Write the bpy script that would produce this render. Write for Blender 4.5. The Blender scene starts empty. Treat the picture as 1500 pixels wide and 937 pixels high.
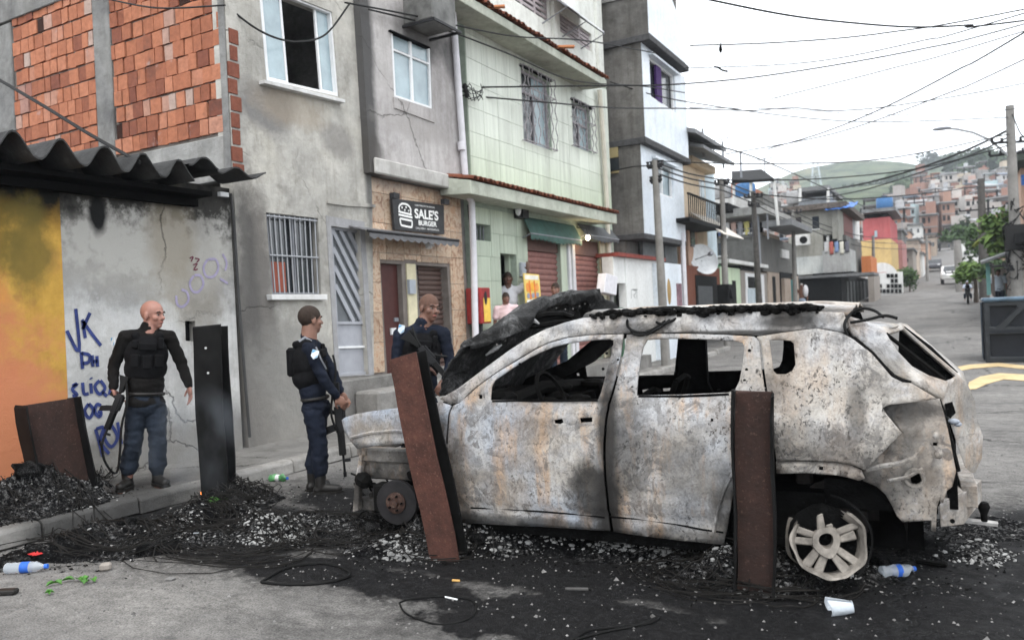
import bpy, bmesh, math, random
import numpy as np
from mathutils import Vector, Matrix, noise as mnoise
random.seed(7)
SC = bpy.context.scene
COL = SC.collection
R = math.radians
# ------------------------------------------------------------------ camera
FPX, CAMH = 1167.0, 1.55                      # focal length in photo pixels, eye height
def _n(a):
 return a / np.linalg.norm(a)
def _d(u, v):
 return np.array([(u - 750) / FPX, (v - 468.5) / FPX, 1.0])
_eY = _n(_d(1405, 432))
_up = _n(np.cross(_eY, _n(_d(750, 461.5))))
if _up[1] > 0:
 _up = -_up
_eX = np.cross(_eY, _up)
if _eX[0] < 0:
 _eX = -_eX
CM = np.array([_eX, _eY, _up])
CP = np.array([0, 0, CAMH])
cam = bpy.data.cameras.new('camera')
camo = bpy.data.objects.new('camera', cam)
COL.objects.link(camo)
SC.camera = camo
_r, _u, _f = CM @ [1, 0, 0], CM @ [0, -1, 0], CM @ [0, 0, 1]
camo.matrix_world = Matrix(((_r[0], _u[0], -_f[0], 0), (_r[1], _u[1], -_f[1], 0), (_r[2], _u[2], -_f[2], CAMH), (0, 0, 0, 1)))
cam.sensor_width = 36
cam.lens = FPX * 36 / 1500
cam.clip_start, cam.clip_end = 0.05, 4000
cam.dof.use_dof = True
cam.dof.focus_distance = 5.6
cam.dof.aperture_fstop = 2.2
# ------------------------------------------------------------------ sky and sun (bright overcast)
W = bpy.data.worlds.new('World')
SC.world = W
W.use_nodes = True
wt = W.node_tree
bg = wt.nodes['Background']
sky = wt.nodes.new('ShaderNodeTexSky')
sky.sky_type = 'NISHITA'
sky.sun_disc = False
SUN_EL, SUN_AZ = R(58), R(150)
sky.sun_elevation, sky.sun_rotation = SUN_EL, SUN_AZ
mixw = wt.nodes.new('ShaderNodeMixRGB')       # cloud deck over the clear sky
mixw.inputs[0].default_value = 0.88
mixw.inputs[2].default_value = (18.5, 19.0, 19.6, 1)
wt.links.new(sky.outputs[0], mixw.inputs[1])
wt.links.new(mixw.outputs[0], bg.inputs[0])
bg.inputs[1].default_value = 0.1
sl = bpy.data.lights.new('sun', 'SUN')
sl.energy, sl.angle, sl.color = 1.4, R(16), (1, 0.97, 0.92)
so = bpy.data.objects.new('sun', sl)
COL.objects.link(so)
_dir = Vector((math.sin(SUN_AZ) * math.cos(SUN_EL), math.cos(SUN_AZ) * math.cos(SUN_EL), math.sin(SUN_EL)))
so.rotation_euler = _dir.to_track_quat('Z', 'Y').to_euler()
SC.view_settings.view_transform = 'Standard'
SC.view_settings.look = 'None'
SC.view_settings.exposure = 0.48
SC.view_settings.gamma = 1
SC.cycles.max_bounces = 6
SC.cycles.diffuse_bounces = 3
SC.cycles.use_denoising = True
# ------------------------------------------------------------------ photo pixel -> point on a real plane of the place
def ray(u, v):
 return CM @ _d(u, v)
def PX(u, v, x):                              # plane X = x (the street fronts)
 r = ray(u, v)
 return Vector(CP + r * (x / r[0]))
def PY(u, v, y):                              # plane Y = y (walls across the street direction)
 r = ray(u, v)
 return Vector(CP + r * (y / r[1]))
def PZ(u, v, z=0.0):                          # the ground
 r = ray(u, v)
 return Vector(CP + r * ((z - CAMH) / r[2]))
# ------------------------------------------------------------------ meshes
class MB:
 def __init__(s):
  s.v, s.f, s.m = [], [], []
 def add(s, vs, fs, m=0):
  o = len(s.v)
  s.v += [tuple(p) for p in vs]
  s.f += [tuple(i + o for i in f) for f in fs]
  s.m += [m] * len(fs)
  return s
 def box(s, c, d, rot=None, m=0):
  c = Vector(c)
  vs = []
  for x in (-.5, .5):
   for y in (-.5, .5):
    for z in (-.5, .5):
     p = Vector((x * d[0], y * d[1], z * d[2]))
     if rot is not None:
      p = rot @ p
     vs.append(c + p)
  return s.add(vs, [(0, 1, 3, 2), (4, 6, 7, 5), (0, 4, 5, 1), (2, 3, 7, 6), (0, 2, 6, 4), (1, 5, 7, 3)], m)
 def bb(s, lo, hi, m=0):
  return s.box([(a + b) / 2 for a, b in zip(lo, hi)], [b - a for a, b in zip(lo, hi)], None, m)
 def prism(s, pts, vec, m=0):              # polygon swept by vec
  n = len(pts)
  vec = Vector(vec)
  vs = [Vector(p) for p in pts] + [Vector(p) + vec for p in pts]
  fs = [tuple(range(n)), tuple(range(2 * n - 1, n - 1, -1))]
  fs += [(i, i + n, (i + 1) % n + n, (i + 1) % n) for i in range(n)]
  return s.add(vs, fs, m)
 def holed(s, outer, holes, vec, m=0):     # polygon with holes swept by vec
  bm = bmesh.new()
  es = []
  for loop in [outer] + list(holes):
   vv = [bm.verts.new(p) for p in loop]
   for i in range(len(vv)):
    es.append(bm.edges.new((vv[i], vv[(i + 1) % len(vv)])))
  bmesh.ops.triangle_fill(bm, edges=es, use_beauty=True, use_dissolve=False)
  bmesh.ops.recalc_face_normals(bm, faces=bm.faces)
  if vec is not None:
   r = bmesh.ops.extrude_face_region(bm, geom=list(bm.faces), use_keep_orig=True)
   bmesh.ops.translate(bm, verts=[e for e in r['geom'] if isinstance(e, bmesh.types.BMVert)], vec=Vector(vec))
  bm.verts.index_update()
  s.add([v.co.copy() for v in bm.verts], [[v.index for v in f.verts] for f in bm.faces], m)
  bm.free()
  return s
 def tube(s, path, r, n=6, m=0, cap=True):
  path = [Vector(p) for p in path]
  k = len(path)
  rs = r if isinstance(r, (list, tuple)) else [r] * k
  t0 = (path[1] - path[0]).normalized()
  a = t0.orthogonal().normalized()
  vs, fs = [], []
  for i in range(k):
   t = (path[min(i + 1, k - 1)] - path[max(i - 1, 0)])
   t = t.normalized() if t.length > 1e-9 else t0
   a = (a - t * a.dot(t))
   a = a.normalized() if a.length > 1e-6 else t.orthogonal().normalized()
   b = t.cross(a)
   for j in range(n):
    an = 2 * math.pi * j / n
    vs.append(path[i] + (a * math.cos(an) + b * math.sin(an)) * rs[i])
  for i in range(k - 1):
   for j in range(n):
    q = (j + 1) % n
    fs.append((i * n + j, i * n + q, (i + 1) * n + q, (i + 1) * n + j))
  if cap:
   fs.append(tuple(range(n - 1, -1, -1)))
   fs.append(tuple(range((k - 1) * n, k * n)))
  return s.add(vs, fs, m)
 def lathe(s, prof, c, n=16, rot=None, m=0, cap=True):   # prof: (radius, height)
  vs, fs = [], []
  c = Vector(c)
  for (r_, h) in prof:
   for j in range(n):
    an = 2 * math.pi * j / n
    p = Vector((r_ * math.cos(an), r_ * math.sin(an), h))
    if rot is not None:
     p = rot @ p
    vs.append(c + p)
  k = len(prof)
  for i in range(k - 1):
   for j in range(n):
    q = (j + 1) % n
    fs.append((i * n + j, i * n + q, (i + 1) * n + q, (i + 1) * n + j))
  if cap:
   fs.append(tuple(range(n - 1, -1, -1)))
   fs.append(tuple(range((k - 1) * n, k * n)))
  return s.add(vs, fs, m)
 def ell(s, c, rad, n=12, k=8, rot=None, m=0):
  prof = [(math.sin(math.pi * i / k), -math.cos(math.pi * i / k)) for i in range(k + 1)]
  c = Vector(c)
  vs, fs = [], []
  for (r_, h) in prof:
   for j in range(n):
    an = 2 * math.pi * j / n
    p = Vector((r_ * math.cos(an) * rad[0], r_ * math.sin(an) * rad[1], h * rad[2]))
    if rot is not None:
     p = rot @ p
    vs.append(c + p)
  for i in range(k):
   for j in range(n):
    q = (j + 1) % n
    fs.append((i * n + j, i * n + q, (i + 1) * n + q, (i + 1) * n + j))
  return s.add(vs, fs, m)
 def grid(s, fn, nu, nv, m=0):
  vs = [fn(i / nu, j / nv) for j in range(nv + 1) for i in range(nu + 1)]
  fs = [(j * (nu + 1) + i, j * (nu + 1) + i + 1, (j + 1) * (nu + 1) + i + 1, (j + 1) * (nu + 1) + i) for j in range(nv) for i in range(nu)]
  return s.add(vs, fs, m)
 def mesh(s, name, mats, smooth=False, weld=False):
  me = bpy.data.meshes.new(name)
  me.from_pydata(s.v, [], s.f)
  for m_ in (mats if isinstance(mats, (list, tuple)) else [mats]):
   me.materials.append(m_)
  me.polygons.foreach_set('material_index', s.m)
  bm = bmesh.new()
  bm.from_mesh(me)
  if weld:
   bmesh.ops.remove_doubles(bm, verts=bm.verts, dist=1e-4)
  bmesh.ops.recalc_face_normals(bm, faces=bm.faces)
  bm.to_mesh(me)
  bm.free()
  if smooth:
   me.polygons.foreach_set('use_smooth', [True] * len(me.polygons))
   if smooth != 'all':
    me.set_sharp_from_angle(angle=R(38))
  return me
WM = {}                                       # world matrix of each object that has children
def tag(o, label=None, cat=None, group=None, kind=None):
 for k, v in (('label', label), ('category', cat), ('group', group), ('kind', kind)):
  if v:
   o[k] = v
 return o
def thing(name, label, cat, loc=(0, 0, 0), group=None, rot=None):
 o = bpy.data.objects.new(name, None)
 o.empty_display_size = .1
 COL.objects.link(o)
 m = Matrix.Translation(Vector(loc))
 if rot is not None:
  m = m @ rot
 o.matrix_world = m
 WM[o] = m
 return tag(o, label, cat, group)
def put(name, me, parent=None, loc=None, rot=None, local=False):
 o = bpy.data.objects.new(name, me)
 COL.objects.link(o)
 m = Matrix.Identity(4)
 if loc is not None:
  m = Matrix.Translation(Vector(loc))
 if rot is not None:
  m = m @ rot
 o.matrix_basis = m
 if parent is not None:
  o.parent = parent
  pw = WM.get(parent, Matrix.Identity(4))
  if local:
   WM[o] = pw @ m
  else:
   o.matrix_parent_inverse = pw.inverted()
   WM[o] = m
 else:
  WM[o] = m
 return o
def part(name, mb, mats, parent=None, smooth=False, local=False, bevel=0, solid=0, weld=False, sub=0):
 o = put(name, mb.mesh(name, mats, smooth, weld), parent, local=local)
 if solid:
  s_ = o.modifiers.new('solid', 'SOLIDIFY')
  s_.thickness = solid
  s_.offset = 0
 if sub:
  s_ = o.modifiers.new('sub', 'SUBSURF')
  s_.levels = s_.render_levels = sub
 if bevel:
  b = o.modifiers.new('bevel', 'BEVEL')
  b.width, b.segments, b.limit_method = bevel, 1, 'ANGLE'
  b.angle_limit = R(40)
 return o
def dup(root, loc=None, rotz=0, label=None, group=None):
 r = root.copy()
 COL.objects.link(r)
 if loc is not None:
  r.matrix_basis = Matrix.Translation(Vector(loc)) @ Matrix.Rotation(rotz, 4, 'Z')
 if label:
  r['label'] = label
 if group:
  r['group'] = group
 for ch in list(root.children):
  c = ch.copy()
  COL.objects.link(c)
  c.parent = r
  for g in list(ch.children):
   d = g.copy()
   COL.objects.link(d)
   d.parent = c
 return r
# ------------------------------------------------------------------ materials
class G:
 def __init__(s, name):
  s.mat = bpy.data.materials.new(name)
  s.mat.use_nodes = True
  s.t = s.mat.node_tree
  s.b = s.t.nodes['Principled BSDF']
  s._co = None
 def nd(s, t, **kw):
  n = s.t.nodes.new(t)
  for k, v in kw.items():
   setattr(n, k, v)
  return n
 def cn(s, a, sock):
  if isinstance(a, bpy.types.NodeSocket):
   s.t.links.new(a, sock)
  elif isinstance(a, (tuple, list)):
   sock.default_value = tuple(a) + ((1,) if len(a) == 3 and len(sock.default_value) == 4 else ())
  else:
   sock.default_value = a
 @property
 def co(s):
  if s._co is None:
   s._co = s.nd('ShaderNodeTexCoord').outputs['Object']
  return s._co
 def mp(s, scale=(1, 1, 1), loc=(0, 0, 0), rot=(0, 0, 0), vec=None):
  n = s.nd('ShaderNodeMapping')
  s.cn(vec or s.co, n.inputs[0])
  n.inputs[1].default_value, n.inputs[2].default_value, n.inputs[3].default_value = loc, rot, scale
  return n.outputs[0]
 def noise(s, scale, detail=5, rough=.6, vec=None, dist=0):
  n = s.nd('ShaderNodeTexNoise')
  s.cn(vec or s.co, n.inputs['Vector'])
  n.inputs['Scale'].default_value, n.inputs['Detail'].default_value = scale, detail
  n.inputs['Roughness'].default_value, n.inputs['Distortion'].default_value = rough, dist
  return n.outputs['Fac']
 def vor(s, scale, vec=None, feature='F1', out='Distance', rnd=1):
  n = s.nd('ShaderNodeTexVoronoi', feature=feature)
  s.cn(vec or s.co, n.inputs['Vector'])
  n.inputs['Scale'].default_value = scale
  n.inputs['Randomness'].default_value = rnd
  return n.outputs[out]
 def ramp(s, f, stops, interp='LINEAR'):
  n = s.nd('ShaderNodeValToRGB')
  s.cn(f, n.inputs[0])
  e = n.color_ramp.elements
  n.color_ramp.interpolation = interp
  while len(e) < len(stops):
   e.new(0.5)
  for el, (p, c) in zip(e, stops):
   el.position = p
   el.color = (c, c, c, 1) if isinstance(c, (int, float)) else tuple(c) + (1,)
  return n.outputs[0]
 def mix(s, f, a, b, mode='MIX'):
  n = s.nd('ShaderNodeMixRGB', blend_type=mode)
  for x, k in ((f, 0), (a, 1), (b, 2)):
   s.cn(x, n.inputs[k])
  return n.outputs[0]
 def m(s, op, a, b=0.0, clamp=False):
  n = s.nd('ShaderNodeMath', operation=op, use_clamp=clamp)
  s.cn(a, n.inputs[0])
  s.cn(b, n.inputs[1])
  return n.outputs[0]
 def sep(s, i, vec=None):
  n = s.nd('ShaderNodeSeparateXYZ')
  s.cn(vec or s.co, n.inputs[0])
  return n.outputs[i]
 def blob(s, c, r, edge=.5, warp=.5, wscale=2.5):   # 1 inside a noisy ellipsoid, 0 outside
  v = s.mp(scale=tuple(1 / max(q, 1e-3) for q in r), loc=tuple(-a / max(q, 1e-3) for a, q in zip(c, r)))
  ln = s.nd('ShaderNodeVectorMath', operation='LENGTH')
  s.cn(v, ln.inputs[0])
  d = s.m('ADD', ln.outputs['Value'], s.m('MULTIPLY', s.m('SUBTRACT', s.noise(wscale, 5, .65), .5), warp * 2))
  return s.m('SUBTRACT', 1.0, s.m('DIVIDE', s.m('SUBTRACT', d, 1 - edge / 2), edge), True)
 def warp(s, amt, scale):
  n = s.nd('ShaderNodeTexNoise')
  s.cn(s.co, n.inputs['Vector'])
  n.inputs['Scale'].default_value, n.inputs['Detail'].default_value = scale, 6
  n.inputs['Roughness'].default_value = .7
  return s.mix(amt, s.co, n.outputs['Color'], 'ADD')
 def rnd(s):
  return s.nd('ShaderNodeObjectInfo').outputs['Random']
 def done(s, col, rough=.85, bump=None, bd=.02, metal=0, spec=None, strength=1.0):
  s.cn(col, s.b.inputs['Base Color'])
  s.cn(rough, s.b.inputs['Roughness'])
  s.cn(metal, s.b.inputs['Metallic'])
  s.b.inputs['Specular IOR Level'].default_value = .22 if spec is None else spec
  if bump is not None:
   n = s.nd('ShaderNodeBump')
   n.inputs['Distance'].default_value = bd
   n.inputs['Strength'].default_value = strength
   s.cn(bump, n.inputs['Height'])
   s.t.links.new(n.outputs[0], s.b.inputs['Normal'])
  return s.mat
def plain(name, c, rough=.7, metal=0, var=.12, ns=9, bump=0.0, bs=60, spec=None, obj=False, dirt=0.0, dcol=(.05, .045, .04)):
 g = G(name)
 n1 = g.noise(ns, 5)
 col = g.mix(g.ramp(n1, [(.3, 0), (.7, 1)]), tuple(x * (1 - var) for x in c), tuple(min(1, x * (1 + var)) for x in c))
 if obj:
  col = g.mix(1.0, col, g.ramp(g.rnd(), [(0, .7), (1, 1.3)]), 'MULTIPLY')
 if dirt:
  v = g.mp(scale=(1, 1, .25))
  dn = g.m('MULTIPLY', g.ramp(g.noise(2.2, 7, .7, v), [(.45, 0), (.68, 1)]), dirt)
  col = g.mix(dn, col, dcol)
 return g.done(col, rough, g.noise(bs, 4) if bump else None, bump, metal, spec)
def plaster(name, cols, dirt=.5, dcol=(.07, .065, .06), ns=.9, bd=.02, stains=(), cracks=True, rough=.93, streak=.5, lowdirt=None):
 """rendered or painted wall: broad tone patches, fine grain, rain streaks, stains, hairline cracks"""
 g = G(name)
 n1 = g.noise(ns, 8, .62)
 k = len(cols)
 col = g.ramp(n1, [(.3 + .4 * i / max(1, k - 1), c) for i, c in enumerate(cols)])
 n2 = g.noise(11, 8, .7)
 col = g.mix(g.ramp(n2, [(.35, .55), (.65, 0)]), col, g.mix(1, col, (.72, .71, .69), 'MULTIPLY'))
 sv = g.mp(scale=(2.2, 2.2, .16))
 s1 = g.ramp(g.noise(1.7, 7, .7, sv), [(.5, 0), (.72, 1)])
 col = g.mix(g.m('MULTIPLY', s1, streak), col, g.mix(1, col, (.5, .48, .45), 'MULTIPLY'))
 d1 = g.ramp(g.noise(.75, 9, .7), [(.52, 0), (.7, 1)])
 col = g.mix(g.m('MULTIPLY', d1, dirt), col, dcol)
 pm = g.ramp(g.noise(1.9, 7, .62, g.mp(loc=(3.7, 1.1, 8.2))), [(.5, 0), (.535, 1)])
 col = g.mix(g.m('MULTIPLY', pm, .3 * min(1, dirt * 2.2)), col, g.mix(1, col, (.66, .65, .63), 'MULTIPLY'))
 pm2 = g.ramp(g.noise(3.3, 8, .7, g.mp(loc=(9.7, 4.1, 2.2), scale=(1, 1, .6))), [(.56, 0), (.62, 1)])
 col = g.mix(g.m('MULTIPLY', pm2, .35 * min(1, dirt * 2.2)), col, g.mix(1, col, (.5, .48, .46), 'MULTIPLY'))
 for (c, r, sc, st, w) in stains:
  col = g.mix(g.m('MULTIPLY', g.blob(c, r, .6, w, 2.5 if w <= 1 else 6), st), col, sc)
 h = g.m('ADD', g.m('MULTIPLY', g.noise(6, 8, .65), 1.0), g.m('MULTIPLY', g.noise(70, 3), .25))
 if cracks:
  cv = g.vor(.5, g.warp(.45, 1.3), 'DISTANCE_TO_EDGE')
  cr = g.m('MULTIPLY', g.ramp(cv, [(0, 1), (.006, 0)]), g.ramp(g.noise(.6, 3), [(.5, 0), (.6, 1)]))
  col = g.mix(g.m('MULTIPLY', cr, .7), col, (.06, .055, .05))
  h = g.m('SUBTRACT', h, cr)
 return g.done(col, rough, h, bd, strength=.8)
# ================================================================== the setting: road, pavement, far slope
GP = [(-30, 0), (18, 0), (30, .35), (45, 1.15), (70, 2.3), (95, 3.4), (120, 5.2), (160, 10), (200, 16.5), (280, 32), (350, 47), (420, 56), (520, 60), (700, 60)]
def gz(y):
 for (a, za), (b, zb) in zip(GP, GP[1:]):
  if y <= b:
   t = max(0, (y - a) / (b - a))
   return za + (zb - za) * t
 return GP[-1][1]
def asphalt():
 g = G('asphalt')
 n1 = g.noise(.55, 9, .65)
 col = g.ramp(n1, [(.3, (.13, .125, .12)), (.5, (.18, .173, .165)), (.7, (.235, .226, .213))])
 fine = g.noise(95, 3, .7)
 col = g.mix(.75, col, g.ramp(fine, [(.35, .45), (.5, 1), (.68, 1.5)]), 'MULTIPLY')
 mid = g.noise(9, 7, .7)
 col = g.mix(.6, col, g.ramp(mid, [(.35, .6), (.65, 1.25)]), 'MULTIPLY')
 # burnt patch: soot and wet ash on the road around the car
 soot = None
 for (c, r, w) in (((-2.4, 4.55, 0), (3.4, .95, 1), .35), ((-5.0, 4.25, 0), (1.7, .95, 1), .35), ((-.5, 4.45, 0), (1.9, 1.05, 1), .35), ((-1.9, 5.7, 0), (3.0, 1.6, 1), .3),
                      ((.7, 5.7, 0), (1.3, 1.4, 1), .4), ((-4.2, 5.4, 0), (1.5, .7, 1), .35), ((-1.4, 3.62, 0), (1.7, .5, 1), .9), ((-3.4, 3.75, 0), (1.6, .35, 1), .8), ((.8, 3.8, 0), (1.3, .6, 1), .8)):
  b = g.blob(c, r, .7, w, 1.7)
  soot = b if soot is None else g.m('MAXIMUM', soot, b)
 grain = g.m('MAXIMUM', g.ramp(g.noise(14, 9, .78), [(.42, .35), (.56, 1)]), g.ramp(soot, [(.6, 0), (.95, 1)]))
 sm = g.m('MULTIPLY', soot, grain)
 thin = g.blob((-.9, 3.25, 0), (2.6, .8, 1), .9, .6, 1.7)
 sm = g.m('MAXIMUM', sm, g.m('MULTIPLY', g.m('MULTIPLY', thin, .62), g.ramp(g.noise(3.5, 9, .78, g.mp(scale=(.6, 1.4, 1))), [(.4, .15), (.6, 1)])))
 col = g.mix(g.m('MULTIPLY', sm, .97), col, g.mix(g.ramp(g.noise(30, 5), [(.45, 0), (.7, 1)]), (.0035, .0035, .004), (.012, .012, .013)))
 wash = g.ramp(g.noise(1.1, 8, .7, g.mp(scale=(.6, 1.5, 1))), [(.55, 0), (.68, 1)])
 col = g.mix(g.m('MULTIPLY', g.m('MULTIPLY', wash, .5), g.m('SUBTRACT', 1, soot)), col, (.05, .05, .052))
 ash = g.ramp(g.noise(42, 6, .8), [(.63, 0), (.7, 1)])
 col = g.mix(g.m('MULTIPLY', g.m('MULTIPLY', ash, soot), .3), col, (.16, .16, .165))
 pale = g.ramp(g.noise(1.3, 8, .7, g.mp(loc=(3, 1, 0))), [(.55, 0), (.7, 1)])
 col = g.mix(g.m('MULTIPLY', g.m('MULTIPLY', pale, .45), g.m('SUBTRACT', 1, soot)), col, (.3, .295, .285))
 bl = g.m('MULTIPLY', g.ramp(g.noise(7, 9, .8, g.mp(scale=(.7, 1.3, 1))), [(.53, 0), (.62, 1)]), g.ramp(g.noise(.9, 5, .6, g.mp(loc=(6, 3, 0))), [(.4, 0), (.6, 1)]))
 col = g.mix(g.m('MULTIPLY', bl, .55), col, (.035, .035, .036))
 pk = g.ramp(g.noise(55, 4, .7), [(.66, 0), (.7, 1)])
 col = g.mix(g.m('MULTIPLY', pk, .4), col, (.34, .33, .32))
 cv = g.vor(.4, g.warp(.6, 1.5), 'DISTANCE_TO_EDGE')
 cr = g.m('MULTIPLY', g.ramp(cv, [(0, 1), (.012, 0)]), g.ramp(g.noise(.4, 3), [(.46, 0), (.56, 1)]))
 col = g.mix(g.m('MULTIPLY', cr, .8), col, (.02, .02, .02))
 h = g.m('ADD', g.m('MULTIPLY', fine, .5), g.m('MULTIPLY', mid, .9))
 h = g.m('SUBTRACT', h, cr)
 rough = g.mix(soot, (.9, .9, .9), g.ramp(g.noise(5, 4), [(.4, .75), (.6, .55)]))
 return g.done(col, rough, h, .018, spec=.07)
M_ASPH = asphalt()
mb = MB()
xs = sorted(set([-400, -150, -70, -40, -25, -15, -10, -7.4] + [-6.2 + i * .2 for i in range(61)] + [8, 14, 25, 60, 200, 400]))
ys = sorted(set([-60, -20, -8, -3] + [i * .2 for i in range(0, 51)] + [11, 13, 15, 18, 22, 26, 30, 35, 40, 45, 52, 60, 70, 80, 95, 120]))
rng = random.Random(3)
def road_h(x, y):
 b = gz(y)
 if -6.3 < x < 6 and 0 < y < 11:
  b += .012 * mnoise.noise((x * .8, y * .8, 0)) + .006 * mnoise.noise((x * 2.6, y * 2.6, 4))
 return b
vs = [(x, y, road_h(x, y)) for y in ys for x in xs]
n_ = len(xs)
mb.add(vs, [(j * n_ + i, j * n_ + i + 1, (j + 1) * n_ + i + 1, (j + 1) * n_ + i) for j in range(len(ys) - 1) for i in range(n_ - 1)])
road = part('road', mb, M_ASPH, smooth='all')
tag(road, kind='structure')
M_PAVE = plaster('pavement concrete', [(.13, .125, .12), (.19, .185, .175), (.25, .24, .23)], .55, (.05, .048, .045), 1.6, .03, stains=[((-6.8, 4.2, .1), (1.2, .9, 1), (.03, .03, .03), .75, .5)], streak=0)
M_KERB = plaster('kerb concrete', [(.2, .195, .185), (.3, .29, .275), (.38, .37, .35)], .5, (.07, .065, .06), 2.2, .03, streak=.1, cracks=False, stains=[((-6.2, 4.1, .1), (.5, .8, 1), (.03, .03, .03), .85, .4)])
mb = MB()
def pav(a, b):
 y = 1 + a * 23
 return (-7.6 + b * 1.3, y, .125 + gz(y) + .012 * mnoise.noise((y * 1.5, b * 2, 0)))
mb.grid(pav, 60, 4)
pv = part('pavement', mb, M_PAVE, smooth='all')
tag(pv, kind='structure')
y = 1.0
k = 0
while y < 24:
 ln = rng.uniform(.75, 1.05)
 q = MB()
 dz = rng.uniform(-.012, .012)
 x0 = -6.3 + rng.uniform(-.012, .012)
 prof = [(x0, 0), (x0, .128), (x0 + .02, .142), (x0 + .13, .138), (x0 + .155, .115), (x0 + .165, 0)]
 q.prism([(a, y, gz(y) - .05 + (b + dz + .05)) for a, b in prof], (0, ln - .015, 0))
 o = part('kerb_stone', q, M_KERB, pv, bevel=.008)
 y += ln
# ================================================================== shared materials
M_WHITEFRAME = plain('white aluminium', (.72, .73, .74), .35, var=.06, dirt=.25, dcol=(.3, .29, .28))
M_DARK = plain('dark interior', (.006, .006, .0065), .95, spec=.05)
M_CONC = plaster('raw concrete', [(.13, .13, .13), (.22, .22, .215), (.3, .3, .29)], .5, (.06, .06, .06), 2.2, .03, streak=.5, cracks=False)
M_CONCL = plaster('pale concrete', [(.24, .24, .235), (.33, .33, .32), (.42, .41, .4)], .35, (.1, .1, .1), 2, .03, cracks=False)
M_IRON = plain('grey iron', (.22, .23, .25), .5, var=.15)
M_BLACKIRON = plain('black iron', (.02, .02, .022), .5)
M_CABLE = plain('black cable', (.012, .012, .012), .6)
M_PIPE = plain('white plastic pipe', (.6, .59, .62), .45, var=.08, dirt=.3, dcol=(.2, .2, .2))
M_TERRA = plain('clay roof tile', (.16, .055, .032), .85, var=.4, ns=14, bump=.01, bs=20)
M_STEELGREY = plain('grey painted door', (.33, .34, .37), .5, var=.07, dirt=.25, dcol=(.16, .16, .17))
def glass(name, c, rough=.12):
 g = G(name)
 col = g.mix(g.ramp(g.noise(2.2, 4), [(.35, 0), (.7, 1)]), tuple(x * .7 for x in c), c)
 return g.done(col, rough, None, spec=.8)
M_GLASSBLUE = glass('pale frosted glass', (.36, .46, .5), .22)
M_GLASSDARK = glass('dark glass', (.03, .035, .04), .12)
def quadwall(mbx, q, x, t, m=0):
 """px polygon on the plane X=x, thickness t away from the street"""
 mbx.prism([PX(u, v, x) for u, v in q], (-t, 0, 0), m)
def lerp2(a, b, t):
 return (a[0] + (b[0] - a[0]) * t, a[1] + (b[1] - a[1]) * t)
def inset(q, l, t, r=None, b=None):
 """sub-quad of a px quad (tl, tr, br, bl) by fractions"""
 r = l if r is None else r
 b = t if b is None else b
 def at(x, y):
  return lerp2(lerp2(q[0], q[1], x), lerp2(q[3], q[2], x), y)
 return [at(l, t), at(1 - r, t), at(1 - r, 1 - b), at(l, 1 - b)]
def subq(q, x0, x1, y0, y1):
 def at(x, y):
  return lerp2(lerp2(q[0], q[1], x), lerp2(q[3], q[2], x), y)
 return [at(x0, y0), at(x1, y0), at(x1, y1), at(x0, y1)]
def frame(parent, name, q, x, depth, fw, fh, mat, nx=1, ny=1, splits=None, ysplits=None, parent_mat=None):
 """a frame with mullions on plane X=x round px quad q"""
 m_ = MB()
 xs_ = splits or [i / nx for i in range(1, nx)]
 ys_ = ysplits or [i / ny for i in range(1, ny)]
 ed = [0] + xs_ + [1]
 edy = [0] + ys_ + [1]
 holes = []
 for i in range(len(ed) - 1):
  for j in range(len(edy) - 1):
   x0 = ed[i] + (fw if i == 0 else fw / 2)
   x1 = ed[i + 1] - (fw if i == len(ed) - 2 else fw / 2)
   y0 = edy[j] + (fh if j == 0 else fh / 2)
   y1 = edy[j + 1] - (fh if j == len(edy) - 2 else fh / 2)
   holes.append([PX(u, v, x) for u, v in subq(q, x0, x1, y0, y1)])
 m_.holed([PX(u, v, x) for u, v in q], holes, (-depth, 0, 0))
 return part(name, m_, mat, parent, bevel=.004)
def ribbon(mbx, pts, x, w, m=0):
 """painted stroke lying on a wall"""
 P = [PX(u, v, x) for u, v in pts]
 # smooth the stroke
 Q = []
 for i in range(len(P) - 1):
  p0, p1, p2, p3 = P[max(i - 1, 0)], P[i], P[i + 1], P[min(i + 2, len(P) - 1)]
  for t in (0, .25, .5, .75):
   Q.append(.5 * ((2 * p1) + (p2 - p0) * t + (2 * p0 - 5 * p1 + 4 * p2 - p3) * t * t + (3 * p1 - p0 - 3 * p2 + p3) * t ** 3))
 Q.append(P[-1])
 vs, fs = [], []
 for i, p in enumerate(Q):
  d = (Q[min(i + 1, len(Q) - 1)] - Q[max(i - 1, 0)])
  d.x = 0
  if d.length < 1e-6:
   d = Vector((0, 1, 0))
  d.normalize()
  nn = Vector((0, -d.z, d.y)) * (w / 2)
  vs += [p + nn, p - nn]
 fs = [(2 * i, 2 * i + 1, 2 * i + 3, 2 * i + 2) for i in range(len(Q) - 1)]
 mbx.add(vs, fs, m)
XF = -7.4
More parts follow.
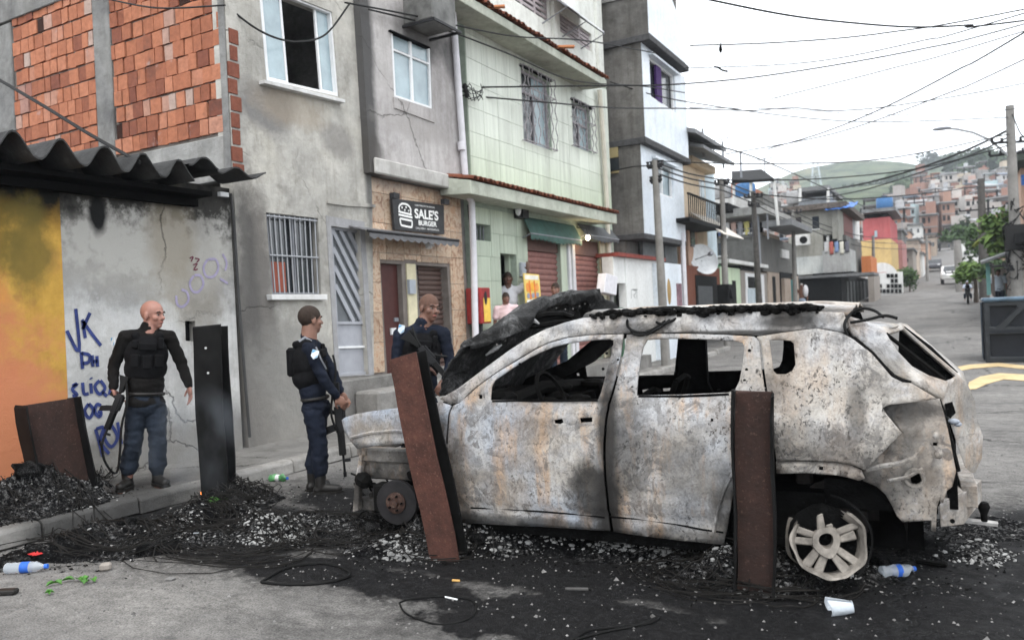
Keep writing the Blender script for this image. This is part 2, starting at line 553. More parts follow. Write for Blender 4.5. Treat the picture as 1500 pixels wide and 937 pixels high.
# ================================================================== A: low painted house with the corrugated roof
lowh = thing('painted_house', 'low house with yellow and white graffitied front under a black corrugated roof', 'house', (XF, 4, .13))
M_YEL = plaster('yellow wall paint', [(.5, .29, .06), (.6, .36, .075), (.55, .3, .085)], .3, (.32, .13, .055), 2.2, .015, streak=.35,
    stains=[((XF, 3.2, .2), (1, 1.5, 1.5), (.47, .17, .09), .9, .9), ((XF, 3.9, .5), (1, .7, .9), (.52, .2, .1), .8, .9), ((XF, 3.6, 1.5), (1, .45, .6), (.5, .18, .09), .7, 1.1), ((XF, 3.3, 1.9), (1, .5, .3), (.62, .3, .06), .7, 1.2),
      ((XF, 4, 3.25), (1, 5, .6), (.008, .008, .007), 1.0, .4), ((XF, 3.75, 2.5), (1, .4, .4), (.12, .09, .02), .75, 1.0), ((XF, 3.3, 2.3), (1, .5, .3), (.2, .14, .03), .8, 1.1), ((XF, 4.2, 2.35), (1, .2, .4), (.14, .11, .03), .8, .9)])
M_WHT = plaster('white wall paint', [(.4, .4, .4), (.55, .55, .54), (.66, .66, .64)], .3, (.2, .19, .18), 1.1, .02,
    stains=[((XF, 5.4, 2.7), (1, 4, .75), (.13, .125, .115), .9, .75), ((XF, 5.9, 2.3), (1, .5, .7), (.3, .27, .22), .7, .8), ((XF, 5.4, 3.35), (1, 4, .85), (.012, .012, .011), 1.0, .35), ((XF, 5.1, 2.62), (1, .9, .5), (.06, .058, .053), .85, 1.3), ((XF, 5.9, 2.75), (1, .8, .45), (.05, .048, .044), .8, 1.4), ((XF, 5.5, 2.45), (1, 1.2, .35), (.5, .49, .46), .75, 1.6), ((XF, 6.1, 1.9), (1, .25, .8), (.2, .19, .17), .6, 1.3), ((XF, 5.3, 2.3), (1, 1.6, .35), (.4, .39, .36), .6, .7), ((XF, 5.75, 2.55), (1, .3, .5), (.25, .22, .17), .7, .5),
      ((XF, 4.9, 2.75), (1, .09, .2), (.01, .01, .01), 1.0, .5), ((XF, 5.5, .1), (1, 3, .5), (.16, .15, .135), .8, .5)])
tb = [PX(88, 300, XF), PX(104, 600, XF)]
ybt, ybb = tb[0].y, tb[1].y
mb = MB()
mb.prism([(XF, 1.2, .1), (XF, ybb - .03, .1), (XF, ybt, 3.18), (XF, 1.2, 3.18)], (-.2, 0, 0))
part('yellow_wall', mb, M_YEL, lowh)
hole = [PX(u, v, XF) for u, v in ((271, 470), (286, 470), (287, 500), (272, 499))]
mb = MB()
yr = PX(344, 400, XF).y
mb.holed([(XF - .004, ybb - .03, .1), (XF - .004, yr, .1), (XF - .004, yr - .02, 3.18), (XF - .004, ybt, 3.18)], [hole], (-.2, 0, 0))
part('white_wall', mb, M_WHT, lowh)
mb = MB()
mb.prism([p + Vector((-.1, 0, 0)) for p in hole], (-.05, 0, 0))
part('meter_niche', mb, M_DARK, lowh)
mb = MB()                                      # yellow skirting left bare under the orange
mb.bb((XF - .02, 1.2, .1), (XF + .012, 4.2, .24))
part('skirting', mb, plain('yellow skirting', (.5, .34, .06), .9, var=.3, bump=.01), lowh)
mb = MB()
for p_ in ([(98, 484), (116, 515), (111, 452)], [(121, 470), (125, 495)], [(132, 458), (121, 482)], [(120, 468), (134, 488), (148, 506)],
           [(119, 516), (121, 540)], [(119, 517), (131, 520), (130, 530), (121, 532)], [(135, 520), (136, 537)], [(142, 521), (143, 537)], [(136, 529), (143, 529)],
           [(106, 565), (113, 562), (106, 570), (113, 578), (106, 580)], [(121, 560), (123, 576), (130, 576)], [(133, 561), (134, 576)], [(133, 553), (134, 555)],
           [(146, 557), (139, 566), (146, 577), (154, 568), (147, 557)], [(150, 574), (157, 580)], [(165, 556), (160, 578)], [(163, 560), (172, 566), (163, 570)],
           [(130, 591), (124, 602), (131, 612), (137, 600), (130, 591)], [(148, 594), (142, 592), (139, 603), (146, 610), (148, 603), (143, 603)],
           [(140, 628), (151, 668)], [(141, 628), (152, 626), (147, 646), (160, 664)], [(158, 620), (153, 640), (163, 654), (172, 640), (163, 622), (158, 620)], [(172, 618), (178, 650)]):
 ribbon(mb, p_, XF + .004, .034)
part('blue_graffiti', mb, plain('blue spray paint', (.03, .045, .16), .8, var=.4), lowh)
mb = MB()
for p_ in ([(258, 433), (260, 446), (268, 449), (276, 440), (274, 428), (266, 424)], [(284, 404), (278, 414), (282, 426), (291, 427), (298, 416), (294, 404), (285, 403)],
           [(304, 380), (298, 392), (303, 405), (314, 404), (320, 392), (316, 380), (305, 380)], [(326, 372), (332, 384), (330, 396)], [(322, 408), (334, 415)]):
 ribbon(mb, p_, XF + .004, .028)
part('purple_graffiti', mb, plain('faded purple paint', (.3, .27, .38), .8, var=.2), lowh)
mb = MB()
for p_ in ([(278, 378), (283, 376), (280, 383)], [(286, 378), (292, 380), (288, 384)], [(283, 388), (289, 386), (284, 395), (290, 394)]):
 ribbon(mb, p_, XF + .004, .014)
part('small_graffiti', mb, plain('dark red paint', (.12, .03, .05), .8), lowh)
# corrugated fibre-cement sheets
g = G('fibre cement')
_c = g.ramp(g.noise(3, 7, .7), [(.3, (.018, .018, .018)), (.58, (.05, .05, .05)), (.75, (.11, .11, .11))])
M_FIBRE = g.done(_c, .95, g.noise(40, 4), .01)
def sheet(y0, y1, xe, z0, pitch, amp, lift, name='roof_sheet', x1=-11.6, phase=0):
 m_ = MB()
 nn = int((y1 - y0) / pitch * 12)
 for tz in (0, .018):
  def fn(a, b, tz=tz):
   y = y0 + a * (y1 - y0)
   ph = ((y - phase) / pitch) % 1
   tri = abs(ph - .5) * 2                      # 1 on the crest
   w_ = max(0, min(1, (tri - .12) / .76))
   w_ = w_ * w_ * (3 - 2 * w_) * .5 + w_ * .5
   x = xe + b * (x1 - xe)
   jag = .03 * mnoise.noise((y * 5, 0, 3)) if b == 0 else 0
   return (x + jag, y, z0 + tz + amp * (w_ - 1) + lift * (xe - x))
  m_.grid(fn, nn, 4)
 e = (nn + 1) * 5
 m_.f += [(i, i + 1, e + i + 1, e + i) for i in range(nn)]
 m_.m += [0] * nn
 m_.f += [(j * (nn + 1) + nn, (j + 1) * (nn + 1) + nn, e + (j + 1) * (nn + 1) + nn, e + j * (nn + 1) + nn) for j in range(4)]
 m_.m += [0] * 4
 return part(name, m_, M_FIBRE, lowh, smooth=True)
sheet(1.0, 5.62, -6.85, 3.27, .408, .2, .015, phase=3.82)
sheet(5.6, 5.98, -6.9, 3.35, .38, .1, .015, phase=5.8)
sheet(5.9, 6.6, -6.84, 3.29, .45, .085, .01, x1=-7.36, phase=6.18)
mb = MB()  # boards coloured near black to paint the shadow under the roof
mb.bb((-7.6, 1.0, 3.0), (-7.1, 6.05, 3.05))
mb.bb((-7.36, 1.0, 2.9), (-7.27, 6.0, 2.98))
part('soffit_shade_board', mb, plain('soffit shade black', (.004, .004, .004), .95, spec=.03), lowh)
mb = MB()
mb.bb((-12, 1.2, .1), (-7.62, 1.3, 3.1))
mb.bb((-12, 1.31, .1), (-11.9, 6.5, 3.1))
part('back_wall', mb, M_CONC, lowh)
# pipes at the joint with the next house
pp = thing('downpipe', 'thin black conduit running up the joint beside the white graffitied wall', 'pipe', PX(360, 640, XF))
mb = MB()
mb.tube([PX(u, v, XF + .05) for u, v in ((326, 283), (338, 284), (343, 330), (350, 440), (358, 545), (366, 640))], .018, 8)
part('conduit', mb, plain('dark conduit', (.05, .05, .05), .5), pp, smooth=True)
mb = MB()
mb.box(PX(327, 285, XF + .05), (.05, .12, .05))
part('lamp_end', mb, M_WHITEFRAME, pp)
# ================================================================== C: grey plaster house with the brick flank
hc = thing('plaster_house', 'grey plastered house with an open upstairs window and a bare orange brick side wall', 'house', (XF, 7.5, .13))
P1 = lambda u, v: PX(u, v, XF)
M_GREY = plaster('grey cement plaster', [(.28, .272, .255), (.41, .4, .37), (.5, .485, .445), (.57, .55, .49)], .45, (.13, .125, .115), .8, .03,
                 stains=[((XF, 6.95, 1.6), (1, .26, 1.5), (.14, .13, .12), .9, .8), ((XF, 6.75, 1.2), (1, .2, 2.2), (.1, .095, .09), .85, .7), ((XF, 7.2, 4.25), (1, .5, .3), (.17, .165, .16), .9, .7),
                         ((XF, 8.5, 4.05), (1, .3, .25), (.2, .19, .18), .7, .7), ((XF, 7.6, 4.35), (1, .6, .25), (.33, .27, .2), .5, .7), ((XF, 7.6, .4), (1, 2.2, .7), (.2, .19, .175), .75, .6),
                         ((XF, 9.12, 5.2), (1, .1, 2.6), (.07, .07, .07), .8, .4), ((XF, 7.5, .95), (1, .7, .6), (.22, .215, .2), .7, .8)])
wq = [(378, -25), (487, 18), (497, 142), (390.5, 118)]
gq = [(389.5, 311), (466, 319.5), (471, 431), (399, 431)]
dq = [(484, 331), (527, 337), (540, 548), (497, 551)]
pl = P1(344, 400).y
pr = PX(545, 400, XF).y
mb = MB()
mb.holed([(XF, P1(345, 240).y, .1), (XF, P1(368, 660).y + .05, .1)][:1] + [(XF, P1(548, 600).y, .1), (XF, P1(545, 280).y, 3.4), (XF, P1(533, 60).y, 5.6), (XF, P1(527, -60).y, 7.3), (XF, 6.62, 7.3), (XF, 6.62, 3.2)],
         [[P1(*c) for c in wq], [P1(*c) for c in gq], [P1(*c) for c in dq]], (-.22, 0, 0))
part('wall', mb, M_GREY, hc)
mb = MB()
mb.bb((-14, 6.9, 7.2), (XF - .03, 9.0, 7.32))
mb.bb((-14, 6.86, 3.5), (-13.8, 9.2, 7.2))
mb.bb((-13.8, 9.25, .1), (XF - .3, 9.4, 7.2))
part('roof_slab', mb, M_CONC, hc)
# upper window
w1 = frame(hc, 'upper_window', wq, XF - .02, .07, .035, .03, M_WHITEFRAME)
for (a, b, nm, xx) in ((.0, .305, 'sash', -.05), (.735, 1.0, 'sash', -.07)):
 s_ = frame(hc, 'window_sash', subq(wq, a + .015, b - .0, .02, .98), XF + xx, .035, .1, .025, M_WHITEFRAME)
 m_ = MB()
 quadwall(m_, subq(wq, a + .04, b - .03, .045, .955), XF + xx - .012, .008)
 part('pane', m_, M_GLASSBLUE, s_)
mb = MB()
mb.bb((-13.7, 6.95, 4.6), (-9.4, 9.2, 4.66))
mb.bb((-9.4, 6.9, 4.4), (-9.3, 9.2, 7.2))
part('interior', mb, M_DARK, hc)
mb = MB()
quadwall(mb, [(388, 117), (506, 146), (506, 151), (388, 122)], XF + .1, .16)
part('window_sill', mb, plaster('white sill', [(.6, .6, .6), (.72, .72, .71)], .2, cracks=False), hc, bevel=.004)
# barred ground window
gw = frame(hc, 'barred_window', gq, XF - .06, .05, .03, .025, M_IRON, splits=[.5])
m_ = MB()
quadwall(m_, gq, XF - .12, .02)
part('pane', m_, M_GLASSDARK, gw)
m_ = MB()
quadwall(m_, subq(gq, .02, .3, .6, .97), XF - .1, .012)
part('cardboard', m_, plain('red board', (.3, .09, .06), .8), gw)
for i in range(10):
 m_ = MB()
 t = (i + .6) / 10.3
 m_.tube([PX(*subq(gq, t, t + .01, .01, .99)[0], XF - .02), PX(*subq(gq, t, t + .01, .01, .99)[3], XF - .02)], .009, 6)
 part('bar', m_, plain('bar iron', (.3, .31, .33), .5) if i == 0 else bpy.data.materials['bar iron'], gw)
for t in (.04, .52):
 m_ = MB()
 q = subq(gq, .0, .97, t, t + .03)
 m_.tube([PX(*q[0], XF - .0085), PX(*q[1], XF - .0085)], .011, 6)
 part('bar', m_, bpy.data.materials['bar iron'], gw)
mb = MB()
quadwall(mb, [(398, 431), (480, 431), (480, 439), (399, 439)], XF + .09, .12)
part('window_sill', mb, bpy.data.materials['white sill'], hc, bevel=.006)
# door with diagonal slats
do = frame(hc, 'front_door', dq, XF - .05, .05, .07, .02, M_STEELGREY, ysplits=[.645])
m_ = MB()
quadwall(m_, subq(dq, .05, .95, .655, .985), XF - .075, .02)
part('lower_panel', m_, M_STEELGREY, do)
m_ = MB()
quadwall(m_, subq(dq, .05, .95, .02, .64), XF - .095, .01)
part('pane', m_, plain('door mesh glass', (.13, .14, .15), .5), do)
for i in range(-3, 4):
 m_ = MB()
 a0, b0 = (.06, .02 + .62 * (i * .2)), (.94, .02 + .62 * (i * .2 + .62))
 pts = []
 for (x, y_) in ((0, 0), (1, 1)):
  pass
 def clipy(p, q_):
  (x0, y0), (x1, y1) = p, q_
  lo, hi = .02, .635
  if y0 < lo:
   x0 += (x1 - x0) * (lo - y0) / (y1 - y0)
   y0 = lo
  if y1 > hi:
   x1 -= (x1 - x0) * (y1 - hi) / (y1 - y0)
   y1 = hi
  return (x0, y0), (x1, y1)
 if b0[1] < .05 or a0[1] > .6:
  continue
 (x0, y0), (x1, y1) = clipy(a0, b0)
 A, B = PX(*subq(dq, x0, x0 + .01, y0, y0 + .01)[0], XF - .06), PX(*subq(dq, x1, x1 + .01, y1, y1 + .01)[0], XF - .06)
 d_ = (B - A).normalized()
 n__ = Vector((0, -d_.z, d_.y)) * .032
 m_.prism([A + n__, B + n__, B - n__, A - n__], (-.025, 0, 0))
 part('slat', m_, M_STEELGREY, do)
m_ = MB()
quadwall(m_, subq(dq, .03, .97, .8, .815), XF - .045, .02)
part('rail', m_, M_WHITEFRAME, do)
mb = MB()
mb.holed([P1(*c) for c in [(477, 316), (533, 325), (547, 549), (491, 552)]], [[P1(*c) for c in dq]], (.012, 0, 0))
part('door_surround', mb, plaster('grey trim', [(.3, .3, .31), (.36, .36, .37)], .3, cracks=False), hc)
mb = MB()                                      # thick plaster lip over the door
mb.prism([P1(*c) + Vector((.03, 0, 0)) for c in [(478, 298), (505, 302), (548, 304), (548, 300), (512, 296), (478, 294)]], (-.03, 0, 0))
part('plaster_lip', mb, M_GREY, hc)
# brick flank on the plane Y = YB
YB = 6.62
M_MORTAR = plaster('grey mortar', [(.17, .15, .135), (.25, .22, .2)], .4, (.07, .06, .05), 4, .03, streak=.1, cracks=False)
cx = [PY(u, 120, YB).x for u in (20, 140, 165, 325)]
mb = MB()
mb.bb((-16, YB + .03, 3.4), (XF - .2, YB + .24, 7.2))
part('mortar_bed', mb, M_MORTAR, hc)
def bricks_mat():
 g = G('orange hollow brick')
 r = g.rnd()
 col = g.ramp(r, [(0, (.17, .06, .04)), (.15, (.26, .095, .055)), (.45, (.35, .135, .075)), (.7, (.4, .16, .09)), (.93, (.4, .18, .115)), (.975, (.38, .29, .25)), (1, (.28, .13, .1))])
 w = g.nd('ShaderNodeNewGeometry').outputs['Position']
 n = g.noise(14, 7, .7, w)
 col = g.mix(.7, col, g.ramp(n, [(.3, .65), (.65, 1.2)]), 'MULTIPLY')
 soot = g.ramp(g.noise(1.6, 6, .7, w), [(.6, 0), (.75, 1)])
 col = g.mix(g.m('MULTIPLY', soot, .75), col, (.06, .045, .04))
 pal = g.ramp(g.noise(2.4, 6, .7, g.mp(loc=(9, 2, 1), vec=w)), [(.63, 0), (.72, 1)])
 col = g.mix(g.m('MULTIPLY', pal, .6), col, (.42, .36, .36))
 return g.done(col, .92, g.m('ADD', g.noise(9, 5, .6, w), g.m('MULTIPLY', g.noise(60, 3, .6, w), .3)), .015)
M_BRICK = bricks_mat()
M_BRICKHOLE = plain('broken brick', (.03, .012, .008), .95)
brick_me = {}
rb = random.Random(11)
nb = 0
rest = MB()
for (xa, xb, ztop) in ((cx[2], cx[3], 6.5), (cx[0], cx[1], 6.12)):
 z = 3.9 if xa == cx[2] else 3.72
 if xa == cx[2]:
  z = 3.88
 while z < ztop:
  hgt = .19 + rb.uniform(-.006, .006)
  x = xb - .015 - rb.choice((0, .06, .1))
  first = True
  while x > xa + .05:
   L = rb.choice((.12, .14, .15, .185, .19, .2))
   if first:
    x, first = xb - .012, False
    L = rb.choice((.1, .15, .19, .24))
   L = min(L, x - xa - .01)
   key = (round(L, 2), rb.randrange(3))
   if key not in brick_me:
    q = MB()
    l2, h2 = L / 2, hgt / 2
    o3 = random.Random(hash(key) % 999)
    j = lambda: o3.uniform(-.005, .005)
    q.prism([(-l2 + j(), 0, -h2 + j()), (l2 + j(), 0, -h2 + j()), (l2 + j(), 0, h2 + j()), (-l2 + j(), 0, h2 + j())], (0, .05, 0))
    brick_me[key] = q.mesh('brick', M_BRICK)
   broken = rb.random() < .025
   py = YB + rb.uniform(-.01, .012) + (.022 if broken else 0)
   pos = (x - L / 2, py, z + hgt / 2)
   if nb < 300:
    o = put('brick', brick_me[key], hc, loc=pos, rot=Matrix.Rotation(rb.uniform(-.03, .03), 4, 'Y') @ Matrix.Rotation(rb.uniform(-.03, .03), 4, 'Z'))
    if broken:
     o.data = o.data.copy()
     o.data.materials[0] = M_BRICKHOLE
     o['label'] = 'broken hollow brick sunk into the wall'
    nb += 1
   else:
    rest.box((pos[0], py + .025, pos[2]), (L - .01, .05, hgt))
   x -= L + rb.uniform(.006, .024)
  z += hgt + rb.uniform(.01, .026)
if rest.f:
 tag(part('far_bricks', rest, M_BRICK, hc), kind='stuff')
print('bricks', nb)
for k, (xa, xb) in enumerate(((cx[0] - .45, cx[0] - .005), (cx[1] + .005, cx[2] - .005), (cx[3] + .005, XF - .003))):
 m_ = MB()
 m_.bb((xa, YB - (.03 if k == 2 else .012), 3.3), (xb, YB + .3 if k < 2 else YB - .002, 6.11 if k == 0 else 7.2))
 part('concrete_column', m_, M_CONC, hc, bevel=.012)
mb = MB()
mb.bb((cx[0] - .45, YB - .03, 6.13), (cx[1] + .1, YB + .26, 6.5))
part('ring_beam', mb, M_CONC, hc, bevel=.01)
mb = MB()
mb.bb((cx[2] - 3, YB - .02, 3.3), (cx[3], YB + .1, 3.83))
part('ground_beam', mb, M_CONCL, hc, bevel=.01)
mb = MB()                                      # torn plaster edge beside the column showing bricks
for i in range(9):
 z = 3.3 + i * .2
 mb.box((XF - .0, YB + .05 + rb.uniform(0, .05), z + .1), (.03, .1 + rb.uniform(0, .06), .17))
part('edge_bricks', mb, M_BRICK, hc)
# steps before the doors
st = thing('entrance_steps', 'worn concrete steps below the grey slatted door', 'steps', (-7.1, 9, .13))
mb = MB()
mb.bb((XF, 8.2, .1), (-7.29, 12.1, .775))
part('step', mb, M_PAVE, st, bevel=.025)
mb = MB()
mb.bb((-7.289, 8.45, .1), (-6.86, 12.4, .6))
part('step', mb, M_KERB, st, bevel=.03)
# ================================================================== D: pinkish house with tiled burger shop front
hd = thing('burger_shop', 'pinkish grey house over a burger shop front of brown marble tiles', 'shop', (XF, 10.5, .13))
XD = XF + .12
PD = lambda u, v: PX(u, v, XD)
M_PINK = plaster('lilac grey render', [(.36, .34, .335), (.45, .43, .425), (.52, .5, .49)], .3, (.2, .19, .185), .7, .015,
                 stains=[((XD, 9.0, 5.2), (1, .2, 3), (.05, .05, .05), .9, .35), ((XD, 9.1, 3.7), (1, .25, .6), (.07, .065, .06), .8, .6), ((XD, 10.4, 6.0), (1, .7, .35), (.05, .05, .05), .75, .6), ((XD, 11.3, 5.9), (1, .25, .4), (.08, .08, .08), .6, .6),
                         ((XD, 10.2, 4.55), (1, .9, .2), (.3, .285, .27), .5, .5)])
dwq = [(572.5, 45.5), (630.5, 71), (633.5, 160), (577.5, 142)]
zb = PD(690, 283).z
mb = MB()
mb.holed([(XD, PD(543, 262).y, zb), (XD, PD(684, 282).y, zb), (XD, PD(660, 0).y, 6.6), (XD, PD(658, -30).y, 7.6), (XD, PD(524, -30).y, 7.6), (XD, PD(527, 0).y, 6.0)], [[PD(*c) for c in dwq]], (-.24, 0, 0))
part('upper_wall', mb, M_PINK, hd)
mb = MB()
mb.bb((XD + .002, PD(547, 262).y, zb - .01), (XD + .06, PD(684, 282).y - .02, zb + .22))
part('slab_edge', mb, plaster('white slab edge', [(.45, .44, .42), (.55, .54, .52)], .4, (.2, .19, .18), 2, cracks=False), hd, bevel=.02)
mb = MB()
mb.bb((-13.5, 9.42, 7.5), (XD - .25, 11.8, 7.6))
mb.bb((-13.5, 11.82, .1), (XD - .3, 11.95, 7.5))
part('roof_slab', mb, M_CONC, hd)
w2 = frame(hd, 'casement_window', dwq, XD - .01, .06, .05, .035, M_WHITEFRAME, splits=[.5], ysplits=[.27])
for (x0, x1, y0, y1) in ((.04, .48, .03, .25), (.52, .96, .03, .25), (.04, .48, .3, .97), (.52, .96, .3, .97)):
 m_ = MB()
 quadwall(m_, subq(dwq, x0, x1, y0, y1), XD - .045, .01)
 part('pane', m_, M_GLASSBLUE, w2)
mb = MB()
quadwall(mb, [(577, 142), (636, 161), (637, 180), (578, 158)], XD + .02, .02)
part('sill_patch', mb, M_PINK, hd)
mb = MB()
quadwall(mb, subq(dwq, 0, 1, -.02, .0), XD + .05, .1)
part('drip_edge', mb, M_DARK, hd)
def marble():
 g = G('brown marble tile')
 n1 = g.noise(5.5, 10, .75, dist=1.4)
 col = g.ramp(n1, [(.3, (.12, .06, .04)), (.43, (.33, .2, .13)), (.52, (.5, .4, .3)), (.62, (.4, .22, .13)), (.72, (.56, .48, .38))])
 col = g.mix(.8, col, g.ramp(g.rnd(), [(0, .75), (1, 1.2)]), 'MULTIPLY')
 st_ = g.blob((XF, 10.4, 3.9), (1, 2, .35), .6, .4)
 col = g.mix(g.m('MULTIPLY', st_, .8), col, (.08, .06, .05))
 return g.done(col, .3, None)
M_MARB = marble()
dd1 = [(557, 385), (588, 387), (596, 560), (568, 560)]
dd2 = [(610, 388), (655, 391), (664, 545), (622, 548)]
zt = zb - .02
mb = MB()
yl, yr2 = P1(548, 600).y + .012, PX(690, 420, XF).y
PDm = lambda u, v: PX(u, v, XF - .03)
mb.holed([(XF - .03, yl, .1), (XF - .03, yr2, .1), (XF - .03, PDm(674, 290).y, zt), (XF - .03, PDm(545, 285).y + .02, zt)], [[PDm(*c) for c in dd1], [PDm(*c) for c in dd2]], (-.2, 0, 0))
part('shop_wall', mb, M_MORTAR, hd)
# marble cladding, one object per tile, kept clear of the doors
def rect_minus(tiles, holes):
 out = []
 for (y0, y1, z0, z1) in tiles:
  parts_ = [(y0, y1, z0, z1)]
  for (a, b, c, d) in holes:
   nxt = []
   for (p, q, r_, s_) in parts_:
    if q <= a or p >= b or s_ <= c or r_ >= d:
     nxt.append((p, q, r_, s_))
     continue
    if p < a:
     nxt.append((p, a, r_, s_))
    if q > b:
     nxt.append((b, q, r_, s_))
    pa, qb = max(p, a), min(q, b)
    if r_ < c:
     nxt.append((pa, qb, r_, c))
    if s_ > d:
     nxt.append((pa, qb, d, s_))
   parts_ = nxt
  out += [t for t in parts_ if t[1] - t[0] > .03 and t[3] - t[2] > .03]
 return out
def rect_of(q, x, pad=.0):
 P = [PX(u, v, x) for u, v in q]
 return (min(P[0].y, P[3].y) * .5 + max(P[0].y, P[3].y) * .5 - pad, (P[1].y + P[2].y) / 2 + pad, (P[2].z + P[3].z) / 2 - pad, (P[0].z + P[1].z) / 2 + pad)
h1, h2 = rect_of(dd1, XF - .03, .05), rect_of(dd2, XF - .03, .05)
cream = (h1[1], h2[0], .1, h1[3] + .02)
tl = []
ty = yl + .01
while ty < yr2 - .25:
 tz = .8
 while tz < zt - .05:
  tl.append((ty, min(ty + .44, yr2 - .2), tz, min(tz + .44, zt)))
  tz += .44
 ty += .44
for (a, b, c, d) in rect_minus(tl, [h1, h2, cream]):
 m_ = MB()
 m_.bb((XF - .029, a + .004, c + .004), (XF - .012, b - .004, d - .004))
 part('wall_tile', m_, M_MARB, hd)
mb = MB()
mb.bb((XF - .028, cream[0] + .05, .78), (XF - .006, cream[1] - .05, cream[3] - .06))
part('cream_pillar', mb, plain('cream paint', (.6, .55, .38), .7), hd)
d1 = MB()
quadwall(d1, dd1, XF - .12, .04)
d1o = part('shop_door', d1, plain('maroon door', (.07, .025, .022), .45), hd)
m_ = MB()
m_.box(PX(580, 468, XF - .115), (.03, .1, .06))
part('lock_plate', m_, M_IRON, d1o)
m_ = MB()
m_.box(PX(576, 485, XF - .1), (.03, .12, .1))
part('letter_slot', m_, M_WHITEFRAME, d1o)
def shutter(name, parent, q, x, n, mat, lab=None):
 r_ = rect_of(q, x)
 m_ = MB()
 hh = (r_[3] - r_[2]) / n
 prof = []
 for i in range(n):
  z0 = r_[2] + i * hh
  prof += [(x - .03, z0 + .002), (x - .005, z0 + hh * .25), (x, z0 + hh * .5), (x - .005, z0 + hh * .8), (x - .03, z0 + hh * .96)]
 vs_ = [(a, r_[0], b) for a, b in prof] + [(a, r_[1], b) for a, b in prof]
 k_ = len(prof)
 m_.add(vs_, [(i, i + 1, k_ + i + 1, k_ + i) for i in range(k_ - 1)])
 return part(name, m_, mat, parent, solid=.004)
shutter('roller_shutter', hd, dd2, XF - .16, 22, plain('brown shutter', (.1, .065, .055), .5))
mb = MB()
mb.box(PX(603, 420, XF + .015), (.05, .16, .22))
part('intercom', mb, plain('grey plastic', (.35, .38, .42), .5), hd)
# scalloped awning over the shop
aw = thing('shop_awning', 'small grey scalloped awning under the burger shop sign', 'awning', PX(606, 345, XF))
m_ = MB()
A0, A1 = PX(541, 338, -7.02), PX(672, 352, -7.02)
zA = A0.z
def awf(a, b):
 y_ = A0.y + a * (A1.y - A0.y)
 x_ = -7.38 + .36 * min(1, b / .7)
 z_ = zA + .1 - .1 * min(1, b / .7) - (max(0, b - .7) / .3) * (.07 + .035 * abs(math.sin(a * math.pi * 13)))
 return (x_, y_, z_ + .006 * math.sin(a * math.pi * 26))
m_.grid(awf, 104, 6)
part('canopy', m_, plain('grey awning', (.13, .13, .135), .8, var=.2), aw, solid=.006)
m_ = MB()
m_.tube([A0 + Vector((0, -.04, .0)), Vector((-7.02, A1.y, zA))], .02, 8)
part('front_rail', m_, M_BLACKIRON, aw)
# the sign
sq = [(574.4, 290.3), (650.3, 300.6), (651, 343), (578.6, 336.4)]
sg = thing('shop_sign', 'black signboard with white burger drawing and the word SALE\'S', 'sign', PX(612, 320, XF))
XS = XF + .06
m_ = MB()
quadwall(m_, sq, XS, .045)
part('board', m_, plain('black sign board', (.03, .03, .032), .45, var=.25), sg)
M_LET = plain('white lettering', (.8, .8, .78), .6, var=.03)
def text_on(s, q, x, parent, mat, name='lettering', bold=.0):
 """flat text filling px quad q on plane X=x, facing the street"""
 cu = bpy.data.curves.new('lettering', 'FONT')
 cu.body = s
 cu.size = 1
 cu.offset = bold
 tmp = bpy.data.objects.new('lettering', cu)
 COL.objects.link(tmp)
 bpy.context.view_layer.update()
 me = bpy.data.meshes.new_from_object(tmp.evaluated_get(bpy.context.evaluated_depsgraph_get()))
 bpy.data.objects.remove(tmp)
 X = [v.co.x for v in me.vertices]
 Y = [v.co.y for v in me.vertices]
 x0, x1, y0, y1 = min(X), max(X), min(Y), max(Y)
 for v in me.vertices:
  a, b = (v.co.x - x0) / (x1 - x0), (y1 - v.co.y) / (y1 - y0)
  p = lerp2(lerp2(q[0], q[1], a), lerp2(q[3], q[2], a), b)
  v.co = PX(*p, x)
 me.materials.append(mat)
 return put(name, me, parent)
text_on("SALE'S", subq(sq, .42, .885, .23, .56), XS + .004, sg, M_LET, bold=.03)
text_on("BURGER", subq(sq, .49, .85, .61, .78), XS + .004, sg, M_LET, bold=.03)
text_on("HAMBURGUERIA", subq(sq, .44, .82, .1, .15), XS + .004, sg, M_LET)
text_on("DELIVERY  ARTESANAL", subq(sq, .43, .9, .85, .91), XS + .004, sg, M_LET)
m_ = MB()
for pts in ([(.13, .4), (.12, .26), (.17, .15), (.23, .13), (.3, .16), (.345, .27), (.34, .42)], [(.1, .4), (.36, .46)], [(.1, .5), (.37, .55)], [(.12, .62), (.36, .66)],
   [(.12, .62), (.13, .8), (.16, .84), (.32, .87), (.35, .84), (.36, .66)], [(.17, .28), (.19, .24)], [(.25, .25), (.27, .22)], [(.24, .32), (.22, .35)], [(.3, .32), (.31, .36)]):
 ribbon(m_, [subq(sq, a, a + .01, b, b + .01)[0] for a, b in pts], XS + .004, .03)
part('burger_drawing', m_, M_LET, sg)
for (u, v) in ((578, 283), (652, 292)):
 m_ = MB()
 m_.tube([PX(u, v, XF), PX(u, v + 4, XF + .25)], .02, 6)
 m_.box(PX(u, v + 4, XF + .25), (.08, .14, .08))
 part('sign_lamp', m_, M_BLACKIRON, sg)
cm_ = thing('security_camera', 'small white dome camera below the grey shop awning', 'camera', PX(628, 364, XF))
m_ = MB()
m_.lathe([(.03, -.03), (.055, -.01), (.06, .04), (.05, .07)], PX(628, 362, XF + .1), 12)
part('dome', m_, M_WHITEFRAME, cm_, smooth=True)
m_ = MB()
m_.bb(tuple(PX(628, 362, XF) + Vector((-.03, -.02, .01))), tuple(PX(628, 362, XF) + Vector((.1, .02, .04))))
part('bracket', m_, M_WHITEFRAME, cm_)
